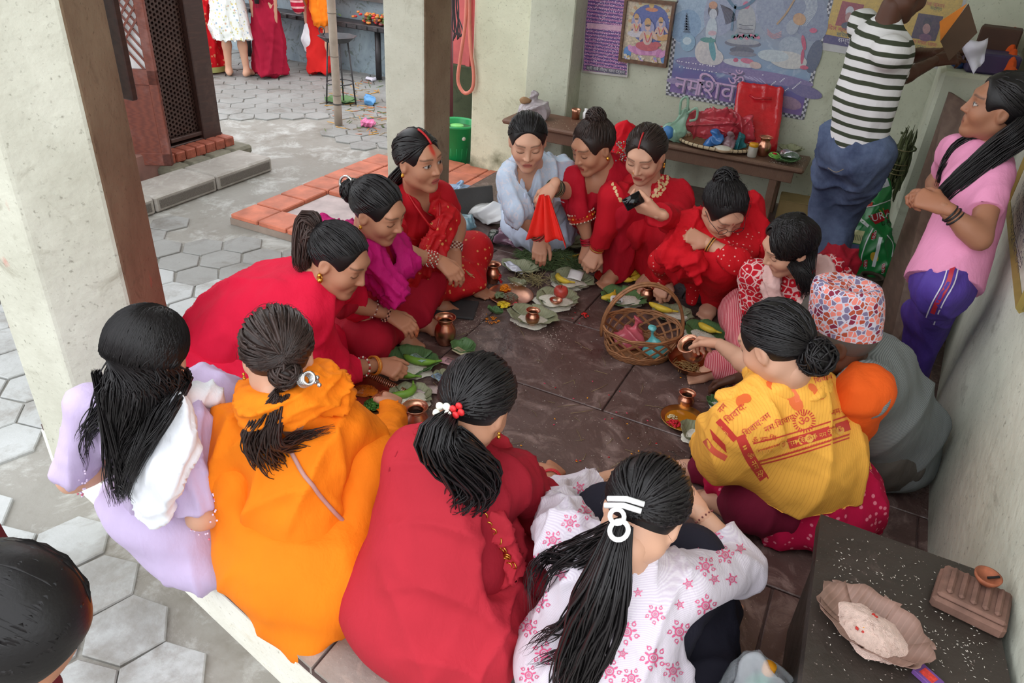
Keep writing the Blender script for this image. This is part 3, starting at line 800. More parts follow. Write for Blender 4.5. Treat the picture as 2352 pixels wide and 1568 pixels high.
def foot_mesh(an, d, vox=0.0075, size=1.0, up=(0, 0, 1)):
    d = unit(A_(d)); u = unit(A_(up)-d*(A_(up)@d)); x = np.cross(d, u)
    g = lambda a, b, c_: an+(x*a+d*b+u*c_)*size
    s = SDF().cap(g(0, 0, 0.06), g(0, -0.005, -0.01), 0.034*size, 0.035*size)
    s.cap(g(0, -0.035, -0.035), g(0, 0.06, -0.03), 0.030*size, 0.032*size, k=0.03).cap(g(0, 0.01, -0.01), g(0.0, 0.11, -0.042), 0.034*size, 0.022*size, k=0.03)
    s.cap(g(-0.022, 0.10, -0.045), g(0.026, 0.09, -0.045), 0.021*size, k=0.02)
    for i, (a, L, r) in enumerate(((-0.028, 0.050, 0.0125), (-0.009, 0.046, 0.0092), (0.006, 0.040, 0.0086), (0.020, 0.033, 0.008), (0.033, 0.025, 0.0075))):
        s.cap(g(a, 0.105, -0.049), g(a*1.12, 0.115+L, -0.055), r*1.1*size, r*size, k=0.006)
    return s.mesh(vox, 1)

# ---- garments
def torso_chain(s, J, off=0.0, hipr=0.150, waist=0.122, chest=0.128, fs=0.76, k=0.05, up=1.0, bust=0.05):
    z = J['size']; h, n, sp, cf = J['hip'], J['neck'], J['spine'], J['cf']
    w, c_ = lerp(h, n, 0.42), lerp(h, n, 0.74); sh = lerp(J['shL'], J['shR'], 0.5)
    bend = cf*(-0.02)
    s.cap(h+sp*0.02, w+bend, (hipr+off)*z, (waist+off)*z, k, flat=cf, fs=fs); s.cap(w+bend, c_, (waist+off)*z, (chest+off)*z, k, flat=cf, fs=fs)
    s.cap(lerp(c_, J['shL'], 0.35), lerp(c_, J['shR'], 0.35), (0.098+off)*z, k=k, flat=cf, fs=0.85)
    s.cap(J['shL']-sp*0.01, J['shR']-sp*0.01, (0.058+off*0.8)*z, k=0.04)
    s.cap(sh, n+sp*0.012, (0.068+off)*z, (0.046+off)*z, k=0.04)
    if bust:
        for sg in (-1, 1): s.ell(c_+cf*0.06*z+J['right']*sg*0.062*z-sp*0.02, 0.066*z+off, k=0.04)
def vneck(s, J, depth=0.1, w=0.045):
    n, sp, cf, z = J['neck'], J['spine'], J['cf'], J['size']; s.cap(n+cf*0.075*z+sp*0.05, n+cf*0.15*z-sp*depth, w*z, 0.016, k=0.012, sub=True)
def arm_chain(s, J, S, off=0.012, u1=1.0, f1=0.0, k=0.018, end=True, puff=0.0):
    z = J['size']; a, e, w = J['sh'+S], J['el'+S], J['wr'+S]
    if f1 <= 0: s.cap(a, lerp(a, e, u1), (0.052+off+puff)*z, (0.046+off+puff)*z, k, end=end)
    else:
        s.cap(a, e, (0.052+off+puff)*z, (0.043+off)*z, k); s.cap(e, lerp(e, w, f1), (0.042+off)*z, (0.042-0.010*f1+off*1.1)*z, k, end=end)
def leg_chain(s, J, S, off=0.015, t1=1.0, thick=1.0, k=0.05, foot=0.0, floor=True):
    z = J['size']; h, kn, an = J['hp'+S], J['kn'+S], J['an'+S]
    s.cap(h, kn, (0.088+off)*z*thick, (0.066+off)*z*thick, k); s.cap(kn, lerp(kn, an, t1), (0.062+off)*z*thick, (0.045+off)*z*thick, k)
def garment(name, s, mat, root, vox=0.0106, amp=0.006, freq=34, axis=(0, 0, 1), seed=1, floor=None, colour=None, sm=2):
    if floor is not None: s.cut((0, 0, floor), (0, 0, -1))
    v, f = s.mesh(vox*(1.22 if name in ('trousers', 'top', 'skirt') else 1), sm)
    if amp: v = folds(v, f, amp, freq, axis, seed)
    if floor is not None: v[:, 2] = np.maximum(v[:, 2], floor)
    m = MB().add(v, f, colour(v) if colour else None)
    return m.build(name, mat, root)

def make_body(root, J, skin='mid', faces=True, lips=None, eyes='down', tikka=None, vox=0.0145, handL=None, handR=None, feet=True, hvox=None, brow=None, legs=True, hands=True, feetdir=None, bust=0, tk={}, lr=1.0):
    sk = A_(SKIN[skin] if isinstance(skin, str) else skin); z = J['size']; m = MB()
    s = SDF(); torso_chain(s, J, off=-0.016, bust=bust, **tk)
    for S in 'LR':
        a, e, w = J['sh'+S], J['el'+S], J['wr'+S]
        s.cap(a, e, 0.046*z, 0.038*z, 0.03).cap(e, lerp(e, w, 0.3), 0.038*z, 0.037*z, 0.02).cap(lerp(e, w, 0.3), w, 0.037*z, 0.024*z, 0.02)
        if legs:
            s.cap(J['hp'+S], J['kn'+S], 0.072*z*lr, 0.052*z*lr, 0.04); mid = lerp(J['kn'+S], J['an'+S], 0.35)
            s.cap(J['kn'+S], mid, 0.050*z*lr, 0.050*z*lr, 0.03).cap(mid, J['an'+S], 0.050*z*lr, 0.032*z*lr, 0.03)
    hb = xf(J['HF'], np.array([[0, -0.025, -0.075]]))[0]
    s.cap(J['neck']-J['spine']*0.03, hb, 0.056*z, 0.049*z, 0.03)
    v, f = s.mesh(vox, 1); m.add(v, f, np.tile(sk, (len(v), 1)))
    hv, hf = head_tpl(hvox or (0.0040 if faces else 0.007))
    lp = A_(lips) if lips is not None else sk*A_(0.86, 0.55, 0.52)
    cc = face_colour(hv, sk, lp, brow if brow is not None else (0.02, 0.015, 0.012), eyes, tikka) if faces else np.tile(sk, (len(hv), 1))
    m.add(xf(J['HF'], hv), hf, cc)
    if hands:
        for S, H in (('L', handL), ('R', handR)):
            H = dict(H or {}); d = unit(J['wr'+S]-J['el'+S]); sg = -1 if S == 'L' else 1
            dd = A_(H.pop('d')) if 'd' in H else d; bk = A_(H.pop('back')) if 'back' in H else UP+J['right']*sg*0.4
            th = A_(H.pop('thumb')) if 'thumb' in H else -J['right']*sg+J['fwd']*0.2
            stain = H.pop('stain', None)
            v, f = hand_mesh(J['wr'+S]-unit(dd)*0.0, dd, bk, th, size=z*H.pop('size', 0.97), **{'curl': 28, **H})
            c_ = np.tile(sk*A_(1.0, 0.93, 0.9), (len(v), 1)); t = (v-J['wr'+S])@unit(dd)
            w = np.clip((t-0.115*z)/0.02, 0, 1)[:, None]
            if stain is not None: c_ = c_*(1-w*0.8)+A_(stain)*w*0.8
            m.add(v, f, c_)
    if feet:
        for S in 'LR':
            d = (feetdir or {}).get(S)
            if d is None:
                d = J['an'+S]-J['kn'+S]; d = A_(d[0], d[1], 0)*0.4+J['fwd']*0.3; d = unit(A_(d[0], d[1], 0))
            v, f = foot_mesh(J['an'+S], d, size=z*0.95); v[:, 2] = np.maximum(v[:, 2], 0.0015)
            m.add(v, f, np.tile(sk*A_(0.9, 0.86, 0.84), (len(v), 1)))
    return m.build('body', MAT_SKIN, root)

# ---- hair
HC, HR = A_(0, -0.014, 0.030), A_(0.084, 0.101, 0.094)
def hdir(phi, z):
    p = math.radians(phi); r = math.sqrt(max(0, 1-z*z)); return A_(math.sin(p)*r, math.cos(p)*r, z)
def slerp(a, b, t):
    a, b = unit(a), unit(b); o = math.acos(float(np.clip(a@b, -1, 1)))
    if o < 1e-3: return a
    return (math.sin((1-t)*o)*a+math.sin(t*o)*b)/math.sin(o)
def hairline(phi):
    a = abs(phi)
    z = np.interp(a, [0, 30, 60, 82, 95, 115, 180], [0.66, 0.62, 0.38, 0.0, -0.16, -0.44, -0.72]); return hdir(phi, float(z))
def lock(m, pts, w, base, rng, n=3, taper=True, flat=None):
    k = len(pts); t = np.linspace(0, 1, k); r = w*(np.clip(np.minimum(t*5+0.35, 1), 0, 1))*(np.clip((1-t)*2.2, 0.12, 1) if taper else 1)
    sh = rng.uniform(0.65, 1.5); m.tube(pts, r, n=n, cap=False, c=A_(base)*sh)
def hair_cap(m, HF, base, rng, thick=1.0, low=-0.085, faceclear=True, vox=0.006):
    s = SDF().ell(HC, HR*A_(0.965, 0.965, 0.965)*thick, k=0.01)
    if faceclear: s.ell((0, 0.098, -0.035), (0.074, 0.082, 0.130), k=0.012, sub=True)
    for sg in (-1, 1): s.ell((sg*0.085, 0.012, -0.03), (0.03, 0.038, 0.05), k=0.01, sub=True)
    s.cut((0, 0, low), (0, 0.55, -1)); v, f = s.mesh(vox, 1); m.add(xf(HF, v), f, np.tile(A_(base)*0.8, (len(v), 1)))
def hair_back(m, HF, gather, base, rng, n=170, w=0.0075, lift=0.0, part=None, wave=0.0):
    """locks combed from the hairline over the skull to one gathering point"""
    g = unit(gather); n = int(n*1.9); w = w*0.54
    for i in range(n):
        phi = rng.uniform(-180, 180); a = hairline(phi)
        if rng.random() < 0.45: a = slerp(a, g, rng.uniform(0.1, 0.6))
        jit = rng.normal(size=3)*0.05; pts = []
        for t in np.linspace(0, 1, 7):
            d = slerp(a, g+jit, t)
            if part is not None: d = unit(d+A_(np.sign(d[0]+1e-4)*part*math.sin(math.pi*t)*max(0, d[2]), 0, 0))
            rr = 0.985+lift*math.sin(math.pi*t)+0.02*rng.normal()*0.4+(wave*math.sin(t*14+i) if wave else 0)
            pts.append(HC+HR*d*rr)
        lock(m, xf(HF, np.array(pts)), w*rng.uniform(0.7, 1.25), base, rng, taper=False)
def tail(m, guide, rad, base, rng, n=60, w=0.006, wav=0.006, segs=18, fuzz=0.15, endspread=1.0, core=True, flat=None, fs=1.0):
    """bundle of locks along a guide of world points"""
    G = spline(guide, segs); rad = np.interp(np.linspace(0, 1, segs), np.linspace(0, 1, len(rad)), rad)
    n = int(n*1.5); w = w*0.65
    if core: m.tube(G[:-1], rad[:-1]*0.72, n=10, c=A_(base)*0.7, flat=flat, fs=fs)
    for i in range(n):
        a, q = rng.uniform(0, 6.283), math.sqrt(rng.uniform(0.25, 1)); T = np.gradient(G, axis=0)
        ph, ph2 = rng.uniform(0, 6.28, 2); fr = rng.uniform(3, 7); L = segs-rng.integers(0, max(1, int(segs*0.25)))
        nrm = unit(np.cross(T[0], A_(0.3, 0.2, 1))); o = []
        for j in range(L):
            t = unit(T[j]); nrm = unit(nrm-t*(nrm@t)); b = np.cross(t, nrm); s_ = j/segs
            off = (nrm*math.cos(a+0.5*s_)+b*math.sin(a+0.5*s_))*rad[j]*q*(1+(endspread-1)*s_)
            if flat is not None: fl = unit(flat); off = off+fl*(off@fl)*(fs-1)
            off = off+(nrm*math.sin(fr*s_*2.2+ph)+b*math.cos(fr*s_*1.8+ph2))*wav*min(1, s_*3)
            o.append(G[j]+off)
        lock(m, np.array(o), w*rng.uniform(0.6, 1.3), base, rng)
def bun(m, HF, c, r, base, rng, n=80, fs=0.75):
    """coiled knot of hair, local centre c"""
    m.ell(xf(HF, A_(c)[None])[0], A_(r, r, r)*0.86*np.linalg.norm(HF[:3, 0]), c=A_(base)*0.7)
    for i in range(n):
        ax = unit(rng.normal(size=3)+A_(0, -1.5, 0)); u = unit(np.cross(ax, A_(0.2, 0.3, 1))); w = np.cross(ax, u); a0 = rng.uniform(0, 6.28)
        tilt = rng.uniform(-0.6, 0.6); pts = []
        for t in np.linspace(0, 1, 9):
            a = a0+t*rng.uniform(2.0, 2.6); pts.append(A_(c)+(u*math.cos(a)+w*math.sin(a)+ax*tilt)/math.sqrt(1+tilt*tilt)*r*(0.96+0.06*math.sin(t*6)))
        lock(m, xf(HF, np.array(pts)), 0.0042, base, rng, taper=False)
def strands(m, HF, n, base, rng, w=0.0004, L=0.05):
    for i in range(n):
        a = hairline(rng.uniform(-180, 180)); a = slerp(a, A_(0, 0, 1), rng.uniform(0, 0.8)); p = HC+HR*a; d = rng.normal(size=3); d = unit(unit(d-a*(d@a))+a*0.22)
        q = [p, p+d*L*0.4, p+d*L*0.8-a*0.004, p+d*L*1.1-a*0.014]
        m.tube(xf(HF, spline(q, 6)), w, n=4, c=base, cap=False)

# ---- ornaments
def ring(m, c, n, r, t, seg=20, sides=6, col_=None, fs=None):
    n = unit(n); u = unit(np.cross(n, A_(0.13, 0.37, 0.9))); w = np.cross(n, u); a = np.linspace(0, 2*math.pi, seg, endpoint=False)
    m.tube(np.array([c+(u*math.cos(x)+w*math.sin(x))*r for x in a]), t, n=sides, closed=True, c=col_)
MAT_GOLD = M('gold', srgb(214, 160, 70), rough=0.3, metal=1.0, var=0.05)
MAT_VC = vcol('painted_beads', rough=0.35)
def bangles(root, J, S, cols, n=6, at=0.9, step=0.011, r=0.031, t=0.0032, beads=False):
    e, w = J['el'+S], J['wr'+S]; d = unit(w-e); p = lerp(e, w, at); m = MB()
    for i in range(n):
        c_ = p-d*step*i; cc = cols[i % len(cols)]
        if beads:
            u = unit(np.cross(d, A_(0.13, 0.37, 0.9))); w_ = np.cross(d, u)
            for k in range(20):
                a = k*2*math.pi/20; m.ell(c_+(u*math.cos(a)+w_*math.sin(a))*r, t*1.15, n=6, m=4, c=cols[(k+i) % len(cols)])
        else: ring(m, c_+RNG.normal(size=3)*0.001, d+RNG.normal(size=3)*0.06, r*J['size'], t, col_=cc)
    return m.build('bangles', MAT_VC, root)
def earring(root, J, side, r=0.007, drop=0.012, c=None):
    m = MB(); p = xf(J['HF'], A_(side*0.082, -0.006, -0.034)[None])[0]; m.ell(p, r, n=10, m=6)
    m.ell(p-UP*drop, r*1.25, n=10, m=6); ring(m, p-UP*drop*0.5, J['HF'][:3, 0], r*1.2, r*0.25, 12, 5)
    return m.build('earring', MAT_GOLD, root)
def hpt(J, x, y, z): return xf(J['HF'], A_(x, y, z)[None])[0]
def scarf(name, pts, rad, mat, root, flat=None, fs=0.4, seed=3, amp=0.006, vox=0.0095, k=0.03, floor=None, freq=60, axis=None, sm=1):
    s = SDF(); s.chain(pts, rad, k=k, flat=flat, fs=fs)
    return garment(name, s, mat, root, vox=vox, amp=amp, freq=freq, axis=axis if axis is not None else unit(A_(pts[-1])-A_(pts[0])), seed=seed, floor=floor, sm=sm)
def new_person(label, J):
    return empty('person', (J['hip'][0], J['hip'][1], 0), label, 'person')
def hair_obj(root, m, name='hair'): return m.build(name, MAT_HAIR, root)
# ================================================================== prints placed on a garment's surface
def bvh_of(*objs):
    V, F, n = [], [], 0
    for o in objs:
        V += [tuple(v.co) for v in o.data.vertices]; F += [tuple(i+n for i in p.vertices) for p in o.data.polygons]; n = len(V)
    return BVHTree.FromPolygons(V, F)
def hit(bvh, px, py, lift=0.0015):
    d = ray(px, py); r = bvh.ray_cast(Vector(CPOS), Vector(d), 30.0)
    if r[0] is None: return None
    return np.array(r[0])+np.array(r[1])*lift*(1 if np.array(r[1])@d < 0 else -1)
def stamp(m, bvh, v2, faces, lift=0.0015, c=None):
    """flat print: 2-d shape in picture units, laid on the cloth"""
    P3 = [hit(bvh, x, y, lift) for x, y in v2]; ok = [p is not None for p in P3]
    if not any(ok): return
    ref = np.median([p for p in P3 if p is not None], axis=0)
    ok = [o and np.linalg.norm(p-ref) < 0.25 for o, p in zip(ok, P3)]
    V = [p if o else ref for o, p in zip(ok, P3)]; F = [f for f in faces if all(ok[i] for i in f)]
    F = [f for f in F if max(np.linalg.norm(V[f[i]]-V[f[i-1]]) for i in range(len(f))) < 0.05]
    if F: m.add(V, F, c)
def disc2(cx, cy, rx, ry=None, a=0.0, n=10):
    ry = ry or rx; t = np.linspace(0, 2*math.pi, n, endpoint=False); ca, sa = math.cos(a), math.sin(a)
    v = [(cx, cy)]+[(cx+rx*math.cos(u)*ca-ry*math.sin(u)*sa, cy+rx*math.cos(u)*sa+ry*math.sin(u)*ca) for u in t]
    return v, [(0, 1+i, 1+(i+1) % n) for i in range(n)]
def ring2(cx, cy, r0, r1, n=16, a0=0, a1=2*math.pi):
    t = np.linspace(a0, a1, n+1); v = [(cx+r*math.cos(u), cy+r*math.sin(u)) for u in t for r in (r0, r1)]
    return v, [(2*i, 2*i+1, 2*i+3, 2*i+2) for i in range(n)]
def band2(pts, w, n=24):
    s = spline([(p[0], p[1], 0) for p in pts], n)[:, :2]; T = np.gradient(s, axis=0); T /= np.linalg.norm(T, axis=1)[:, None]; N = np.stack([-T[:, 1], T[:, 0]], 1)
    v = np.stack([s-N*w/2, s+N*w/2], 1).reshape(-1, 2); return v.tolist(), [(2*i, 2*i+1, 2*i+3, 2*i+2) for i in range(n-1)]
def text_mesh(txt, res=2):
    for i in range(1, len(txt)):
        if txt[i] == 'ि': txt = txt[:i-1]+'ि'+txt[i-1]+txt[i+1:]
    cu = bpy.data.curves.new('t', 'FONT'); cu.body = txt; cu.size = 1.0; cu.align_x = 'CENTER'; cu.align_y = 'CENTER'; cu.resolution_u = res; cu.fill_mode = 'BOTH'
    o = bpy.data.objects.new('t', cu); col.objects.link(o); dg = bpy.context.evaluated_depsgraph_get(); me = bpy.data.meshes.new_from_object(o.evaluated_get(dg))
    v = np.array([tuple(p.co)[:2] for p in me.vertices]) if len(me.vertices) else np.zeros((0, 2)); f = [tuple(p.vertices) for p in me.polygons]
    bpy.data.objects.remove(o); bpy.data.curves.remove(cu); bpy.data.meshes.remove(me); return v, f
def text2(txt, cx, cy, size, ang, slant=0.0):
    v, f = text_mesh(txt)
    if not len(v): return [], []
    a = math.radians(ang); c_, s_ = math.cos(a), math.sin(a)
    return [(cx+size*(x*c_+y*s_*1), cy+size*(x*s_-y*c_)) for x, y in v+np.stack([v[:, 1]*slant, v[:, 1]*0], 1)], f
def surf_tube(bvh, pts, r, n=16, lift=0.003):
    s = spline([(p[0], p[1], 0) for p in pts], n); q = [hit(bvh, a, b, lift) for a, b, _ in s]; return np.array([p for p in q if p is not None])
def part_mark(root, J, z0=0.0, cols=srgb(176, 26, 30), L=0.7, lift=1.02, w=0.004):
    """red powder in the hair parting"""
    pts = [HC+HR*A_(0, math.cos(a), math.sin(a))*lift for a in np.linspace(0.62, 0.62+L, 9)]
    MB().tube(xf(J['HF'], np.array(pts)), w, n=6, c=cols).build('parting_powder', MAT_VC, root)
rng = np.random.default_rng(21)

# ================================================================== the people round the offerings
# --- girl in lilac at the pillar, back to us
C_LIL = cloth('lilac_satin', srgb(196, 178, 212), rough=0.5)
J = pose(neck=(318, 940, .56), head=(340, 812, .74), hip=(400, 1165, .12), caz=78, faz=92, fpit=-25, size=1.0, shL=(208, 935, .52), shR=(418, 968, .52),
         elL=(165, 1100, .30), elR=(462, 1185, .27), wrL=(290, 1050, .30), wrR=(560, 1150, .22), legs='squat', knL=(400, 930, .45), knR=(490, 925, .42), anL=(520, 1010, .07), anR=(590, 1040, .07))
w1 = new_person('girl in lilac satin with waist-long straight black hair, back turned', J)
bd1 = make_body(w1, J, 'light', faces=False)
s = SDF(); torso_chain(s, J, 0.006, hipr=0.16, waist=.112, chest=.118)
for S in 'LR': arm_chain(s, J, S, 0.014, u1=.93, puff=0.004)
s.ell(J['shL']+UP*0.012, 0.064, k=0.03).ell(J['shR']+UP*0.012, 0.064, k=0.03)
top1 = garment('blouse', s, C_LIL, w1, amp=0.006, freq=40, seed=11)
s = SDF().ell(J['hip']+A_(0, 0, 0.03), (0.235, 0.20, 0.15), k=0.05).ell(J['hip']+J['fwd']*0.1-UP*0.04, (0.24, 0.24, 0.09), k=0.05).ell(J['hip']-J['fwd']*0.05+A_(0.1, -0.02, -0.1), (0.18, 0.10, 0.10), k=0.06)
for S in 'LR': leg_chain(s, J, S, 0.03)
sk1 = garment('skirt', s, C_LIL, w1, amp=0.008, freq=30, seed=12, floor=-0.06)
# white shawl slung from the right shoulder down the back
b1 = bvh_of(top1); sp = [hit(b1, 400, 945, 0.012), hit(b1, 395, 1000, 0.02), hit(b1, 380, 1070, 0.02), hit(b1, 355, 1130, 0.02)]
sp = [p for p in sp if p is not None]; sp = [J['shR']+J['fwd']*0.10+UP*0.03, J['shR']+UP*0.075-J['right']*0.03]+sp
sp.append(onray(345, 1165, sp[-1]-UP*0.05))
n_ = len(sp); shw1 = scarf('shawl', sp, [0.05, 0.058]+[0.078]*(n_-3)+[0.062], cloth('white_shawl', srgb(236, 238, 244), var=0.03), w1, flat=-J['fwd'], fs=0.55, seed=5, amp=0.004, freq=70)
m = MB(); hair_cap(m, J['HF'], BLACK, rng)
bvl = bvh_of(top1, sk1, bd1, shw1)
def onback(px, py, lift): return hit(bvl, px, py, lift) if hit(bvl, px, py) is not None else onray(px, py, J['neck']-J['fwd']*0.16-UP*0.12)
rows = [(880, 250, 428), (935, 250, 410), (985, 256, 388), (1040, 258, 358), (1090, 262, 330), (1135, 276, 312)]
for i in range(620):
    jy, jl = rng.uniform(-12, 12), rng.uniform(0.010, 0.034)
    st = A_(rng.normal()*0.06, rng.uniform(-0.45, 0.55), 1.0); ps = rng.uniform(-128, 128)
    e = A_(math.sin(math.radians(ps))*0.97, -math.cos(math.radians(ps))*0.97, -0.45); pts = [HC+HR*slerp(st, e, t)*(1.0+0.03*rng.random()) for t in np.linspace(0, 1, 8)]
    pw = list(xf(J['HF'], np.array(pts))); q = np.clip(ps/128*0.5+0.5+rng.normal()*0.08, 0, 1); nl = rng.integers(3, 7)
    for k, (yy, xa, xb) in enumerate(rows[:nl]):
        pw.append(onback(xa+(xb-xa)*q, yy+jy, jl))
    lock(m, spline(pw, 20), 0.0040, BLACK, rng)
for o, e in (((250, 930), (190, 1075)), ((262, 950), (210, 1030)), ((240, 925), (180, 1010)), ((300, 1080), (318, 1150)), ((280, 1080), (300, 1145))):
    tail(m, [hpt(J, -0.05, -0.09, -0.06), onback(o[0], o[1], 0.02), onback((o[0]+e[0])/2-6, (o[1]+e[1])/2, 0.02), onback(e[0], e[1], 0.015)], [0.012, 0.012, 0.010, 0.004], BLACK, rng, n=12, w=0.0035, core=False)
hair_obj(w1, m)
m = MB()
for S in 'LR':
    e, w = J['el'+S], J['wr'+S]
    for k in range(60):
        d = unit(w-e); u = unit(np.cross(d, UP)); v_ = np.cross(d, u); a = rng.uniform(0, 6.28); m.ell(lerp(J['sh'+S], e, rng.uniform(0.72, 1.0))+(u*math.cos(a)+v_*math.sin(a))*0.066, 0.0032, n=6, m=4, c=srgb(226, 206, 232) if k % 5 else srgb(220, 120, 140))
m.build('sleeve_sequins', MAT_VC, top1, kind='stuff')

# --- woman in orange, back to us
C_ORG = cloth('orange_cotton', srgb(240, 128, 18))
J = pose(neck=(668, 955, .55), head=(640, 820, .73), hip=(690, 1290, .11), caz=92, faz=128, fpit=-30, size=1.04, shL=(548, 985, .49), shR=(795, 975, .50),
         elL=(506, 1160, .27), elR=(890, 1040, .30), wrL=(640, 1110, .20), wrR=(900, 930, .20), legs='squat', knL=(560, 1080, .35), knR=(850, 1060, .35))
w2 = new_person('woman in a plain orange kurta with an orange scarf wound round her neck, back turned', J)
make_body(w2, J, 'light', faces=True, hvox=0.006)
s = SDF(); torso_chain(s, J, 0.012, hipr=0.165, waist=0.12, chest=0.12, fs=0.82)
for S in 'LR': arm_chain(s, J, S, 0.018, f1=0.9, puff=0.006)
top2 = garment('kurta', s, C_ORG, w2, amp=0.008, freq=30, seed=21, axis=(0.3, 0.1, 1))
s = SDF().ell(J['hip']+A_(0, 0.0, 0.02), (0.27, 0.21, 0.17), k=0.06).ell(J['hip']+A_(0.02, 0.1, -0.03), (0.31, 0.25, 0.10), k=0.06)
for S in 'LR': leg_chain(s, J, S, 0.03, k=0.07)
s.cap(P(560, 1250, .08), P(640, 1440, 0.0), 0.05, 0.05, k=0.07).cap(P(690, 1330, .08), P(720, 1480, -0.0), 0.06, 0.04, k=0.07).cap(P(640, 1300, .10), P(690, 1500, -0.04), 0.06, 0.035, k=0.07).cap(P(780, 1290, .07), P(800, 1420, 0.015), 0.05, 0.04, k=0.06)
garment('skirt', s, C_ORG, w2, amp=0.007, freq=20, seed=22, axis=(0.2, -0.5, 0.6))
nk = J['neck']+UP*0.06-J['fwd']*0.015; s = SDF()
for k in range(14):
    a, b = k*2*math.pi/14, (k+1)*2*math.pi/14; g_ = lambda x: nk+J['right']*0.095*math.cos(x)+J['fwd']*0.09*math.sin(x)+UP*(0.03*math.cos(x+0.6)+0.012)
    s.cap(g_(a), g_(b), 0.044, 0.044, k=0.02, flat=UP, fs=1.25)
s.cap(nk+J['right']*0.07+J['fwd']*0.05+UP*0.05, nk+J['right']*0.10+J['fwd']*0.09-UP*0.0, 0.055, 0.05, k=0.04)
garment('scarf', s, C_ORG, w2, vox=0.008, amp=0.007, freq=75, axis=J['right']+UP*0.15, seed=23)
m = MB(); hair_cap(m, J['HF'], BROWNH*0.75, rng); gl = A_(0.25, -0.90, -0.30)
hair_back(m, J['HF'], gl, BROWNH*0.8, rng, n=150, w=0.0085, lift=0.04, wave=0.012); strands(m, J['HF'], 60, BROWNH*0.7, rng, L=0.045)
bun(m, J['HF'], (0.02, -0.078, -0.035), 0.036, BROWNH*0.8, rng)
for px, py, r in ((640, 1090, .03), (600, 1060, .02), (690, 1080, .02), (740, 1020, .012), (585, 1010, .012), (770, 985, .008)):
    p1 = onray(px, py, J['neck']-J['fwd']*0.16-UP*(0.05+0.1*(py-980)/110)); tail(m, [hpt(J, 0.01, -0.085, -0.08), J['neck']-J['fwd']*0.135+UP*0.03+(p1-J['neck'])@J['right']*J['right']*0.5, lerp(J['neck']-J['fwd']*0.15, p1, 0.6), p1], [0.02, r*1.1, r, r*0.7], BROWNH*0.8, rng, n=26, w=0.004, wav=0.008, core=False)
h2 = hair_obj(w2, m)
m = MB(); c0 = hpt(J, 0.062, -0.095, -0.055)
for k in range(5): ring(m, c0+A_(0.004*k, 0, 0.003*k), J['HF'][:3, 1]+A_(0.1*k, 0.2, 0), 0.015, 0.004, 18, 6, col_=srgb(190, 188, 186))
for k in range(5): m.ell(c0+J['HF'][:3, 0]*0.022+rng.normal(size=3)*0.008, 0.006, n=8, m=5, c=srgb(230, 200, 160))
m.build('hair_clip', M('silver_clip', srgb(200, 198, 195), rough=0.2, metal=0.9), h2); earring(w2, J, -1, 0.004, 0.012)
bo = bvh_of(top2); pt = surf_tube(bo, [(668, 1035), (700, 1090), (745, 1150), (800, 1205), (860, 1230)], 0.004, 24, 0.004)
if len(pt) > 3: MB().tube(pt, 0.006, n=6, c=None).build('bag_strap', M('mauve_strap', srgb(190, 140, 132), rough=0.6), w2)

# --- woman in dark red at the front, back to us
C_RED3 = cloth('brick_red_cotton', srgb(178, 40, 54))
J = pose(neck=(1065, 1040, .55), head=(1092, 930, .72), hip=(1000, 1380, .11), caz=95, faz=88, fpit=-38, size=1.04, shL=(955, 1050, .51), shR=(1170, 1095, .49),
         elL=(930, 1180, .30), elR=(1235, 1165, .27), wrL=(1010, 1120, .18), wrR=(1270, 1090, .15), legs='cross')
w3 = new_person('woman in brick red kurta and shawl with a flower tie on her ponytail, back turned', J)
make_body(w3, J, 'mid', faces=True, hvox=0.006)
s = SDF(); torso_chain(s, J, 0.012, hipr=0.18, waist=0.15, chest=0.14, fs=0.85)
for S in 'LR': arm_chain(s, J, S, 0.020, f1=0.35 if S == 'R' else 0.9)
garment('kurta', s, cloth('dark_red_kurta', srgb(150, 24, 40)), w3, amp=0.006, freq=34, seed=31)
s = SDF(); torso_chain(s, J, 0.030, hipr=0.215, waist=0.165, chest=0.145, fs=0.85, bust=0)
s.cap(J['shL'], lerp(J['shL'], J['elL'], 0.85), 0.085, 0.09, k=0.05).cap(J['shL']+UP*0.02, lerp(J['shL'], J['neck'], 0.7)+UP*0.03, 0.06, 0.06, k=0.04)
s.ell(J['hip']+A_(0.0, -0.03, 0.0), (0.27, 0.21, 0.17), k=0.08).cap(P(920, 1330, .10), P(940, 1500, .0), 0.06, 0.05, k=0.08).cap(P(1100, 1400, .10), P(1110, 1520, .02), 0.07, 0.05, k=0.08).cap(P(1000, 1420, .06), P(1020, 1560, -0.02), 0.07, 0.05, k=0.08)
# open over the right shoulder: the dark kurta shows there
s.cap(J['shR']+J['right']*0.06+UP*0.05, lerp(J['hip'], J['neck'], 0.55)+J['right']*0.20-J['fwd']*0.05, 0.115, 0.10, k=0.02, sub=True)
sh3 = garment('shawl', s, C_RED3, w3, amp=0.007, freq=24, seed=32, axis=(0.35, 0.1, 1))
scarf('shawl_fold', [J['shL']+UP*0.06+J['right']*0.03, J['neck']-J['fwd']*0.10-UP*0.02, onray(1120, 1200, J['neck']-J['fwd']*0.15-UP*0.14), onray(1165, 1290, J['neck']-J['fwd']*0.13-UP*0.24), onray(1170, 1330, J['hip']+UP*0.18+J['right']*0.16)], [0.05, 0.052, 0.05, 0.048, 0.03], C_RED3, w3, flat=-J['fwd'], fs=0.5, amp=0.007, freq=90, seed=33)
s = SDF()
for S in 'LR': leg_chain(s, J, S, 0.03)
s.ell(J['hip'], (0.22, 0.2, 0.12), k=0.05); garment('skirt', s, cloth('dark_red_kurta', srgb(150, 24, 40)), w3, amp=0.007, seed=34, floor=0.004)
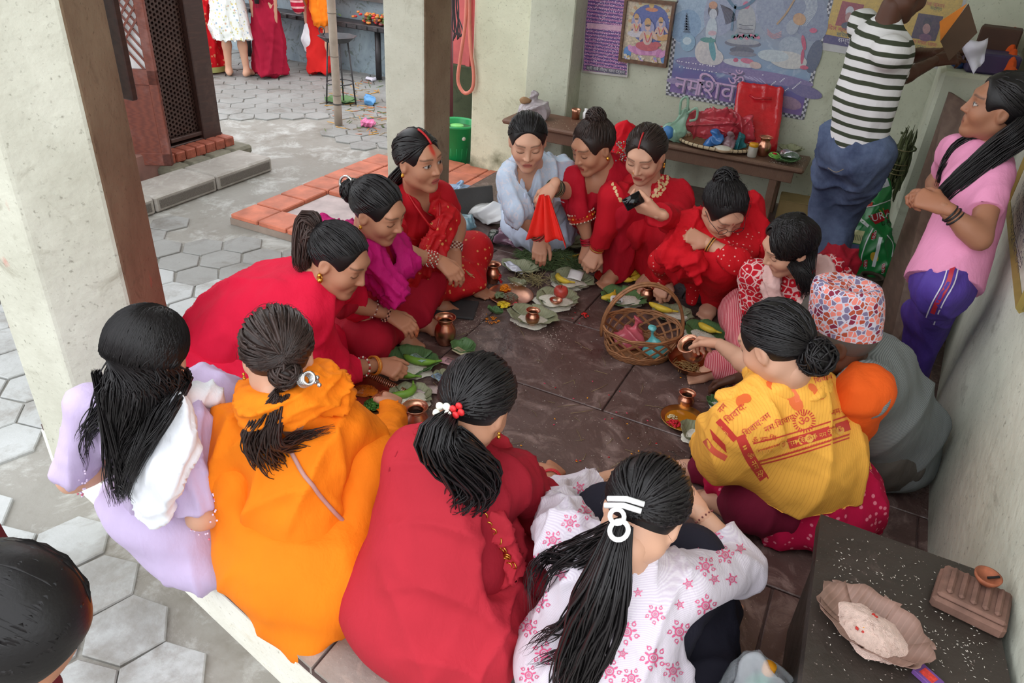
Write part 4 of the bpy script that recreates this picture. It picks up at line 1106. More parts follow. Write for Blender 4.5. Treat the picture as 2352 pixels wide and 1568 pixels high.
m = MB(); gA, gB = onray(1098, 1165, J['neck']-J['fwd']*0.17-UP*0.12), onray(1175, 1295, J['neck']-J['fwd']*0.15-UP*0.25)
for k in range(26):
    p = lerp(gA, gB, k/25)+(J['right']*0.018)*math.sin(k*1.7); ring(m, p-J['fwd']*0.012, J['fwd']+rng.normal(size=3)*0.3, 0.009, 0.0022, 10, 4, col_=srgb(222, 176, 110))
m.build('gold_border', MAT_GOLD, sh3)
m = MB(); hair_cap(m, J['HF'], BLACK, rng); hair_back(m, J['HF'], A_(0, -0.85, -0.5), BLACK, rng, n=190, w=0.007); tie = hpt(J, 0, -0.098, -0.035)
tail(m, [tie, tie-J['fwd']*0.06-UP*0.03, onray(1085, 1090, J['neck']-J['fwd']*0.19-UP*0.02), onray(1070, 1140, J['neck']-J['fwd']*0.19-UP*0.10), onray(1050, 1175, J['neck']-J['fwd']*0.19-UP*0.15)], [0.02, 0.05, 0.062, 0.055, 0.03], BLACK, rng, n=150, w=0.0055, wav=0.012)
h3 = hair_obj(w3, m)
m = MB(); t0 = tie-J['HF'][:3, 1]*0.02
for k in range(5): m.ell(t0+J['HF'][:3, 0]*(0.014*math.cos(k*1.25)-0.012)+J['HF'][:3, 2]*0.014*math.sin(k*1.25), (0.010, 0.008, 0.010), n=8, m=6, c=srgb(240, 238, 225))
for k in range(4): m.ell(t0+J['HF'][:3, 0]*(0.018+0.010*math.cos(k*1.6))+J['HF'][:3, 2]*(0.016+0.010*math.sin(k*1.6)), (0.009, 0.006, 0.009), n=8, m=6, c=srgb(206, 40, 44))
m.build('flower_hair_tie', MAT_VC, h3); bangles(w3, J, 'R', [srgb(190, 30, 40)], 2, 0.85); earring(w3, J, 1, 0.004, 0.010)

# --- girl in the white blouse with pink flowers, bent forward
def floral(t):
    c = t.mix(t.ramp(t.wave(70, vec=t.coord((1, 1, 1)), direction='Z', dist=1.0), [(0.0, 0.0), (1.0, 1.0)]), srgb(206, 194, 208), srgb(220, 212, 220)); return c
C_FLO = cloth_print('white_crepe', floral)
J = pose(neck=(1440, 1310, .50), head=(1478, 1180, .62), hip=(1370, 1545, .11), caz=84, faz=84, fpit=-55, size=1.06, shL=(1300, 1235, .44), shR=(1560, 1345, .45),
         elL=(1270, 1150, .20), elR=(1705, 1300, .30), wrL=(1420, 1090, .14), wrR=(1602, 1170, .37), legs='squat', knL=(1400, 1180, .30), knR=(1585, 1285, .38), anR=(1640, 1420, .07), anL=(1450, 1330, .07))
w4 = new_person('girl in a white blouse with pink flower prints, white clip in her long ponytail', J)
make_body(w4, J, 'light', faces=True, hvox=0.006, handR=dict(d=A_(-0.75, 0.5, 0.1), back=A_(0.2, -0.6, 0.8), curl=40))
s = SDF(); torso_chain(s, J, 0.012, hipr=0.19, waist=0.15, chest=0.14, fs=0.85)
for S in 'LR': arm_chain(s, J, S, 0.024, f1=0.62, puff=0.006)
s.ell(J['hip']+A_(0.02, -0.05, 0.04), (0.22, 0.17, 0.16), k=0.06); s.cap(J['neck']-J['spine']*.02, J['neck']+J['spine']*.045, .075, .062, k=.03); top4 = garment('blouse', s, C_FLO, w4, amp=0.006, freq=36, seed=41)
s = SDF()
for S in 'LR': leg_chain(s, J, S, 0.02)
s.ell(J['hip'], (0.19, 0.18, 0.12), k=0.05); s.cap(P(1600, 1400, .06), P(1620, 1540, .04), 0.09, 0.09, k=0.08); garment('trousers', s, cloth('black_cotton', srgb(32, 30, 42)), w4, amp=0.006, seed=42, floor=0.004)
bv4 = bvh_of(top4); m = MB(); r4 = np.random.default_rng(4)
fl4 = [(1465, 1360, 14), (1560, 1388, 15), (1505, 1410, 22), (1620, 1390, 24), (1560, 1450, 26), (1440, 1450, 28), (1500, 1510, 28), (1620, 1300, 22), (1665, 1275, 20), (1640, 1230, 20), (1680, 1330, 18), (1640, 1330, 16), (1700, 1260, 16), (1430, 1500, 16), (1350, 1170, 22), (1310, 1200, 20), (1270, 1240, 22), (1230, 1290, 20), (1240, 1380, 24), (1215, 1440, 22), (1250, 1500, 26), (1215, 1550, 22), (1310, 1470, 20), (1400, 1540, 26), (1330, 1120, 18), (1290, 1320, 18), (1580, 1340, 16), (1450, 1555, 22), (1545, 1540, 22), (1300, 1560, 22), (1370, 1120, 14), (1225, 1340, 16), (1660, 1200, 14), (1600, 1250, 14)]
PK = srgb(226, 96, 140)
for x, y, r in fl4:
    a = r4.uniform(0, 6.28)
    for v2, f2 in (ring2(x, y, r*0.30, r*0.42), ring2(x, y, r*0.14, r*0.20, 10), disc2(x, y, r*0.07)): stamp(m, bv4, v2, f2, c=PK)
    for k in range(5):
        b = a+k*1.25; stamp(m, bv4, *disc2(x+r*0.62*math.cos(b), y+r*0.62*math.sin(b), r*0.20, r*0.09, b), c=PK)
        if r > 18:
            xx, yy = x+r*0.85*math.cos(b+0.6), y+r*0.85*math.sin(b+0.6); stamp(m, bv4, *ring2(xx, yy, r*0.12, r*0.19, 10), c=PK); stamp(m, bv4, *disc2(xx+r*0.2*math.cos(b), yy+r*0.2*math.sin(b), r*0.12, r*0.05, b+0.8), c=PK)

m.build('pink_flower_print', MAT_VC, top4, kind='stuff'); m = MB(); hair_cap(m, J['HF'], BLACK, rng, thick=1.0, low=-.06); tie = hpt(J, -0.01, -0.098, -0.055)
hair_back(m, J['HF'], A_(0, -0.85, -0.55), BLACK, rng, n=220, w=0.008, lift=0.03); strands(m, J['HF'], 40, BLACK, rng, L=0.05)
g4 = lambda px, py, d: onray(px, py, lerp(J['neck'], J['hip'], d)-J['fwd']*0.22+UP*0.02)
tail(m, [tie, g4(1395, 1330, 0.1), g4(1370, 1410, 0.3), g4(1345, 1490, 0.55), g4(1320, 1560, 0.8), g4(1305, 1610, 1.0)], [0.025, 0.045, 0.055, 0.06, 0.055, 0.04], BLACK, rng, n=170, w=0.006, wav=0.008, segs=18)
for ps in ([(1330, 1250), (1270, 1290), (1220, 1360)], [(1340, 1270), (1280, 1320), (1240, 1400)], [(1350, 1290), (1260, 1270), (1215, 1330), (1230, 1420)], [(1320, 1420), (1265, 1460), (1210, 1500)], [(1330, 1460), (1290, 1500), (1220, 1530)]):
    q = [tie]+[hit(bv4, a, b, 0.015) if hit(bv4, a, b) is not None else g4(a, b, 0.3) for a, b in ps]; tail(m, q, [0.016, 0.014, 0.010, 0.004], BLACK, rng, n=14, w=0.003, core=False)
h4 = hair_obj(w4, m)
m = MB(); X, Y_, Z_ = J['HF'][:3, 0], J['HF'][:3, 1], J['HF'][:3, 2]; c0 = tie-Y_*0.035-Z_*0.005
for a in (0.0, 0.014): m.tube([c0-X*0.035+Z_*(0.018+a), c0+Z_*(0.030+a)-Y_*0.01, c0+X*0.032+Z_*(0.036+a)], 0.006, n=8)
ring(m, c0+X*0.012-Z_*0.016-Y_*0.012, Y_+X*0.2, 0.019, 0.0052, 18, 8); ring(m, c0-X*0.002+Z_*0.006-Y_*0.012, Y_-X*0.3, 0.014, 0.005, 16, 8)
m.build('claw_clip', M('white_plastic', srgb(240, 240, 240), rough=0.3, var=0.02), h4)
m = MB(); d = unit(J['wrR']-J['elR'])
for k in range(16):
    a = k*0.393; u = unit(np.cross(d, UP)); v_ = np.cross(d, u); m.ell(lerp(J['elR'], J['wrR'], 0.86)+(u*math.cos(a)+v_*math.sin(a))*0.030, 0.0028, n=6, m=4, c=srgb(120, 60, 60))
m.build('bead_bracelet', MAT_VC, w4)

# --- woman under the yellow printed shawl
def shawl_y(t):
    st_ = t.ramp(t.wave(55, vec=t.coord((1, 1, 0)), direction='DIAGONAL', dist=0.6), [(0.86, 0.0), (0.95, 0.3)])
    c = t.mix(st_, srgb(244, 178, 74), srgb(206, 126, 50)); return t.mix(t.ramp(t.noise(3, 3), [(0.58, 0.0), (0.66, 0.5)]), c, srgb(226, 104, 50))
C_YEL = cloth_print('saffron_printed_cotton', shawl_y)
J = pose(neck=(1800, 895, .56), head=(1782, 790, .72), hip=(1855, 1120, .13), caz=160, faz=152, fpit=-34, size=1.06, shL=(1710, 970, .50), shR=(1800, 905, .50),
         elL=(1662, 1045, .30), elR=(1735, 848, .40), wrL=(1625, 1015, .13), wrR=(1652, 790, .33), legs='cross', knL=(1740, 1150, .13), anL=(1690, 1160, .06))
w5 = new_person('woman wrapped in a saffron shawl printed with red letters, pouring from a copper pot', J)
make_body(w5, J, 'light', faces=True, hvox=0.005, handR=dict(d=A_(-0.6, 0.5, -0.25), back=A_(0, 0.4, 0.9), curl=45, stain=srgb(200, 60, 40)), handL=dict(curl=40))
s = SDF(); torso_chain(s, J, 0.026, hipr=0.185, waist=0.165, chest=0.15, fs=0.9)
arm_chain(s, J, 'L', 0.036, f1=0.75, k=0.05); s.cap(J['shR'], lerp(J['shR'], J['elR'], 0.6), 0.085, 0.075, k=0.05)
s.cap(lerp(J['shL'], J['elL'], 0.6), lerp(J['hip'], J['neck'], 0.35)+J['right']*-0.12+J['fwd']*0.1, 0.10, 0.10, k=0.06)
[s.cap(J['neck']+(J['right']*math.cos(a)+J['fwd']*math.sin(a))*.075+UP*(.03-.012*math.sin(a)), J['neck']+(J['right']*math.cos(a+.6)+J['fwd']*math.sin(a+.6))*.075+UP*(.03-.012*math.sin(a+.6)), .046, k=.03) for a in np.arange(2.2, 7.2, .6)]; s.ell(J['neck']-J['fwd']*.045-UP*.02, .105, k=.04); s.cap(J['neck']-J['fwd']*.06, J['neck']-J['fwd']*.045+UP*.06, .08, .07, k=.04); s.cut(J['hip']+UP*0.10, unit(A_(0.12, 0.15, -1))); sh5 = garment('shawl', s, C_YEL, w5, amp=0.007, freq=26, seed=51, axis=(0.4, -0.4, 1), vox=0.008)
scarf('shawl_collar', [J['shL']+UP*0.05+J['fwd']*0.07, J['neck']-J['right']*0.07-J['fwd']*0.02+UP*0.04, J['neck']-J['fwd']*0.075+UP*0.05, J['neck']+J['right']*0.07-J['fwd']*0.02+UP*0.05, J['shR']+UP*0.05+J['fwd']*0.08], [0.045, 0.055, 0.055, 0.055, 0.045], C_YEL, w5, flat=UP, fs=0.8, amp=0.006, freq=80, seed=52)
def dots_m(t):
    d = t.vor(42.0); return t.mix(t.ramp(d, [(0.22, 1.0), (0.30, 0.0)]), srgb(188, 14, 66), srgb(232, 130, 150))
C_MAG = cloth_print('magenta_dotted_cotton', dots_m)
s = SDF().ell(J['hip']+A_(0.02, 0, 0.0), (0.235, 0.225, 0.19), k=0.06).ell(J['hip']+J['fwd']*0.15-UP*0.04, (0.22, 0.24, 0.10), k=0.06)
s.cap(P(1800, 1120, .08), P(1795, 1235, .03), 0.07, 0.05, k=0.07).cap(P(1880, 1120, .1), P(1900, 1215, .04), 0.09, 0.06, k=0.07); garment('skirt', s, C_MAG, w5, amp=0.008, freq=28, seed=53, floor=0.004)
s = SDF(); leg_chain(s, J, 'L', 0.035, t1=0.75); leg_chain(s, J, 'R', 0.02); garment('trousers', s, cloth('maroon_cotton', srgb(110, 18, 46)), w5, amp=0.005, seed=54, floor=0.004)
b5 = bvh_of(sh5); m = MB(); RD = srgb(206, 66, 58); YL = srgb(240, 178, 84)
stamp(m, b5, *band2([(1765, 1100), (1820, 1072), (1900, 1050), (1955, 1030)], 62, 30), c=srgb(222, 96, 74), lift=0.0012)
stamp(m, b5, *band2([(1735, 1040), (1800, 1022), (1880, 998), (1950, 975)], 24, 30), c=RD, lift=0.0012)
for dy in (-22, 22, 30): stamp(m, b5, *band2([(1730, 1040+dy), (1800, 1022+dy), (1880, 998+dy), (1950, 975+dy)], 3, 30), c=RD)
for dx in (0, 34): stamp(m, b5, *band2([(1700+dx*0.4, 1000+dx*0.2), (1722+dx*0.4, 1050), (1755+dx*0.3, 1098)], 22 if dx == 0 else 3, 20), c=RD)
stamp(m, b5, *band2([(1650, 965), (1668, 985), (1690, 1010)], 14, 14), c=RD); stamp(m, b5, *band2([(1620, 1010), (1640, 1035), (1668, 1052)], 14, 14), c=srgb(222, 96, 74))
for k in range(14): stamp(m, b5, *band2([(1632+k*2.5, 985+k*2.6), (1640+k*2.2, 1010+k*2.2)], 1.8, 4), c=RD)
for x, y in ((1800, 1021), (1858, 1006), (1928, 988)): stamp(m, b5, *disc2(x, y, 10), c=YL, lift=0.0022); stamp(m, b5, *text2('ॐ', x, y, 13, -14), c=RD, lift=0.003)
for tx, x, y, sz, an, c_ in (('ॐ नम शिवाय', 1832, 1013, 17, -15, YL), ('ॐ नम शिवा', 1895, 996, 15, -15, YL), ('शिवाय', 1757, 1036, 16, -12, YL), ('ॐ नम शि', 1733, 1066, 18, 63, YL), ('नम:शिवाय', 1790, 972, 20, -25, RD), ('शिवाय:नम', 1738, 975, 20, -38, RD), ('शिवाय:', 1690, 950, 22, -42, RD), ('नम', 1660, 938, 18, -50, RD), ('ॐ', 1846, 966, 32, -14, RD), ('ॐ नमःशि', 1755, 1008, 16, -8, RD), ('नमः', 1920, 945, 18, -20, RD), ('शिवाय', 1890, 870, 18, -15, RD), ('ॐ नम:', 1662, 990, 12, 42, YL)):
    v2, f2 = text2(tx, x, y, sz, an); stamp(m, b5, v2, f2, c=c_, lift=0.003)
for k in range(24):
    a = k*2*math.pi/24; stamp(m, b5, *band2([(1846+18*math.cos(a), 966+18*math.sin(a)), (1846+27*math.cos(a), 966+27*math.sin(a))], 2.6, 3), c=RD)
for v2, f2 in (disc2(1712, 915, 14, 11), disc2(1700, 922, 10, 13), disc2(1810, 900, 34, 15, 0.7), disc2(1828, 925, 22, 14, 0.9), disc2(1780, 885, 22, 12, 0.3), disc2(1880, 905, 16, 9, 0.7), disc2(1866, 890, 12, 8, 0.7)): stamp(m, b5, v2, f2, c=srgb(228, 108, 52))
for k in range(60):
    u = k/59; stamp(m, b5, *band2([(1738+210*u, 1016-66*u+22), (1740+210*u, 1011-66*u+22)], 1.6, 3), c=RD); stamp(m, b5, *band2([(1738+210*u, 1064-64*u), (1740+210*u, 1059-64*u)], 1.6, 3), c=RD)
m.build('red_letter_print', MAT_VC, sh5)
m = MB(); hair_cap(m, J['HF'], BLACK, rng); hair_back(m, J['HF'], A_(0.08, -0.85, -0.5), BLACK, rng, n=180, w=0.0075); bun(m, J['HF'], (0.012, -0.098, -0.05), 0.050, BLACK, rng); strands(m, J['HF'], 30, BLACK, rng, L=0.03)
hair_obj(w5, m); bangles(w5, J, 'R', [srgb(130, 40, 40)], 1, 0.35, r=0.036, t=0.002)

# --- elderly man with the patterned cap
J = pose(neck=(1985, 815, .58), head=(1926, 775, .68), hip=(2020, 1010, .16), caz=172, faz=182, fpit=-12, size=1.06, shL=(1985, 898, .57), shR=(1955, 790, .52),
         elL=(1942, 968, .40), elR=(1870, 830, .32), wrL=(1790, 930, .20), wrR=(1690, 870, .10), legs='squat', headup=(0.25, 0.0, 1))
w6 = new_person('elderly man in a grey knitted vest and tall patterned cap, squatting', J)
make_body(w6, J, 'deep', faces=True, hvox=0.005, handR=dict(stain=srgb(196, 70, 40), curl=35))
s = SDF(); torso_chain(s, J, 0.022, hipr=0.15, waist=0.135, chest=0.135, fs=0.9, bust=0); s.cap(J['shL'], lerp(J['shL'], J['elL'], 0.1), 0.075, 0.07, k=0.04).cap(J['shR'], lerp(J['shR'], J['elR'], 0.25), 0.07, 0.065, k=0.04)
s.cap(J['hip']-J['fwd']*0.06+UP*0.10, J['hip']-J['fwd']*0.09-UP*0.05, 0.13, 0.12, k=0.06)
def vest(t): return t.mix(t.ramp(t.wave(62, vec=t.coord(rot=(0, 0.5, 0.3)), direction='Z'), [(0.2, 0.0), (0.8, 1.0)]), srgb(104, 108, 108), srgb(132, 136, 136))
garment('vest', s, cloth_print('grey_rib_knit', vest, crease=0.15), w6, amp=0.006, freq=22, seed=61, axis=(0.2, 0.2, 1))
s = SDF(); arm_chain(s, J, 'L', 0.042, f1=0.8); arm_chain(s, J, 'R', 0.030, f1=0.7); garment('shirt_sleeves', s, cloth('orange_shirt', srgb(232, 92, 26)), w6, amp=0.007, freq=30, seed=62)
s = SDF()
for S in 'LR': leg_chain(s, J, S, 0.03, k=0.06)
s.ell(J['hip']-UP*0.01, (0.19, 0.18, 0.14), k=0.05); garment('trousers', s, cloth('grey_wool_trousers', srgb(88, 82, 76)), w6, amp=0.006, seed=63, floor=0.004)
m = MB(); s2 = SDF().ell(HC, HR*A_(0.95, 0.95, 0.93), k=0.01).ell((0, 0.1, -0.04), (0.08, 0.09, 0.12), k=0.012, sub=True); s2.cut((0, 0, -0.07), (0, 0.5, -1)); v, f = s2.mesh(0.006); m.add(xf(J['HF'], v), f, np.tile(A_(srgb(84, 78, 74)), (len(v), 1))); hair_obj(w6, m)
def topi(t):
    v = t.coord((1, 1, 1)); c = t.mix(t.ramp(t.vor(46, vec=v, out='Color'), [(0.0, 0.0), (1.0, 1.0)]), srgb(206, 112, 108), srgb(122, 110, 140))
    n = t.node('ShaderNodeSeparateColor'); t.l.new(t.vor(66, vec=v, out='Color'), n.inputs[0])
    c = t.ramp(n.outputs[0], [(0.0, srgb(222, 126, 112)), (0.3, srgb(168, 74, 52)), (0.5, srgb(120, 108, 138)), (0.72, srgb(226, 134, 124)), (0.88, srgb(128, 40, 62))], 'CONSTANT')
    e = t.vor(66, feature='DISTANCE_TO_EDGE', vec=v); return t.mix(t.ramp(e, [(0.06, 1.0), (0.10, 0.0)]), c, srgb(196, 192, 206))
m = MB(); prof = []
for k in range(25):
    pass
cz = [(-0.004, 1.0), (0.03, 1.02), (0.065, 1.0), (0.098, 0.97), (0.118, 0.90), (0.124, 0.74), (0.116, 0.5), (0.112, 0.2), (0.112, 0.02)]
ncap = 36; V = []
for zz, sc_ in cz:
    for k in range(ncap):
        a = 2*math.pi*k/ncap; rx, ry = 0.081*sc_, 0.096*sc_; tip = 0.014*math.sin(a) if zz > 0.09 else 0
        V.append((rx*math.cos(a), -0.014+ry*math.sin(a), 0.035+zz*1.08+tip-0.02*(1 if zz < 0 else 0)*math.sin(a)*-1))
F = [(i*ncap+k, i*ncap+(k+1) % ncap, (i+1)*ncap+(k+1) % ncap, (i+1)*ncap+k) for i in range(len(cz)-1) for k in range(ncap)]
m.add(xf(J['HF'], np.array(V)), F); cp = m.build('patterned_cap', cloth_print('dhaka_weave', topi, crease=0.1), w6)
m = MB()
for k in range(9):
    p = hpt(J, rng.uniform(-0.04, 0.04), rng.uniform(-0.03, 0.05), 0.152); m.tube([p, p+rng.normal(size=3)*0.012+UP*0.002], 0.0022, n=5, c=srgb(240, 170, 30))
m.build('marigold_petals', MAT_VC, cp, kind='stuff')
# --- woman with the pale pink scarf, hair falling forward
def bandh(t):
    v = t.coord(); e = t.vor(34, feature='DISTANCE_TO_EDGE', vec=v); d = t.vor(34, vec=v)
    c = t.mix(t.ramp(e, [(0.05, 1.0), (0.09, 0.0)]), srgb(190, 22, 40), srgb(226, 186, 184)); return t.mix(t.ramp(d, [(0.16, 0.9), (0.20, 0.0)]), c, srgb(224, 180, 178))
C_BAN = cloth_print('red_block_print', bandh)
def knit(t): return t.mix(t.ramp(t.wave(40, vec=t.coord(rot=(0, 0.4, 0))), [(0.3, 0.0), (0.7, 1.0)]), srgb(186, 56, 74), srgb(216, 150, 152))
J = pose(neck=(1824, 622, .50), head=(1814, 566, .65), caz=246, lean=14, faz=212, fpit=-30, size=1.04, hz=.13, elL=None, wrL=(1850, 735, .22), elR=(1730, 700, .30), wrR=(1800, 735, .24), shR=(1738, 628, .47), shL=(1908, 622, .47), legs='cross', knR=(1700, 720, .18))
w7 = new_person('woman in red block print with a pale pink scarf, loose hair falling over her face', J)
make_body(w7, J, 'light', faces=True, hvox=0.004, tikka='dot')
s = SDF(); torso_chain(s, J, 0.012)
for S in 'LR': arm_chain(s, J, S, 0.018, f1=0.25)
top7 = garment('kurta', s, C_BAN, w7, amp=0.005, freq=36, seed=71)
s = SDF().ell(J['hip'], (0.19, 0.19, 0.13), k=0.05)
for S in 'LR': leg_chain(s, J, S, 0.03)
garment('trousers', s, cloth_print('red_knit_stripe', knit), w7, amp=0.005, seed=72, floor=0.004)
C_PSC = cloth('pale_pink_scarf', srgb(222, 184, 178)); n_, f_, r_ = J['neck'], J['fwd'], J['right']
b7 = bvh_of(top7)
def onb(bv, pts, lift): q_ = [hit(bv, x, y, lift) for x, y in pts]; return [p for p in q_ if p is not None]
for sd, pts in ((73, [(1778, 622), (1768, 650), (1782, 685), (1805, 712), (1822, 728)]), (74, [(1882, 622), (1876, 655), (1858, 690), (1842, 712), (1830, 726)])):
    q_ = onb(b7, pts, .02); scarf('scarf', [n_-f_*.06+UP*.03+(r_*.07 if sd == 73 else -r_*.07)]+q_, [.04]+[.046]*len(q_), C_PSC, w7, flat=f_, fs=.5, seed=sd, freq=80)
scarf('red_shawl', [J['shL']+f_*0.05, J['shL']-f_*0.07+UP*0.02, onray(1905, 600, J['shL']-f_*0.12+UP*0.03), n_-f_*0.12-UP*0.06, J['hip']-f_*0.12+UP*0.15], [0.06, 0.075, 0.06, 0.075, 0.08], cloth('wine_red_shawl', srgb(140, 16, 34)), w7, seed=75, amp=0.007, freq=50)
m = MB(); hair_cap(m, J['HF'], BLACK, rng)
for i in range(330):
    st = A_(rng.normal()*0.05+0.12, rng.uniform(-0.5, 0.6), 1.0); sd = rng.random() < 0.62
    ps = rng.uniform(55, 150) if not sd else rng.uniform(-150, -38); e = A_(math.sin(math.radians(ps)), math.cos(math.radians(ps))*0.98, -0.55)
    pts = list(xf(J['HF'], np.array([HC+HR*slerp(st, e, t)*(1.0+0.03*rng.random()) for t in np.linspace(0, 1, 8)])))
    if sd:
        L_ = rng.uniform(0.3, 1.0); e1 = onray(rng.uniform(1825, 1872), 640, pts[-1]+f_*0.02-UP*0.05); e2 = onray(rng.uniform(1838, 1866), 640+50*L_, e1-UP*0.1); pts += [e1, e2]
    else: pts += [pts[-1]-UP*0.06-f_*0.03, pts[-1]-UP*0.14-f_*0.05]
    lock(m, spline(pts, 18), 0.0048, BLACK, rng)
hair_obj(w7, m)
m = MB(); ring(m, lerp(J['elL'], J['wrL'], 0.9), J['wrL']-J['elL'], 0.031, 0.006, 18, 6, col_=srgb(226, 214, 206)); m.ell(lerp(J['elL'], J['wrL'], 0.9)+UP*0.03, (0.015, 0.015, 0.006), c=srgb(30, 28, 26)); m.build('wristwatch', MAT_VC, w7)

# --- woman with glasses in the red dotted kurta
def dot_r(t):
    d = t.vor(46, rand=0.7); return t.mix(t.ramp(d, [(0.15, 1.0), (0.20, 0.0)]), srgb(200, 20, 32), srgb(232, 170, 160))
C_DOT = cloth_print('red_dotted_cotton', dot_r); C_BR = cloth('bright_red_chiffon', srgb(206, 18, 34))
J = pose(neck=(1655, 525, .50), head=(1662, 482, .62), caz=262, lean=42, faz=-48, fpit=-38, size=1.1, hz=.17, shR=(1575, 545, .46), shL=(1725, 550, .47), elR=(1515, 600, .32), wrR=(1530, 638, .16), elL=(1690, 600, .42), wrL=(1622, 556, .47),
         legs='squat', knR=(1570, 590, .36), anR=(1508, 628, .075), knL=(1660, 600, .38), anL=(1645, 680, .075), tors=0.5)
w8 = new_person('woman in glasses and a red dotted kurta, squatting with one hand to the floor', J)
make_body(w8, J, 'light', faces=True, hvox=0.0044, tikka='dot', lips=srgb(150, 60, 60), handR=dict(d=A_(-0.1, -0.5, -0.9), back=A_(-0.2, -0.9, 0.4), curl=40, pinch=1.0, stain=srgb(190, 60, 40)), handL=dict(d=A_(-0.85, -0.3, 0.3), back=A_(-0.2, -0.7, 0.7), curl=60), feetdir={'L': A_(-0.1, -1, 0), 'R': A_(-0.25, -1, 0)})
s = SDF(); torso_chain(s, J, 0.012)
for S in 'LR': arm_chain(s, J, S, 0.018, f1=0.55 if S == 'R' else 0.5)
s.cap(J['hip']+UP*0.15, P(1600, 635, .20), 0.10, 0.05, k=0.05).cap(P(1600, 635, .2), P(1590, 690, .06), 0.05, 0.04, k=0.05); top8 = garment('kurta', s, C_DOT, w8, amp=0.007, freq=34, seed=81)
s = SDF().ell(J['hip'], (0.18, 0.17, 0.14), k=0.05)
for S in 'LR': leg_chain(s, J, S, 0.03, thick=1.05)
s.cap(lerp(J['knL'], J['anL'], 0.3), J['anL']+UP*0.03, 0.10, 0.075, k=0.05); garment('trousers', s, C_BR, w8, amp=0.009, freq=30, seed=82, floor=0.03)
n_, f_, r_ = J['neck'], J['fwd'], J['right']
scarf('shawl', [n_+r_*0.02-f_*0.10+UP*0.02, J['shR']+UP*0.03-f_*0.05, J['shR']+f_*0.10-UP*0.06+r_*0.02, onray(1595, 600, J['shR']+f_*0.2-UP*0.18), onray(1600, 640, J['shR']+f_*0.22-UP*0.3)], [0.06, 0.085, 0.07, 0.05, 0.035], C_BR, w8, seed=83, amp=0.008, freq=60, flat=f_, fs=0.8)
scarf('shawl', [n_-r_*0.02-f_*0.11+UP*0.05, onray(1725, 470, J['shL']-f_*0.08+UP*0.07), J['shL']+r_*-0.03-UP*0.02, onray(1745, 560, J['shL']-UP*0.1+f_*0.05), onray(1700, 610, J['shL']-UP*0.2+f_*0.12)], [0.06, 0.07, 0.085, 0.06, 0.04], C_BR, w8, seed=84, amp=0.008, freq=60)
m = MB(); hair_cap(m, J['HF'], BLACK, rng, thick=1.05); hair_back(m, J['HF'], A_(0, -0.75, 0.5), BLACK, rng, n=190, w=0.008, lift=0.07, wave=0.02); bun(m, J['HF'], (0, -0.085, 0.085), 0.05, BLACK, rng); strands(m, J['HF'], 110, BLACK, rng, L=0.05); hair_obj(w8, m)
m = MB()
for sg in (-1, 1): ring(m, hpt(J, sg*0.033, 0.100, 0.006), J['HF'][:3, 1], 0.021, 0.0014, 18, 5, col_=(0.03, 0.03, 0.03)); m.tube([hpt(J, sg*0.054, 0.098, 0.008), hpt(J, sg*0.076, 0.05, 0.008), hpt(J, sg*0.08, 0.0, 0.006)], 0.0013, n=5, c=(0.03, 0.03, 0.03))
m.tube([hpt(J, -0.012, 0.103, 0.008), hpt(J, 0.012, 0.103, 0.008)], 0.0014, n=5, c=(0.03, 0.03, 0.03)); m.build('spectacles', MAT_VC, w8)
bangles(w8, J, 'R', [srgb(190, 20, 36), srgb(170, 14, 30)], 7, 0.95, step=0.005, r=0.033, t=0.003); bangles(w8, J, 'L', [srgb(200, 150, 80), srgb(40, 30, 30)], 3, 0.9, step=0.006)

# --- woman holding the phone
def red_f(t): return t.mix(t.ramp(t.noise(2, 3), [(0.3, 0.0), (0.7, 1.0)]), srgb(178, 14, 34), srgb(200, 22, 42))
C_R9 = cloth('scarlet_cotton', srgb(190, 18, 36))
J = pose(neck=(1490, 425, .57), head=(1482, 355, .75), caz=262, lean=22, faz=268, fpit=-26, size=1.12, hz=.17, shR=(1405, 450, .52), shL=(1562, 450, .53), elR=(1392, 520, .36), wrR=(1370, 572, .22), elL=(1560, 510, .46), wrL=(1510, 490, .60),
         legs='squat', knR=(1455, 510, .36), anR=(1412, 575, .075), knL=(1545, 530, .38), anL=(1502, 622, .075))
w9 = new_person('woman in scarlet with gold embroidery, looking down and holding a phone', J)
make_body(w9, J, bust=.05, skin='light', faces=True, hvox=0.0042, lips=srgb(168, 20, 36), handR=dict(d=A_(-0.2, -0.45, -0.85), back=A_(0.2, -0.9, 0.3), curl=38, pinch=1.0, stain=srgb(190, 50, 50)), handL=dict(d=A_(-0.95, -0.1, 0.15), back=A_(0.1, -0.75, -0.6), curl=30, thumb=A_(0, 0, 1)), feetdir={'L': A_(-0.2, -1, 0), 'R': A_(-0.2, -1, 0)})
s = SDF(); torso_chain(s, J, 0.012)
for S in 'LR': arm_chain(s, J, S, 0.018, f1=0.85)
vneck(s, J, 0.15); top9 = garment('kurta', s, C_R9, w9, amp=0.006, freq=34, seed=91)
s = SDF().ell(J['hip'], (0.18, 0.17, 0.14), k=0.05)
for S in 'LR': leg_chain(s, J, S, 0.03, thick=1.0)
s.cap(lerp(J['knL'], J['anL'], 0.1), J['anL']+UP*0.02, 0.085, 0.075, k=0.04); garment('trousers', s, C_R9, w9, amp=0.008, freq=30, seed=92, floor=0.02)
b9 = bvh_of(top9); m = MB(); GD = srgb(226, 190, 140)
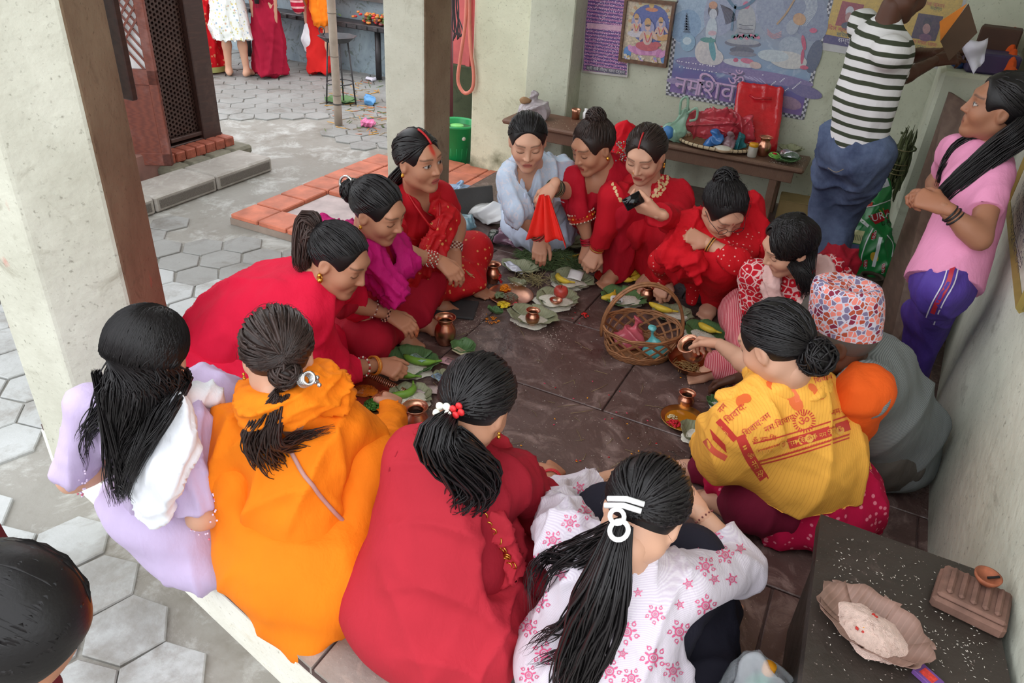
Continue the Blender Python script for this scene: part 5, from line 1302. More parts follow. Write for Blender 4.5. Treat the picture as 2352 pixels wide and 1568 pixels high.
for pts in ([(1525, 392), (1522, 420), (1508, 440), (1495, 462)], [(1532, 400), (1528, 430), (1512, 452)], [(1520, 405), (1512, 430), (1500, 450)], [(1410, 398), (1412, 430), (1420, 450), (1428, 462)]):
    for k, (x, y) in enumerate(spline([(a, b, 0) for a, b in pts], 16)[:, :2]): stamp(m, b9, *disc2(x+rng.normal()*2, y+rng.normal()*2, rng.uniform(2.0, 4.2)), c=GD)
for x, y in ((1508, 428), (1500, 442), (1518, 415)): stamp(m, b9, *disc2(x, y, 4), c=srgb(206, 50, 60), lift=0.003)
m.build('gold_embroidery', MAT_VC, top9, kind='stuff')
m = MB(); hair_cap(m, J['HF'], BROWNH*0.7, rng, thick=1.03); hair_back(m, J['HF'], A_(0, -0.85, -0.35), BROWNH*0.75, rng, n=200, w=0.007, part=0.25, lift=0.03); bun(m, J['HF'], (0, -0.1, -0.03), 0.045, BROWNH*0.7, rng); hair_obj(w9, m)
part_mark(w9, J); bangles(w9, J, 'R', [srgb(200, 40, 30), srgb(180, 130, 60), srgb(190, 20, 40)], 6, 0.98, step=0.006, r=0.032); earring(w9, J, -1, 0.005, 0.014)
m = MB(); m.ell(hpt(J, 0.013, 0.1, -0.02), 0.003, n=8, m=6); m.build('nose_stud', MAT_GOLD, w9)
ph = empty('phone', tuple(J['wrL']+A_(-0.08, -0.03, 0.03)), 'black mobile phone held by the woman in scarlet', 'phone')
pc = onray(1455, 462, J['wrL']+A_(-0.10, -0.05, 0.03)); pu = unit(P(1475, 455, .5)-P(1440, 468, .5)); pn = unit(CPOS-pc+UP*0.6); pu = unit(pu-pn*(pu@pn)); pv = np.cross(pn, pu)
FM = frame(pc, pu, pv, pn); ph.location = tuple(pc)
MB().box((-0.042, -0.026, -0.004), (0.042, 0.03, 0.004), bev=0.003, mtx=FM).build('phone_case', M('black_plastic', srgb(28, 28, 30), rough=0.35), ph); MB().box((-0.039, -0.023, 0.0042), (0.039, 0.027, 0.0048), mtx=FM).build('screen', M('dark_glass', srgb(10, 11, 14), rough=0.08, var=0.0), ph)

# --- woman with the topknot leaning to the leaf plates
J = pose(neck=(1395, 388, .60), head=(1362, 338, .72), caz=258, lean=28, faz=242, fpit=-24, size=1.12, hz=.17, shR=(1330, 408, .55), shL=(1455, 400, .55), elR=(1332, 478, .40), wrR=(1352, 560, .22), elL=(1440, 470, .38), wrL=(1420, 520, .25),
         legs='squat', anR=(1402, 560, .075))
w10 = new_person('woman in deep red with a topknot, leaning to reach down', J)
make_body(w10, J, bust=.05, skin='mid', faces=True, hvox=0.0042, tikka='dot', lips=srgb(170, 30, 40), handR=dict(d=A_(0.1, -0.5, -0.85), back=A_(0.2, -0.9, 0.3), curl=40))
C_R10 = cloth('deep_red_cotton', srgb(180, 18, 40)); s = SDF(); torso_chain(s, J, 0.012)
arm_chain(s, J, 'R', 0.022, f1=0.25); arm_chain(s, J, 'L', 0.02, f1=0.5); vneck(s, J, 0.09); top10 = garment('kurta', s, C_R10, w10, amp=0.007, freq=32, seed=101)
s = SDF().ell(J['hip'], (0.18, 0.17, 0.14), k=0.05)
for S in 'LR': leg_chain(s, J, S, 0.03)
s.cap(lerp(J['knR'], J['anR'], 0.2), J['anR']+UP*0.02, 0.08, 0.07, k=0.04); garment('trousers', s, C_R10, w10, amp=0.007, seed=102, floor=0.004)
m = MB(); e, w = J['elR'], J['wrR']; d = unit(w-e); u = unit(np.cross(d, UP)); v_ = np.cross(d, u); p = lerp(e, w, 0.2)
m.tube([p-d*0.018, p+d*0.022], 0.068, n=22, cap=False, c=srgb(186, 40, 30))
for k in range(22):
    a = k*2*math.pi/22
    for dd in (-0.02, 0.024): m.ell(p+d*dd+(u*math.cos(a)+v_*math.sin(a))*0.068, 0.005, n=6, m=4, c=srgb(214, 190, 170))
    m.ell(p+(u*math.cos(a)+v_*math.sin(a))*0.068, 0.006, n=6, m=4, c=srgb(220, 150, 40) if k % 2 else srgb(196, 60, 40))
m.build('cuff_border', MAT_VC, top10)
scarf('shawl', [J['shL']+J['fwd']*0.08-UP*0.02, J['shL']+UP*0.05-J['fwd']*0.03, onray(1435, 310, J['shL']-J['fwd']*0.12+UP*0.05), J['neck']-J['fwd']*0.16-UP*0.15], [0.055, 0.06, 0.065, 0.08], cloth('bright_red_chiffon', srgb(206, 18, 34)), w10, seed=103, amp=0.007, freq=50)
m = MB(); b10 = bvh_of(top10)
for k in range(60):
    x, y = 1426+rng.normal()*7, rng.uniform(325, 372); q = hit(bvh_of(w10.children[-1]) if False else b10, x, y, 0.004)
    q = q if q is not None else onray(x, y, J['shL']+J['fwd']*0.05); m.ell(q, 0.004, n=6, m=4, c=[srgb(214, 210, 205), srgb(196, 130, 60), srgb(150, 150, 160)][k % 3])
m.build('neck_sequins', MAT_VC, w10, kind='stuff')
m = MB(); hair_cap(m, J['HF'], BROWNH*0.7, rng, thick=1.03); hair_back(m, J['HF'], A_(0, -0.45, 0.88), BROWNH*0.8, rng, n=180, w=0.0075, lift=0.04, wave=0.012); bun(m, J['HF'], (0, -0.05, 0.115), 0.045, BROWNH*0.75, rng); strands(m, J['HF'], 70, BROWNH*0.7, rng, L=0.04); hair_obj(w10, m)
m = MB(); ring(m, hpt(J, 0, -0.05, 0.145), J['HF'][:3, 2], 0.022, 0.006, 16, 6, col_=srgb(40, 44, 70)); m.build('hair_tie', MAT_VC, w10); earring(w10, J, -1, 0.007, 0.004); bangles(w10, J, 'R', [srgb(170, 14, 40)], 6, 0.98, step=0.006, r=0.032)

# --- woman in pale blue
def pale(t): return t.mix(t.ramp(t.noise(46, 3, dist=1.0), [(0.52, 0.0), (0.60, 0.55)]), srgb(190, 206, 226), srgb(222, 214, 220))
C_PB = cloth_print('pale_blue_embroidered_cotton', pale)
J = pose(neck=(1225, 382, .57), head=(1212, 325, .74), caz=278, lean=22, faz=298, fpit=-20, size=1.14, hz=.16, shR=(1175, 408, .52), shL=(1290, 395, .53), elR=(1190, 485, .38), wrR=(1240, 545, .22), elL=(1310, 440, .46), wrL=(1268, 430, .56), legs='squat', knR=(1188, 458, .16), knL=(1300, 452, .2), anR=(1215, 500, .06), anL=(1295, 492, .06))
w11 = new_person('woman in pale blue embroidered kurta sorting grass, red cloth in her hand', J)
make_body(w11, J, bust=.05, skin='light', faces=True, hvox=0.0042, lips=srgb(176, 84, 84), handR=dict(d=A_(0.3, -0.6, -0.6), back=A_(0.3, -0.6, 0.7), curl=30, stain=srgb(180, 40, 40)), handL=dict(d=A_(-0.3, -0.5, -0.8), back=A_(-0.1, -0.9, 0.3), curl=50))
s = SDF(); torso_chain(s, J, 0.014)
arm_chain(s, J, 'R', 0.024, f1=0.15, puff=0.006); arm_chain(s, J, 'L', 0.024, f1=0.2); s.cap(J['hip']+UP*0.15, P(1250, 505, .2), 0.11, 0.08, k=0.05); vneck(s, J, 0.11); top11 = garment('kurta', s, C_PB, w11, amp=0.007, freq=36, seed=111)
s = SDF().ell(J['hip'], (0.19, 0.18, 0.14), k=0.05)
for S in 'LR': leg_chain(s, J, S, 0.03, thick=.92)
garment('trousers', s, cloth('pale_blue_cotton', srgb(196, 208, 230)), w11, amp=0.008, freq=30, seed=112, floor=0.004)
n_, f_, r_ = J['neck'], J['fwd'], J['right']
scarf('collar_scarf', [n_+r_*0.09+UP*0.03-f_*0.03, n_+r_*0.09+f_*0.07-UP*0.02, n_+f_*0.14-UP*0.14, n_+f_*0.15-UP*0.19-r_*0.05], [0.035, 0.04, 0.04, 0.03], cloth('pale_blue_cotton', srgb(196, 208, 230)), w11, flat=f_, fs=0.6, seed=113, amp=0.005, freq=80)
m = MB(); hair_cap(m, J['HF'], BLACK, rng); hair_back(m, J['HF'], A_(0, -0.9, -0.2), BLACK, rng, n=180, w=0.007); hair_obj(w11, m)
bangles(w11, J, 'R', [srgb(190, 40, 50), srgb(60, 70, 40), srgb(206, 90, 80)], 9, 0.98, step=0.006, r=0.033); bangles(w11, J, 'L', [srgb(60, 66, 44), srgb(206, 190, 150), srgb(40, 40, 30)], 9, 0.95, step=0.007, r=0.036)
rc = MB(); c0 = J['wrL']+A_(0.02, -0.10, -0.10)
def rcl(u, v): x = (u-0.5)*(0.05+v*0.15); return onray(1252+8*v, 448+v*100, c0+f_*0.05*v)-r_*x+f_*(0.022*math.sin(u*13+1)+0.012*math.sin(u*24+2))*(0.5+v)+A_(0, 0, -0.02*abs(u-0.5)*v)
rc.grid(rcl, 26, 14, thick=0.003); rcl_o = rc.build('red_cloth', cloth('red_paper_cloth', srgb(226, 44, 34), rough=0.7), None, label='folded bright red cloth held by the woman in pale blue', cat='cloth')

# --- woman in the red sari by the pillar
def sari(t):
    d = t.vor(26, rand=0.9); e = t.vor(60); c = t.mix(t.ramp(d, [(0.15, 1.0), (0.19, 0.0)]), srgb(190, 24, 32), srgb(220, 150, 90)); return t.mix(t.ramp(t.noise(18, 4, dist=2.0), [(0.66, 0.0), (0.70, 0.55)]), c, srgb(216, 140, 80))
C_SAR = cloth_print('red_sari_silk', sari, rough=0.6); C_BL = cloth('red_blouse', srgb(186, 22, 36))
J = pose(neck=(955, 432, .60), head=(962, 368, .77), hip=(985, 590, .12), caz=-25, faz=-12, fpit=-4, size=1.10, shL=(1012, 450, .56), shR=(890, 460, .56), elR=(912, 580, .43), wrR=(1008, 598, .37), elL=(1050, 515, .40), wrL=(1045, 578, .30), legs='cross', knL=(1088, 575, .17), knR=(960, 660, .14), anL=(985, 668, .06), anR=(1065, 640, .07))
w12 = new_person('woman in a red and gold sari sitting in front of the square pillar', J)
make_body(w12, J, bust=.05, skin='mid', faces=True, hvox=0.0042, eyes='open', tikka='smear', lips=srgb(176, 70, 76), handR=dict(curl=30, d=A_(0.75, -0.1, -0.3), back=A_(0.2, -0.3, 0.9)), handL=dict(curl=35, d=A_(0.3, -0.6, -0.4), back=A_(0.3, -0.2, 0.9)), feetdir={'L': A_(0.85, -0.2, 0)})
s = SDF(); torso_chain(s, J, 0.010); s.cut(J['hip']+UP*0.16, (0, 0, -1))
for S in 'LR': arm_chain(s, J, S, 0.014, u1=0.62, f1=0)
vneck(s, J, 0.16); top12 = garment('blouse', s, C_BL, w12, amp=0.004, freq=36, seed=121)
s = SDF().ell(J['hip']+UP*0.02, (0.20, 0.19, 0.15), k=0.05).ell(J['hip']+J['fwd']*0.2-UP*0.03, (0.2, 0.2, 0.10), k=0.05)
for S in 'LR': leg_chain(s, J, S, 0.035, t1=0.9)
garment('sari_skirt', s, C_SAR, w12, amp=0.009, freq=28, seed=122, floor=0.004)
n_, f_, r_ = J['neck'], J['fwd'], J['right']
scarf('sari_drape', [J['shL']-f_*0.09-UP*0.08, J['shL']+UP*0.05+r_*0.05, n_-r_*0.09+f_*0.14-UP*0.12, n_+f_*0.17-UP*0.26+r_*0.02, n_+r_*0.12+f_*0.13-UP*0.36, J['hip']+r_*0.16+f_*0.10+UP*0.10], [0.05, 0.055, 0.07, 0.085, 0.075, 0.06], C_SAR, w12, flat=f_, fs=0.55, seed=123, amp=0.008, freq=70)
m = MB(); hair_cap(m, J['HF'], BLACK, rng); hair_back(m, J['HF'], A_(0, -0.78, -0.6), BLACK, rng, n=210, w=0.007, part=0.15); tail(m, [hpt(J, 0, -0.085, -0.06), hpt(J, 0.02, -0.12, -0.12), J['neck']-J['fwd']*0.13-UP*0.05, J['neck']-J['fwd']*0.15-UP*0.3], [0.025, 0.025, 0.022, 0.018], BLACK, rng, n=40, w=0.005); hair_obj(w12, m)
part_mark(w12, J, L=0.8, w=0.005); earring(w12, J, 1, 0.006, 0.006); RW = [srgb(190, 24, 36), srgb(236, 220, 214), srgb(190, 24, 36)]
bangles(w12, J, 'R', RW, 6, 0.9, step=0.009, r=0.034, beads=True); bangles(w12, J, 'L', [srgb(110, 20, 30), srgb(236, 220, 214)], 4, 0.92, step=0.009, r=0.033, beads=True)
m = MB(); m.tube(spline([n_-r_*0.06+UP*0.03+f_*0.02, n_-r_*0.05+f_*0.12-UP*0.05, n_+f_*0.16-UP*0.14, n_+r_*0.06+f_*0.11-UP*0.05, n_+r_*0.07+UP*0.03+f_*0.01], 22), 0.006, n=6, c=srgb(176, 14, 24)); m.build('red_bead_necklace', MAT_VC, w12)

# --- woman with the magenta scarf
C_R13 = cloth('crimson_kurta', srgb(172, 22, 46))
J = pose(neck=(845, 556, .57), head=(868, 484, .74), hip=(815, 715, .12), caz=8, faz=2, fpit=-22, size=1.04, shR=(778, 575, .53), shL=(905, 560, .52), elR=(802, 690, .35), wrR=(893, 722, .27), elL=(890, 640, .28), wrL=(890, 725, .12), legs='cross', knR=(850, 775, .14), knL=(972, 645, .18), anL=(960, 730, .06), anR=(905, 745, .06))
w13 = new_person('woman in crimson with a magenta scarf over her shoulders', J)
make_body(w13, J, bust=.05, skin='mid', faces=True, hvox=0.0042, handR=dict(curl=26, d=A_(0.9, 0.1, -0.3), back=A_(0.1, -0.3, 0.9), stain=srgb(206, 90, 40)), feetdir={'L': A_(0.9, 0.1, 0.05), 'R': A_(0.7, -0.2, 0)})
s = SDF(); torso_chain(s, J, 0.012)
for S in 'LR': arm_chain(s, J, S, 0.02, f1=0.10)
vneck(s, J, .08); garment('kurta', s, C_R13, w13, amp=0.006, freq=34, seed=131)
s = SDF().ell(J['hip'], (0.19, 0.19, 0.14), k=0.05)
for S in 'LR': leg_chain(s, J, S, 0.03, t1=0.85, thick=1.05)
garment('trousers', s, C_R13, w13, amp=0.006, freq=30, seed=132, floor=0.004)
C_MG = cloth('magenta_scarf', srgb(184, 16, 106), rough=0.7); n_, f_, r_ = J['neck'], J['fwd'], J['right']
top13b = bvh_of([o for o in w13.children if o.name.startswith('kurta')][0])
q_ = [p for p in (hit(top13b, x, y, .014) for x, y in ((765, 530), (792, 548), (820, 575), (845, 610), (868, 650), (882, 685))) if p is not None]
if len(q_) > 2: scarf('scarf', q_, [.05]+[.055]*(len(q_)-2)+[.035], C_MG, w13, flat=r_, fs=.5, seed=135, freq=90)
scarf('scarf', [onray(750, 520, n_-f_*0.14-UP*0.02), n_-f_*0.06+UP*0.03+r_*0.05, n_+r_*0.10+f_*0.07-UP*0.0, n_+r_*0.06+f_*0.16-UP*0.15, onray(885, 690, n_+f_*0.18-UP*0.28)], [0.05, 0.058, 0.06, 0.055, 0.04], C_MG, w13, flat=f_, fs=0.65, seed=133, freq=80)
scarf('scarf', [n_-f_*0.08+UP*0.03, n_-r_*0.09+f_*0.04+UP*0.03, n_-r_*0.07+f_*0.15-UP*0.10, onray(905, 640, n_+f_*0.18-UP*0.20), onray(890, 690, n_+f_*0.19-UP*0.28)], [0.05, 0.055, 0.055, 0.05, 0.04], C_MG, w13, flat=f_, fs=0.6, seed=134, freq=80)
m = MB(); hair_cap(m, J['HF'], BLACK, rng); hair_back(m, J['HF'], A_(0.0, -0.95, 0.1), BLACK, rng, n=190, w=0.007); bun(m, J['HF'], (0.0, -0.115, 0.01), 0.042, BLACK, rng); hair_obj(w13, m)
m = MB(); ring(m, hpt(J, 0.01, -0.14, 0.03), J['HF'][:3, 0]+J['HF'][:3, 2]*0.3, 0.026, 0.005, 18, 6); m.build('hair_clip', M('silver_clip', srgb(200, 198, 195)), w13); earring(w13, J, 1, 0.005, 0.006)
bangles(w13, J, 'R', [srgb(110, 20, 26), srgb(226, 206, 200)], 1, 0.62, r=0.036, beads=True); bangles(w13, J, 'R', [srgb(70, 20, 20), srgb(220, 170, 150)], 2, 0.95, step=0.007, r=0.033, beads=True)

# --- woman in vivid crimson bending far forward
C_R14 = cloth('vivid_crimson_cotton', srgb(212, 20, 58))
J = pose(neck=(722, 655, .56), head=(778, 598, .65), hip=(515, 800, .19), caz=10, faz=6, fpit=-26, size=1.08, shR=(715, 720, .49), shL=(770, 640, .50), elR=(772, 850, .20), wrR=(868, 838, .12), elL=(830, 700, .28), wrL=(850, 780, .14), legs='side', knR=(690, 905, .13), knL=(720, 800, .15), anR=(500, 900, .06), anL=(540, 850, .06))
w14 = new_person('woman in vivid crimson bending forward to a leaf plate, gold earring', J)
make_body(w14, J, 'mid', faces=True, hvox=0.0042, handR=dict(curl=55, d=A_(0.95, 0.1, 0.0), back=A_(0, -0.5, 0.8)))
s = SDF(); torso_chain(s, J, 0.016, hipr=0.18, waist=0.15, chest=0.135, fs=0.85); s.cap(J['hip'], lerp(J['hip'], J['neck'], 0.5)+UP*0.03, 0.17, 0.15, k=0.06)
arm_chain(s, J, 'R', 0.020, f1=0.45); arm_chain(s, J, 'L', 0.020, f1=0.45); garment('kurta', s, C_R14, w14, amp=0.008, freq=30, seed=141, axis=(1, 0.1, 0.3))
s = SDF().ell(J['hip']-UP*0.03, (0.23, 0.21, 0.16), k=0.06).ell(J['hip']+A_(0.12, -0.02, -0.06), (0.26, 0.22, 0.13), k=0.06)
leg_chain(s, J, 'R', 0.045, t1=0.3, k=0.07); leg_chain(s, J, 'L', 0.04, k=0.07); s.cap(P(600, 850, .15), P(640, 905, .06), 0.12, 0.07, k=0.06); garment('skirt', s, C_R14, w14, amp=0.010, freq=26, seed=142, floor=0.004, axis=(0.8, 0, 0.5))
m = MB(); HB = BROWNH*1.1; hair_cap(m, J['HF'], BLACK, rng); hair_back(m, J['HF'], A_(0.0, -0.95, 0.2), BLACK, rng, n=200, w=0.007)
t0 = hpt(J, 0, -0.105, 0.05); tail(m, [t0, t0-J['HF'][:3, 1]*0.035-J['HF'][:3, 2]*0.0, onray(700, 590, t0-J['HF'][:3, 1]*0.06-UP*0.04), onray(712, 625, t0-J['HF'][:3, 1]*0.05-UP*0.09)], [0.02, 0.045, 0.045, 0.025], HB, rng, n=110, w=0.0055, wav=0.005); bun(m, J['HF'], (0, -0.12, 0.02), 0.048, HB, rng, n=60); hair_obj(w14, m)
earring(w14, J, 1, 0.008, 0.018); bangles(w14, J, 'R', [srgb(236, 226, 220), srgb(180, 30, 40)], 1, 0.62, r=0.038, t=0.0042, beads=True); bangles(w14, J, 'R', [srgb(206, 120, 40), srgb(226, 160, 70)], 3, 0.93, step=0.006, r=0.034)
m = MB(); m.tube(spline([hpt(J, 0.03, -0.02, -0.115), onray(748, 720, J['neck']+J['fwd']*0.08-UP*0.10), onray(758, 800, J['neck']+J['fwd']*0.12-UP*0.28)], 24), 0.007, n=8, c=(0.012, 0.011, 0.01)); m.build('black_bead_strands', MAT_VC, w14)
# ================================================================== people who stand
# --- girl in the pink T-shirt against the right wall
J = pose(neck=(2280, 335, 1.10), head=(2292, 248, 1.235), hip=(2172, 640, .70), caz=178, faz=186, fpit=2, size=0.98, shL=(2285, 400, 1.045), shR=(2205, 345, 1.06), elL=(2250, 548, .88), wrL=(2165, 475, .96), elR=(2150, 420, .86), wrR=(2150, 450, .90), legs='stand', knL=(2140, 745, .42), knR=(2110, 720, .42), anL=(2110, 880, .07), anR=(2080, 860, .07))
w15 = new_person('girl in a pink T-shirt and purple track pants standing against the right wall', J)
make_body(w15, J, lr=.7, tk=dict(hipr=.10, waist=.09, chest=.10), skin='tan', faces=True, hvox=0.0042, eyes='open', handL=dict(d=A_(-0.9, 0.35, 0.1), back=A_(-0.1, -0.8, 0.6), curl=45), handR=dict(d=A_(-0.8, -0.3, 0.1), back=A_(-0.2, 0.3, 0.8), curl=45))
s = SDF(); torso_chain(s, J, 0.004, hipr=0.118, waist=0.105, chest=0.112)
for S in 'LR': arm_chain(s, J, S, 0.016, u1=0.6)
s.cap(J['hip']-UP*0.03, lerp(J['hip'], J['neck'], .5), .142, .118, k=.04, flat=J['cf'], fs=.95); s.cut(J['hip']-UP*0.03, unit(J['hip']-J['neck'])); garment('t_shirt', s, cloth('pink_jersey', srgb(226, 146, 182)), w15, amp=0.004, freq=26, seed=151)
s = SDF().ell(J['hip']-UP*0.01, (0.102, 0.108, 0.12), k=0.04)
for S in 'LR': leg_chain(s, J, S, 0.004, thick=.84)
pants15 = garment('track_pants', s, cloth('purple_tricot', srgb(84, 62, 150), rough=0.6), w15, amp=0.004, freq=30, seed=152)
bp = bvh_of(pants15); m = MB()
stamp(m, bp, *band2([(2192, 598), (2178, 650), (2150, 700), (2128, 760), (2112, 830)], 11, 30), c=srgb(176, 44, 60)); m.build('side_stripe', MAT_VC, pants15, kind='stuff')
for dx in (-12, 13): m = MB(); stamp(m, bp, *band2([(2192+dx, 598), (2178+dx, 650), (2150+dx, 702), (2128+dx*0.9, 760), (2112+dx*0.8, 830)], 3, 30), c=srgb(214, 208, 220)); m.build('white_piping', MAT_VC, pants15, kind='stuff')
m = MB(); hair_cap(m, J['HF'], BLACK, rng, thick=1.04, low=-0.10)
hair_back(m, J['HF'], A_(0.0, -0.8, -0.6), BLACK, rng, n=210, w=0.008, lift=0.03)
n_, f_, r_ = J['neck'], J['fwd'], J['right']
for side, pts in ((-1, [(2352, 300), (2300, 340), (2225, 400), (2170, 450), (2150, 480)]), (1, [(2262, 320), (2215, 345), (2180, 390), (2160, 430)])):
    q = [hpt(J, 0.04*side, -0.08, -0.05)]; zz = n_-r_*side*-0.10*0+f_*0.02
    for k, (x, y) in enumerate(pts): q.append(onray(x, y, n_+r_*side*0.08+f_*(-0.02+0.04*k)-UP*(0.00+0.055*k)+A_(-0.06, -0.10, 0.04)))
    tail(m, q, [0.04, 0.045, 0.042, 0.036, 0.022], BLACK, rng, n=110, w=0.005, wav=0.004, segs=18)
hair_obj(w15, m); bangles(w15, J, 'L', [(0.012, 0.012, 0.014)], 3, 0.80, step=0.012, r=0.030, t=0.003)

# --- man in the striped T-shirt
J = pose(neck=(2030, 62, 1.35), head=(2085, -22, 1.50), hip=(1968, 335, .82), caz=58, faz=48, fpit=-22, size=1.04, shR=(2045, 120, 1.27), shL=(1985, 60, 1.31), elR=(2055, 185, 1.09), wrR=(2150, 140, 1.17), elL=(2090, 130, 1.12), wrL=(2165, 120, 1.20), legs='stand', knL=(1895, 470, .44), knR=(1945, 480, .44), anL=(1850, 620, .07), anR=(1905, 640, .07))
w16 = new_person('man in a green and white striped T-shirt and jeans standing by the corner counter', J)
make_body(w16, J, tk=dict(hipr=.12, waist=.11, chest=.12), skin='deep', faces=True, hvox=0.004, handR=dict(d=A_(0.85, 0.3, 0.25), back=A_(0.2, -0.6, 0.7), curl=30), handL=dict(d=A_(0.9, 0.2, 0.2), back=A_(0.1, -0.2, 0.9), curl=30))
def stripes(t):
    z = t.sep(t.coord())[2]; zz = t.math('ADD', z, t.math('MULTIPLY', t.noise(5, 2), 0.02)); fr = t.math('FRACT', t.math('MULTIPLY', zz, 21.0))
    c = t.mix(t.ramp(fr, [(0.0, 0.0), (0.56, 0.0), (0.6, 1.0), (0.96, 1.0), (1.0, 0.0)]), srgb(222, 220, 220), srgb(62, 68, 52))
    f = t.math('SUBTRACT', 1.12, t.math('MULTIPLY', z, 1.1)); f = t.math('MULTIPLY', f, t.noise(6, 4))
    return t.mix(t.ramp(f, [(0.10, 0.0), (0.22, 0.35)]), c, srgb(214, 140, 130))
s = SDF(); torso_chain(s, J, 0.010, hipr=0.135, waist=0.13, chest=0.135, bust=0)
for S in 'LR': arm_chain(s, J, S, 0.026, u1=0.78)
s.cut(J['hip']-UP*0.02, unit(J['hip']-J['neck'])); garment('striped_t_shirt', s, cloth_print('striped_jersey', stripes), w16, amp=0.004, freq=24, seed=161)
def denim(t): return t.mix(t.ramp(t.noise(5, 5, rough=0.7), [(0.35, 0.0), (0.7, 1.0)]), srgb(60, 70, 98), srgb(104, 118, 148))
s = SDF().ell(J['hip']-UP*0.03, (0.135, 0.125, 0.13), k=0.04)
for S in 'LR': leg_chain(s, J, S, 0.018)
jeans = garment('jeans', s, cloth_print('washed_denim', denim), w16, amp=0.007, freq=34, seed=162)
m = MB(); bj = bvh_of(jeans); stamp(m, bj, *band2([(1905, 362), (1932, 368)], 32, 6), c=srgb(70, 66, 84)); stamp(m, bj, *band2([(1902, 385), (1920, 395), (1938, 388)], 1.6, 8), c=srgb(150, 140, 120))
m.build('back_pocket', MAT_VC, jeans)
m = MB(); s2 = SDF().ell(HC, HR*A_(0.93, 0.93, 0.92), k=0.01).ell((0, 0.1, -0.04), (0.08, 0.09, 0.125), k=0.012, sub=True); s2.cut((0, 0, -0.05), (0, 0.5, -1)); v, f = s2.mesh(0.006); m.add(xf(J['HF'], v), f, np.tile(BLACK, (len(v), 1))); hair_obj(w16, m)
# what he holds: an open box lid and a sheet of paper
bx = empty('cardboard_box', tuple(J['wrR']+A_(0.1, 0.02, 0.05)), 'orange and brown cardboard box held up by the man in stripes', 'box')
q = [PY(x, y, 4.33) for x, y in ((2160, 95), (2225, 8), (2245, 75), (2180, 140))]; nn = unit(np.cross(q[1]-q[0], q[3]-q[0]))
MB().add([p+nn*t_ for t_ in (0, 0.012) for p in q], [(0, 1, 2, 3), (7, 6, 5, 4), (0, 4, 5, 1), (1, 5, 6, 2), (2, 6, 7, 3), (3, 7, 4, 0)]).build('panel', M('brown_card', srgb(84, 62, 44), rough=0.8), bx, smooth=False)
q = [PY(x, y, 4.34) for x, y in ((2158, 50), (2222, 8), (2188, 60), (2185, 110), (2160, 98))]
MB().add([p+nn*t_ for t_ in (0, 0.01) for p in q], [(0, 1, 2, 3, 4), (9, 8, 7, 6, 5)]+[(i, 5+i, 5+(i+1) % 5, (i+1) % 5) for i in range(5)]).build('orange_flap', M('orange_card', srgb(222, 130, 40), rough=0.7), bx, smooth=False)
pp = MB(); pA, pB, pC, pD = [PY(x, y, 4.36) for x, y in ((2205, 100), (2270, 85), (2262, 140), (2235, 168))]
pp.grid(lambda u, v: lerp(lerp(pA, pB, u), lerp(pD, pC, u), v)+A_(0, -0.03*math.sin(u*3+v*2)-0.02*math.sin(v*7), 0.01*math.sin(u*6)), 10, 10, thick=0.0015)
pp.build('paper_sheet', M('white_paper', srgb(214, 210, 222), rough=0.8, var=0.03), None, label='crumpled white paper sheet held by the man in stripes', cat='paper')

# --- women at the far altar
def far_woman(label, foot, az, skirt, top, hem=0.09, size=1.0, legcol='light', shawl=None, width=1.0, hips=0.84):
    p = A_(foot); f = azd(az); n_ = p+UP*1.30*size; J = pose(neck=n_+f*0.02, head=n_+UP*0.19+f*0.04, hip=p+UP*hips*size, caz=az, faz=az, fpit=-15, size=size, legs='stand', knL=p+UP*0.47-np.cross(f, UP)*0.08, knR=p+UP*0.47+np.cross(f, UP)*0.08, anL=p+UP*0.075-np.cross(f, UP)*0.10, anR=p+UP*0.075+np.cross(f, UP)*0.10, wrL=n_+f*0.3-UP*0.35-np.cross(f, UP)*0.12, wrR=n_+f*0.3-UP*0.35+np.cross(f, UP)*0.12)
    root = new_person(label, J); root.location = (p[0], p[1], p[2]); m_ = make_body(root, J, legcol, faces=False, hands=True, vox=0.015, feet=False)
    fm = MB()
    for S in 'LR':
        v, f2 = foot_mesh(J['an'+S], f+np.cross(f, UP)*0.3*(-1 if S == 'L' else 1), size=0.98, vox=0.008); v[:, 2] = np.maximum(v[:, 2], ZG+0.002); fm.add(v, f2, np.tile(A_(SKIN[legcol]), (len(v), 1)))
    fm.build('feet', MAT_SKIN, root)
    s = SDF(); torso_chain(s, J, 0.012, k=0.04)
    for S in 'LR': arm_chain(s, J, S, 0.02, f1=0.5)
    garment('top', s, top, root, vox=0.015, amp=0.006, seed=int(abs(p[0])*10))
    s = SDF(); hemz = p[2]+hem
    s.cap(J['hip']+UP*0.12, A_(p[0], p[1], hemz), 0.15*width, 0.21*width, k=0.05, end=True); garment('skirt', s, skirt, root, vox=0.015, amp=0.016, freq=26, seed=int(abs(p[1])*10))
    mm = MB(); hair_cap(mm, J['HF'], BLACK, rng); hair_back(mm, J['HF'], A_(0, -0.8, -0.5), BLACK, rng, n=60, w=0.012); return root, J, mm
def flo_d(t):
    d = t.vor(30, out='Distance'); n = t.node('ShaderNodeSeparateColor'); t.l.new(t.vor(30, out='Color'), n.inputs[0])
    c = t.ramp(n.outputs[0], [(0.0, srgb(216, 196, 90)), (0.35, srgb(130, 160, 190)), (0.6, srgb(170, 180, 120)), (0.8, srgb(206, 150, 110))], 'CONSTANT'); return t.mix(t.ramp(d, [(0.26, 0.75), (0.36, 0.0)]), srgb(232, 234, 230), c)
def sari_bg(t):
    d = t.vor(20); return t.mix(t.ramp(d, [(0.2, 0.8), (0.3, 0.0)]), srgb(214, 24, 36), srgb(226, 150, 110))
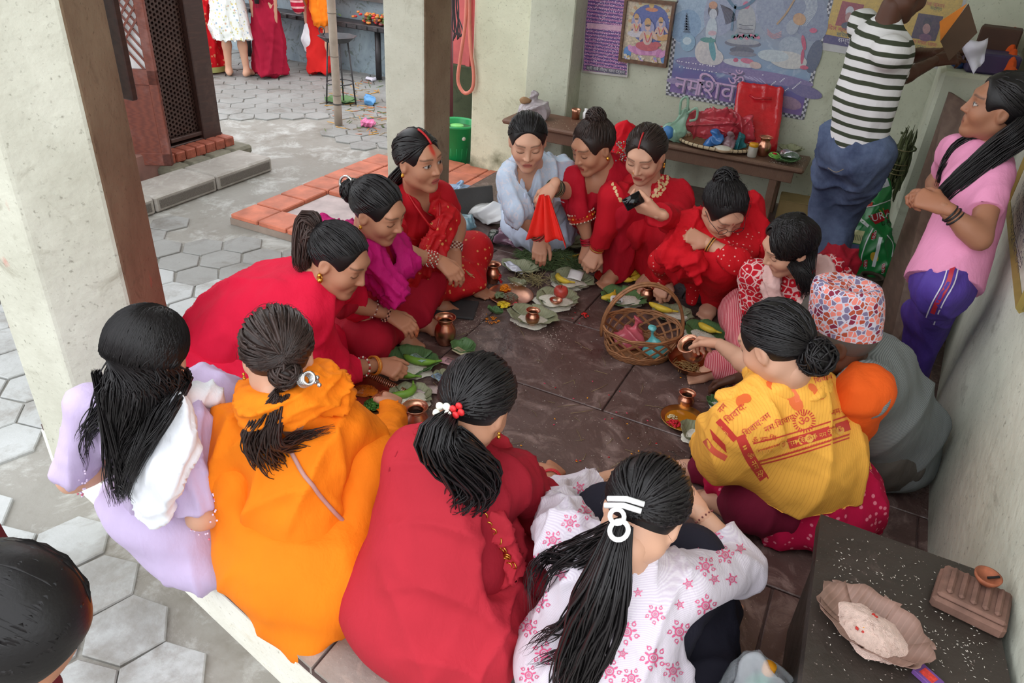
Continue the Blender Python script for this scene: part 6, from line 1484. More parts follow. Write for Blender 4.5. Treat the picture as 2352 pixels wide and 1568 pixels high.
r17, J17, m17 = far_woman('woman in a red patterned sari with a green hem beside the floral dress', P(478, 165, ZG)-A_(0.05, 0.0, 0), 100, cloth_print('red_bandhani_sari', sari_bg), cloth('red_blouse', srgb(186, 22, 36)), hem=0.02, width=1.25); hair_obj(r17, m17)
mm = MB(); mm.tube([P(478, 165, ZG)+A_(-0.05, 0, 0.03), P(478, 165, ZG)+A_(-0.05, 0, 0.09)], 0.275, n=30, cap=False, c=srgb(150, 150, 90)); mm.build('green_hem', MAT_VC, r17)
r18, J18, m18 = far_woman('woman in a white floral knee-length dress standing barefoot at the altar', P(548, 176, ZG), 118, cloth_print('white_floral_cotton', flo_d), cloth_print('white_floral_cotton', flo_d), hem=0.40, width=1.15); hair_obj(r18, m18)
r19, J19, m19 = far_woman('woman in maroon with a striped red shawl standing at the altar', P(622, 176, ZG), 112, cloth('maroon_bg', srgb(158, 18, 50)), cloth('maroon_bg', srgb(158, 18, 50)), hem=0.03, width=0.9); n9 = J19['neck']
tail(m19, [hpt(J19, 0, -0.09, -0.05), n9-J19['fwd']*0.16-UP*0.2, n9-J19['fwd']*0.2-UP*0.55], [0.04, 0.06, 0.03], BLACK, rng, n=40); hair_obj(r19, m19)
def strp(t): return t.mix(t.ramp(t.math('FRACT', t.math('MULTIPLY', t.sep(t.coord())[2], 16.0)), [(0.0, 0.0), (0.62, 0.0), (0.66, 1.0)], 'CONSTANT'), srgb(176, 24, 54), srgb(226, 170, 170))
for S, sg in (('L', -1), ('R', 1)): scarf('striped_shawl', [J19['sh'+S]-J19['fwd']*0.05, J19['el'+S]+J19['right']*sg*0.06-UP*0.02, J19['el'+S]+J19['right']*sg*0.12-UP*0.26], [0.07, 0.085, 0.075], cloth_print('striped_shawl', strp), r19, vox=0.015, seed=5)
r20, J20, m20 = far_woman('woman in an orange shawl and red trousers holding a white bag at the altar', P(735, 170, ZG), 105, cloth('red_trousers_bg', srgb(208, 36, 34)), cloth('orange_bg', srgb(246, 130, 26)), hem=0.03, width=0.8); hair_obj(r20, m20)
scarf('orange_shawl', [J20['shL']+UP*0.03, J20['hip']+J20['right']*0.05+UP*0.15-J20['fwd']*0.08, J20['hip']+J20['right']*0.10-UP*0.22-J20['fwd']*0.1], [0.09, 0.12, 0.10], cloth('orange_bg', srgb(246, 130, 26)), r20, vox=0.015, seed=6, amp=0.01, freq=40)
wb = SDF(); c = onray(706, 92, J20['hip']-J20['right']*0.22-J20['fwd']*0.1-UP*0.2); wb.cap(c+UP*0.16, c, 0.04, 0.09, k=0.02, flat=J20['fwd'], fs=0.5).cap(c, c-UP*0.10, 0.09, 0.06, flat=J20['fwd'], fs=0.5)
garment('carrier_bag', wb, M('white_bag_plastic', srgb(232, 232, 238), rough=0.4, var=0.04), None, vox=0.015, amp=0.006, freq=40); bpy.context.view_layer.objects  # linked below
o_ = [o for o in col.objects if o.name.startswith('carrier_bag')][-1]; tag(o_, 'white plastic carrier bag hanging from the hand of the woman in orange', 'bag')

# --- someone close by at the left: only the dark head and a maroon shoulder show
hc_ = P(-8, 1445, .92); bk = azd(205); n21 = hc_+bk*.15-UP*.06; h21 = n21+bk*.45; p = A_(h21[0], h21[1], ZG); r_ = np.cross(-bk, UP)
J = pose(neck=n21, head=hc_, hip=h21, caz=25, faz=25, fpit=-58, size=1.0, wrL=n21-UP*.45-r_*.12, wrR=n21-UP*.45+r_*.05, legs='stand', knL=p-r_*.09+UP*.5-bk*.06, knR=p+r_*.09+UP*.5-bk*.06, anL=p-r_*.1+UP*.075, anR=p+r_*.1+UP*.075)
w21 = new_person('dark-haired person bending down outside the plinth, only the head showing', J); w21.location = tuple(p); make_body(w21, J, 'tan', faces=False, vox=0.015, feet=False)
s = SDF(); torso_chain(s, J, 0.014)
for S in 'LR': arm_chain(s, J, S, 0.02, f1=0.9)
garment('shirt', s, cloth('maroon_shirt', srgb(90, 26, 34)), w21, vox=0.015, seed=8)
s = SDF().ell(J['hip'], (0.16, 0.15, 0.13), k=0.04)
for S in 'LR': leg_chain(s, J, S, 0.02)
s.cap(J['anL']+UP*0.0, J['anL']-UP*0.04+A_(0, 0.08, 0), 0.05, 0.035).cap(J['anR'], J['anR']-UP*0.04+A_(0, 0.08, 0), 0.05, 0.035); garment('trousers', s, cloth('black_cotton', srgb(32, 30, 42)), w21, vox=0.015, seed=9, floor=ZG+0.002)
m = MB(); hair_cap(m, J['HF'], BLACK*0.8, rng, thick=1.05); hair_back(m, J['HF'], A_(0, -0.85, -0.4), BLACK*0.8, rng, n=300, w=0.008); hair_obj(w21, m)
# ================================================================== offerings and vessels
MAT_COP = M('polished_copper', srgb(218, 160, 132), rough=0.3, metal=1.0, var=0.12, scale=20, bump=0.05)
MAT_BRASS = M('brass', srgb(196, 158, 92), rough=0.28, metal=1.0, var=0.1, scale=20)
MAT_RICE = M('white_rice', srgb(226, 220, 206), rough=0.8, var=0.1, scale=60, bump=0.8, bscale=420)
def leaf_mat(name, c1, c2):
    t = NT(name); v = t.wave(26, vec=t.coord(out='Object'), dist=1.5, detail=2); c = t.mix(t.ramp(t.noise(9, 4), [(0.3, 0.0), (0.7, 1.0)]), c1, c2)
    t.set(color=t.mix(t.ramp(v, [(0.85, 0.0), (1.0, 0.25)]), c, tuple(u*1.35 for u in c2)), rough=0.55); t.bump(v, 0.25, 0.003); return t.m
MAT_LEAFG = leaf_mat('fresh_leaf', srgb(70, 106, 60), srgb(96, 132, 84)); MAT_LEAFD = leaf_mat('dry_leaf', srgb(124, 128, 98), srgb(156, 158, 128)); MAT_LEAFB = leaf_mat('brown_leaf', srgb(112, 86, 74), srgb(150, 116, 104))
MAT_BANY = M('ripe_banana', srgb(222, 190, 60), rough=0.5, var=0.15, scale=30); MAT_BANG = M('green_banana', srgb(118, 164, 60), rough=0.5, var=0.15, scale=25)
MAT_TIP = M('banana_tip', srgb(60, 48, 30), rough=0.8); ri = np.random.default_rng(33)
def place(o, loc, rz=0.0, rx=0.0, ry=0.0):
    o.location = tuple(loc); o.rotation_euler = (rx, ry, rz); return o
def leaf_plate(px, py, r, mat, label, z=0.0, depth=0.026, asp=1.0, rz=0.0, seed=0, group=None, n=5):
    """shallow plate of overlapping leaves pinned together: each leaf a part"""
    root = empty('leaf_plate', (0, 0, 0), label, 'leaf plate', group); r_ = np.random.default_rng(seed)
    def prof(u): return 0.004+depth*max(0, (u-0.45)/0.55)**1.6
    for k in range(n):
        a0 = k*2*math.pi/n+r_.uniform(-0.2, 0.2); w = 2*math.pi/n*1.25; rr = r*r_.uniform(0.93, 1.08); dz = 0.0012*k; cr = r_.uniform(0.5, 1.0)
        def fn(u, v, a0=a0, w=w, rr=rr, dz=dz, cr=cr, k=k):
            a = a0+(v-0.5)*w; q = rr*u*(1-0.12*abs(v-0.5)*2*u)*(1+0.05*math.sin(v*17+k)*u)
            return A_(q*math.cos(a), q*math.sin(a)*asp, prof(u)+dz+0.006*u*u*math.sin(v*9*cr+k*2))
        MB().grid(fn, 8, 9, thick=0.0012).build('leaf', mat, root)
    p = P(px, py, z); place(root, (p[0], p[1], z+0.001), rz); return root
def rice_mound(px, py, r, h, z, label, asp=0.8, rz=0.3, mat=None, seed=1, world=None):
    m = MB(); n1, n2 = 13, 30; V = [(0, 0, h)]; r_ = np.random.default_rng(seed); r, h = r*1.18, h*1.25
    for i in range(1, n1):
        for k in range(n2):
            a = 2*math.pi*k/n2; u = i/(n1-1); q = r*u*(1+0.10*math.sin(3*a+seed)+0.06*math.sin(7*a+seed*2)); V.append((q*math.cos(a), q*asp*math.sin(a), h*(1-u**1.7)+r_.normal()*0.0012))
    F = [(0, 1+k, 1+(k+1) % n2) for k in range(n2)]+[(1+(i-1)*n2+k, 1+i*n2+k, 1+i*n2+(k+1) % n2, 1+(i-1)*n2+(k+1) % n2) for i in range(1, n1-1) for k in range(n2)]
    m.add(V, F); g_ = []
    for k in range(140):
        a, u = ri.uniform(0, 6.28), math.sqrt(ri.uniform(0, 1.1)); q = r*u*0.97; zz = h*(1-min(1, u)**1.7)+0.0012; d = unit(A_(ri.normal(), ri.normal(), ri.normal()*0.3))*0.0032
        c_ = A_(q*math.cos(a), q*asp*math.sin(a), zz); m.tube([c_-d, c_, c_+d], [0.0004, 0.0011, 0.0004], n=4)
    o = m.build('rice', mat or MAT_RICE, None, label=label, cat='rice', kind='stuff'); p = P(px, py, z) if world is None else world; place(o, (p[0], p[1], z), rz); return o
def banana(px, py, z, ang, L, label, green=False, lift=0.012, group=None, bend=0.35, world=None, tilt=0.0):
    root = empty('banana', (0, 0, 0), label, 'banana', group); k = np.linspace(-1, 1, 13); R_ = L/2
    pts = np.array([(R_*math.sin(u*bend*2)/ (bend*2) * 1.0, R_*(1-math.cos(u*bend*2))/(bend*2), 0) for u in k])*1.05
    rr = 0.0165*np.array([0.35, 0.62, 0.85, 0.97, 1, 1, 1, 1, 0.97, 0.9, 0.75, 0.5, 0.3])
    MB().tube(pts, rr, n=7).build('peel', MAT_BANG if green else MAT_BANY, root)
    e = pts[-1]; d = unit(pts[-1]-pts[-3]); MB().tube([e-d*0.004, e+d*0.012, e+d*0.024], [0.006, 0.0045, 0.005], n=7).build('stalk', MAT_BANG if green else MAT_BANY, root); e = pts[0]; d = unit(pts[0]-pts[2]); MB().tube([e, e+d*0.006], [0.006, 0.003], n=7).build('tip', MAT_TIP, root)
    p = P(px, py, z) if world is None else A_(world); place(root, (p[0], p[1], z+lift), math.radians(ang), rx=tilt); return root
def lota(px, py, h, r, label, z=0.0, tilt=None, world=None, water=True):
    root = empty('copper_pot', (0, 0, 0), label, 'pot')
    pr = [(0.0, 0.0), (0.62*r, 0.0), (0.72*r, 0.05*h), (0.98*r, 0.30*h), (1.0*r, 0.48*h), (0.92*r, 0.62*h), (0.66*r, 0.76*h), (0.62*r, 0.82*h), (0.70*r, 0.90*h), (0.96*r, 1.0*h), (0.93*r, 1.005*h), (0.64*r, 0.90*h), (0.56*r, 0.82*h), (0.60*r, 0.76*h), (0.82*r, 0.6*h), (0.8*r, 0.55*h)]
    MB().lathe(pr, n=32, cap=False).build('body', MAT_COP, root); m = MB(); a = np.linspace(0, 2*math.pi, 32, endpoint=False)
    m.tube([(0.955*r*math.cos(x), 0.955*r*math.sin(x), h) for x in a], 0.0022, n=6, closed=True); m.build('rim', MAT_COP, root)
    m = MB(); m.tube([(0.655*r*math.cos(x), 0.655*r*math.sin(x), 0.79*h) for x in a], 0.0022, n=6, closed=True); m.build('neck_ring', MAT_COP, root)
    if water: MB().lathe([(0.0, 0.60*h), (0.78*r, 0.60*h)], n=24, cap=False).build('water', M('dark_water', srgb(40, 34, 30), rough=0.05, var=0.0), root)
    p = P(px, py, z) if world is None else A_(world); place(root, (p[0], p[1], z if world is None else p[2]))
    if tilt: root.rotation_euler = tilt
    return root
def note(px, py, ang, c, label, z=0.004, w=0.115, h=0.06, fold=0.01, world=None):
    root = empty('banknote', (0, 0, 0), label, 'banknote')
    fz = lambda x: fold*abs(math.sin(x*26))*0.5
    MB().grid(lambda u, v: A_((u-0.5)*w, (v-0.5)*h, fz((u-0.5)*w)+0.002*math.sin(v*5)), 9, 4, thick=0.0006).build('paper', M('note_'+'_'.join(str(int(x)) for x in c), srgb(*c), rough=0.8, var=0.2, scale=70), root)
    MB().grid(lambda u, v: A_((u-0.5)*w*0.45-0.01, (v-0.5)*h*0.6, fz((u-0.5)*w*0.45-0.01)+0.0015+0.002*math.sin(v*5)), 6, 4, thick=0.0004).build('printed_panel', M('note_print_'+'_'.join(str(int(x)) for x in c), tuple(u*0.55 for u in srgb(*c)), rough=0.8, var=0.5, scale=160), root)
    p = P(px, py, z) if world is None else A_(world); place(root, (p[0], p[1], z), math.radians(ang)); return root

# plates on the floor
leaf_plate(940, 838, .125, MAT_LEAFG, 'large fresh green leaf plate with two green bananas', seed=1, rz=0.4); rice_mound(945, 852, .07, .018, .006, 'rice under the green bananas')
banana(960, 835, .03, 12, .15, 'green banana lying uppermost on the large green leaf plate', green=True); banana(920, 862, .028, -8, .13, 'green banana at the front edge of the large green leaf plate', green=True); note(962, 822, 25-40, (150, 190, 176), 'folded green banknote on the green banana', z=.052, w=.075, h=.035)
leaf_plate(1063, 806, .062, MAT_LEAFG, 'small green leaf bowl holding a banknote beside the tall copper pot', seed=2, n=4); note(1060, 808, -10, (206, 196, 160), 'pale banknote inside the small green leaf bowl', z=.022, w=.08, h=.045)
leaf_plate(1020, 872, .05, MAT_LEAFD, 'small leaf cup with a blue banknote', seed=3, n=4, depth=.018); note(1014, 868, -5, (150, 176, 200), 'blue banknote on the small leaf cup', z=.018, w=.08, h=.045)
note(1042, 832, 8, (206, 160, 166), 'pink banknote lying flat between the leaf cups', z=.004)
leaf_plate(945, 918, .085, MAT_LEAFD, 'leaf plate of rice with one green banana and coins', seed=4, n=5); rice_mound(945, 920, .07, .016, .006, 'rice under the single green banana', seed=4); banana(938, 908, .026, 70, .125, 'single curved green banana on the rice with coins', green=True, bend=0.6)
note(975, 893, 20, (190, 170, 168), 'grey banknote tucked behind the leaf plate of rice', z=.012); note(920, 937, 0, (196, 204, 190), 'light green banknote in front of the leaf plate with coins', z=.006)
leaf_plate(1222, 732, .13, MAT_LEAFD, 'grey leaf plate holding a small copper pot on rice', seed=5, asp=0.8); rice_mound(1218, 738, .075, .012, .006, 'rice round the small copper pot', seed=5); lota(1222, 742, .07, .034, 'small copper pot standing on rice in the grey leaf plate', z=.014)
leaf_plate(1278, 694, .115, MAT_LEAFD, 'grey leaf plate heaped with rice and an apple', seed=6); rice_mound(1272, 696, .09, .03, .006, 'heap of rice beside the apple', seed=6)
ap = empty('apple', (0, 0, 0), 'red and yellow apple on the heap of rice', 'apple'); MB().lathe([(0.0, 0.012), (0.012, 0.004), (0.026, 0.006), (0.036, 0.025), (0.037, 0.04), (0.03, 0.057), (0.016, 0.064), (0.006, 0.06), (0.0, 0.056)], n=24, cap=False).build('fruit', M('apple_skin', srgb(190, 70, 60), rough=0.35, var=0.35, scale=20), ap); MB().tube([(0, 0, 0.056), (0.003, 0, 0.075)], 0.0015, n=6).build('stem', MAT_TIP, ap); pA_ = P(1287, 682, .03); place(ap, (pA_[0], pA_[1], .026))
db = empty('copper_lamp_bowl', (0, 0, 0), 'small copper bowl set in the heap of rice', 'bowl'); MB().lathe([(0, 0), (0.015, 0), (0.026, 0.01), (0.033, 0.022), (0.030, 0.022), (0.022, 0.011), (0, 0.007)], n=24, cap=False).build('body', MAT_COP, db); q = P(1281, 690, .03); place(db, (q[0]+.002, q[1]-.03, .028)); MB().lathe([(0.0, 0.014), (0.026, 0.014)], n=20, cap=False).build('red_powder', M('red_powder', srgb(170, 96, 80), rough=0.9), db)
leaf_plate(1312, 650, .12, MAT_LEAFD, 'dry leaf plate of flour with a ripe banana and a white card', seed=7); rice_mound(1305, 652, .085, .014, .006, 'flour under the ripe banana and card', seed=7); banana(1286, 645, .022, -60+30, .12, 'ripe banana beside the white card', bend=0.5)
cd = MB().grid(lambda u, v: A_((u-.5)*.075, (v-.5)*.06, 0.004*math.sin(u*4)), 5, 5, thick=.0012).build('white_card', M('white_card', srgb(232, 228, 228), rough=0.7, var=0.03), None, label='folded white card on the plate of flour', cat='card'); q = P(1322, 632, .04); place(cd, (q[0], q[1], .042), 0.1, rx=0.5)
leaf_plate(1325, 606, .105, MAT_LEAFG, 'leaf packet of rice with a speckled banana under the bangled hands', seed=8, asp=0.7, n=4); rice_mound(1325, 604, .085, .016, .01, 'flat rice beside the speckled banana', asp=0.7, seed=8); banana(1308, 598, .028, 62, .12, 'speckled ripe banana on the leaf packet', bend=0.2)
note(1342, 585, 60, (160, 180, 190), 'blue banknote curled behind the leaf packet', z=.03, w=.07)
leaf_plate(1195, 622, .115, MAT_LEAFD, 'grey leaf tray with a torn plastic packet beside the grass', seed=9, asp=0.7); pk = MB().grid(lambda u, v: A_((u-.5)*.15, (v-.5)*.06*(1-.4*abs(u-.5)), .012+.01*math.sin(u*8)*math.sin(v*5+1)), 14, 8, thick=.0015).build('plastic_packet', M('clear_plastic_film', srgb(200, 200, 212), rough=0.15, var=0.1, spec=0.8), None, label='torn clear plastic packet on the grey leaf tray', cat='packet'); q = P(1178, 618, .015); place(pk, (q[0], q[1], .016), -0.6)
leaf_plate(1188, 656, .055, MAT_LEAFD, 'small leaf boat of white powder', seed=10, asp=0.55, n=4); rice_mound(1188, 655, .04, .012, .008, 'white powder in the small leaf boat', asp=0.5, seed=10)
leaf_plate(1137, 720, .045, MAT_LEAFG, 'small folded leaf boat near the orange petals', seed=11, asp=0.5, n=4, depth=.022)
leaf_plate(1428, 690, .125, MAT_LEAFG, 'green leaf plate behind the basket with banana and flour', seed=12); rice_mound(1440, 692, .075, .014, .006, 'flour on the green leaf plate behind the basket', seed=12); banana(1402, 685, .024, 70, .11, 'ripe banana on the green leaf plate behind the basket', bend=0.35)
pkt = MB().box((-.03, -.022, 0), (.03, .022, .03), bev=.008).build('white_packet', M('white_card', srgb(232, 228, 228)), None, label='white paper packet on the green leaf plate', cat='packet'); q = P(1415, 694, .02); place(pkt, (q[0], q[1], .021), .4)
leaf_plate(1540, 728, .105, MAT_LEAFD, 'curled dry leaf plate with a yellow banana beside the basket', seed=13); rice_mound(1555, 728, .06, .01, .006, 'flour on the curled dry leaf plate', seed=13); banana(1515, 712, .022, -8, .13, 'yellow banana on the curled dry leaf plate', bend=0.25)
leaf_plate(1622, 772, .11, MAT_LEAFG, 'pale green leaf plate under the pouring pot', seed=14); rice_mound(1605, 772, .065, .014, .006, 'rice under the pouring pot', seed=14); banana(1622, 758, .022, -20, .10, 'short banana under the pouring pot', bend=0.2)
leaf_plate(1640, 932, .04, MAT_LEAFG, 'little leaf cup with white petals near the brass plate', seed=15, n=4); rice_mound(1644, 932, .024, .012, .006, 'white petals in the little leaf cup', seed=15)
leaf_plate(1602, 1008, .075, MAT_LEAFD, 'leaf bowl of rice in the hand of the woman in saffron', seed=16, depth=.035, z=.02); rice_mound(1604, 1006, .055, .016, .032, 'rice in the leaf bowl of the woman in saffron', seed=16)
leaf_plate(1292, 560, .17, MAT_LEAFD, 'large grey leaf mat leaning behind the grass', seed=17, asp=0.75)
# grass heap
m = MB(); g0 = P(1262, 600, 0)
for k in range(1700):
    a, u = ri.uniform(0, 6.28), ri.uniform(0, 1)**0.6; c_ = g0+A_(0.19*u*math.cos(a), 0.14*u*math.sin(a), 0.012+0.075*(1-u*u)*ri.uniform(0.3, 1)); d = unit(A_(ri.normal(), ri.normal()*0.8, ri.normal()*0.25))*ri.uniform(0.02, 0.05); c0 = A_(srgb(92, 112, 70))*ri.uniform(0.6, 1.5)
    m.tube([c_-d, c_+A_(0, 0, 0.006), c_+d], [0.0010, 0.0019, 0.0005], n=3, cap=False, c=c0)
m.build('grass_heap', vcol('grass_blades', rough=0.6), None, label='heap of cut green grass in front of the woman in pale blue', cat='grass', kind='stuff')
m = MB(); g0 = P(1225, 648, 0)
for k in range(120):
    c_ = g0+A_(ri.normal()*.05, ri.normal()*.03, .006+ri.uniform(0, .03)); d = unit(A_(ri.normal(), ri.normal(), ri.normal()*.4))*.03; m.tube([c_-d, c_+d], .0011, n=3, cap=False, c=A_(srgb(178, 166, 120))*ri.uniform(.6, 1.2))
m.build('straw_bits', vcol('grass_blades'), None, label='pale straw bits between the leaf plates', cat='straw', kind='stuff')
# metal ware
lota(1022, 788, .135, .048, 'tall copper pot beside the magenta scarf woman'); lota(1131, 648, .105, .042, 'copper pot at the knee of the woman in the sari'); lota(955, 985, .105, .048, 'copper pot in front of the leaf plate with coins'); lota(1484, 688, .075, .036, 'small copper pot beside the banana bunch'); lota(1573, 932, .065, .034, 'small copper pot behind the brass plate')
hw = [o for o in col.objects if o.name.startswith('person')]
lota(0, 0, .095, .045, 'copper pot tipped in the hand of the woman in saffron', world=onray(1607, 795, P(1607, 795, .24))-A_(0, 0, .05), tilt=(0.5, -0.5, 0.0))
cp_ = empty('copper_plate', (0, 0, 0), 'round copper plate of flowers, seeds and petals', 'plate'); MB().lathe([(0, 0), (0.085, 0), (0.105, 0.014), (0.107, 0.016), (0.104, 0.017), (0.084, 0.004), (0, 0.003)], n=40, cap=False).build('dish', MAT_COP, cp_); q = P(1172, 682, 0); place(cp_, (q[0], q[1], 0.001)); cp_.scale = (1.12, 1.12, 1)
def petals(px, py, r, n, c, name, label, z=.01, h=.012, size=.006, flat=False, elong=1.8):
    m = MB(); q = P(px, py, z)
    for k in range(n):
        a, u = ri.uniform(0, 6.28), math.sqrt(ri.uniform(0, 1)); m.ell(A_(q[0]+r*u*math.cos(a), q[1]+r*u*math.sin(a), z+(h*(1-u*u)+0.002)*ri.uniform(.5, 1)), A_(size*elong, size, size*.45), n=6, m=4, mtx=rotz(ri.uniform(0, 6.28)), c=A_(c)*ri.uniform(.7, 1.25))
    return m.build(name, MAT_VC, None, label=label, cat='petals', kind='stuff')
petals(1160, 665, .024, 60, srgb(238, 140, 24), 'marigold_heads', 'orange marigold flowers on the copper plate', h=.03); petals(1156, 700, .03, 60, srgb(232, 200, 40), 'yellow_petals', 'yellow petals at the edge of the copper plate'); petals(1172, 682, .04, 220, srgb(126, 122, 104), 'seed_heap', 'heap of grey seeds on the copper plate', h=.02, size=.003); petals(1146, 678, .028, 24, srgb(110, 124, 90), 'torn_leaves', 'torn leaves on the copper plate', size=.010); petals(1185, 700, .012, 14, srgb(190, 30, 50), 'red_petals', 'red petals on the copper plate')
petals(1147, 648, .012, 22, srgb(206, 26, 40), 'hibiscus_petals', 'upright red flower at the rim of the copper plate', h=.055)
petals(1130, 735, .035, 26, srgb(222, 130, 30), 'orange_petals', 'orange petals scattered by the folded leaf boat', z=.002, h=.003, size=.004); petals(1345, 724, .022, 12, srgb(196, 36, 34), 'red_blossom', 'crushed red blossom alone on the stone floor', z=.002, h=.010)
bp_ = empty('brass_plate', (0, 0, 0), 'shiny brass plate of turmeric water and red petals', 'plate'); MB().lathe([(0, 0), (0.072, 0), (0.088, 0.018), (0.09, 0.019), (0.086, 0.02), (0.07, 0.004), (0, 0.003)], n=40, cap=False).build('dish', MAT_BRASS, bp_); MB().lathe([(0, 0.006), (0.070, 0.006)], n=32, cap=False).build('turmeric_water', M('turmeric_water', srgb(176, 110, 24), rough=0.1), bp_); q = P(1567, 968, 0); place(bp_, (q[0], q[1], .001))
petals(1545, 960, .02, 40, srgb(206, 190, 150), 'brass_plate_rice', 'wet rice on the brass plate', size=.003, z=.008); petals(1548, 975, .028, 40, srgb(190, 26, 44), 'brass_plate_petals', 'red petals on the brass plate', size=.005, z=.008)
cb = empty('copper_basin', (0, 0, 0), 'deep copper basin of brown water and twigs', 'basin'); MB().lathe([(0, 0), (0.05, 0), (0.085, 0.018), (0.108, 0.05), (0.111, 0.052), (0.106, 0.053), (0.082, 0.024), (0, 0.006)], n=44, cap=False).build('dish', M('aged_copper', srgb(166, 112, 76), rough=0.35, metal=1.0, var=0.2, scale=20), cb); MB().lathe([(0, 0.028), (0.084, 0.028)], n=36, cap=False).build('brown_water', M('brown_water', srgb(104, 44, 18), rough=0.08), cb); q = P(1587, 848, 0); place(cb, (q[0], q[1], .001))
m = MB(); q = P(1587, 845, .03)
for k in range(60):
    c_ = A_(q[0]+ri.normal()*.028, q[1]+ri.normal()*.026, .032+ri.uniform(0, .008)); d = unit(A_(ri.normal(), ri.normal(), .1))*.022; m.tube([c_-d, c_+A_(0, 0, .003), c_+d], .0016, n=4, c=A_(srgb(150, 116, 70))*ri.uniform(.6, 1.3))
m.build('twigs', vcol('grass_blades'), None, label='short dry twigs floating in the copper basin', cat='twigs', kind='stuff')
rp_ = empty('red_plate', (0, 0, 0), 'red plate with a folded banknote by the banana bunch', 'plate'); MB().lathe([(0, 0), (0.065, 0), (0.085, 0.018), (0.083, 0.02), (0.064, 0.004), (0, 0.004)], n=36, cap=False).build('dish', M('red_enamel', srgb(186, 34, 30), rough=0.3), rp_); q = P(1400, 642, 0); place(rp_, (q[0], q[1], .001)); note(1395, 642, 15, (190, 150, 166), 'folded mauve banknote on the red plate', z=.014, w=.07, h=.045)
for k, (x, y, a) in enumerate(((1425, 632, 15), (1438, 628, 35), (1452, 632, 55), (1465, 640, 80), (1432, 645, -5))): banana(x, y, .012+.008*(k % 3), a, .105, ('outermost banana of the bunch, next to the red plate', 'banana second from the red plate in the bunch', 'middle banana of the bunch by the red plate', 'banana of the bunch next to the small copper pot', 'short banana across the front of the bunch')[k], group='bananas in the bunch', bend=0.45)
tr = empty('copper_tray', (0, 0, 0), 'square copper tray with fluted rim and turmeric', 'tray'); MB().box((-.13, -.11, 0), (.13, .11, .004)).build('base', MAT_COP, tr, smooth=False)
m = MB(); nfl = 0
for sx, sy, L in ((1, 0, .11), (-1, 0, .11), (0, 1, .13), (0, -1, .13)):
    for k in range(26):
        t_ = -L+2*L*(k+.5)/26; w = L/26
        if sx: c0, c1 = A_(sx*.13, t_, 0), A_(sx*.152, t_, .022)
        else: c0, c1 = A_(t_, sy*.11, 0), A_(t_, sy*.132, .022)
        m.tube([c0, c1], [w*.8, w*.9], n=6)
m.build('fluted_rim', MAT_COP, tr, kind='stuff'); q = P(842, 918, 0); place(tr, (q[0], q[1], .002), math.radians(-8))
rice_mound(838, 898, .045, .012, .008, 'orange turmeric paste on the copper tray', mat=M('turmeric_paste', srgb(196, 104, 20), rough=0.3, var=0.3, scale=30), seed=21); rice_mound(886, 912, .045, .010, .008, 'orange rice on the copper tray', mat=M('orange_rice', srgb(200, 110, 70), rough=0.7, var=0.3, scale=90, bump=.6, bscale=300), seed=22)
petals(858, 930, .035, 70, srgb(64, 120, 44), 'coriander_leaves', 'green coriander leaves on the copper tray', h=.02, size=.007)
# basket
bk = empty('wicker_basket', (0, 0, 0), 'round wicker basket with arched handle and plastic bags inside', 'basket'); MAT_WICK = M('wicker', srgb(146, 98, 62), rough=0.55, var=0.3, scale=30, bump=.2)
R0, R1, HB_ = .125, .165, .125
def bpt(a, h): r = R0+(R1-R0)*(h/HB_)**.7; return A_(r*math.cos(a)*1.08, r*math.sin(a)*.92, h)
m = MB()
for k in range(9): m.tube([bpt(a, .006+.007*(k % 5))*A_(1.03, 1.03, 1)+A_(0, 0, .003*math.sin(a*13+k*2)) for a in np.linspace(0, 2*math.pi, 60, endpoint=False)], .0045, n=6, closed=True)
m.build('woven_base', MAT_WICK, bk, kind='stuff'); MB().lathe([(0, .004), (R0*1.0, .004), (R0*1.0, .009), (0, .009)], n=40, cap=False).build('bottom', MAT_WICK, bk)
for k in range(3): MB().tube([bpt(a, HB_+.006*k-.004)*A_(1, 1, 1)+A_(0, 0, .003*math.sin(a*9+k*2.1)) for a in np.linspace(0, 2*math.pi, 60, endpoint=False)], .005, n=6, closed=True).build('rim_cane', MAT_WICK, bk)
for k in range(15):
    for sg in (1, -1):
        for dd in (0, .045): MB().tube([bpt(2*math.pi*k/15+sg*.75*t_+dd*sg, .03+(HB_-.03)*t_) for t_ in np.linspace(0, 1, 9)], .0036, n=5).build('lattice_cane', MAT_WICK, bk)
for k in range(3): MB().tube([A_(.178*math.cos(t_)*1.03, .012*(k-1), HB_-.02+.235*math.sin(t_)+(.006 if k == 1 else 0)) for t_ in np.linspace(-.12, math.pi+.12, 30)], .006, n=6).build('handle_cane', MAT_WICK, bk)
q = P(1466, 806, 0); place(bk, (q[0], q[1], .001), math.radians(28)); BQ = A_(q[0], q[1], 0)
def plastic(name, c, rough=0.18, a=0.85): return M(name, c, rough=rough, var=0.12, scale=16, spec=0.7, bump=.7, bscale=26, alpha=a)
def crumple(name, label, c, size, mat, seed=1, knot=True, cat='bag', vox=.006, amp=.008, freq=44, lobes=5):
    s = SDF(); r_ = np.random.default_rng(seed); S_ = A_(size); c = A_(c)
    for k in range(lobes): s.ell(c+r_.uniform(-.4, .4, 3)*S_*A_(1, 1, .35)+A_(0, 0, S_[2]*.55), S_*r_.uniform(.45, .7), k=.02)
    if knot: s.cap(c+A_(0, 0, S_[2]*.9), c+A_(r_.normal()*.01, r_.normal()*.01, S_[2]*1.7), .012, .026, k=.02)
    s.cut((0, 0, c[2]+.001), (0, 0, -1)); v, f = s.mesh(vox, 1); v = folds(v, f, amp, freq, unit(r_.normal(size=3)), seed, along=.5); v[:, 2] = np.maximum(v[:, 2], c[2]); return MB().add(v, f).build(name, mat, None, label=label, cat=cat)
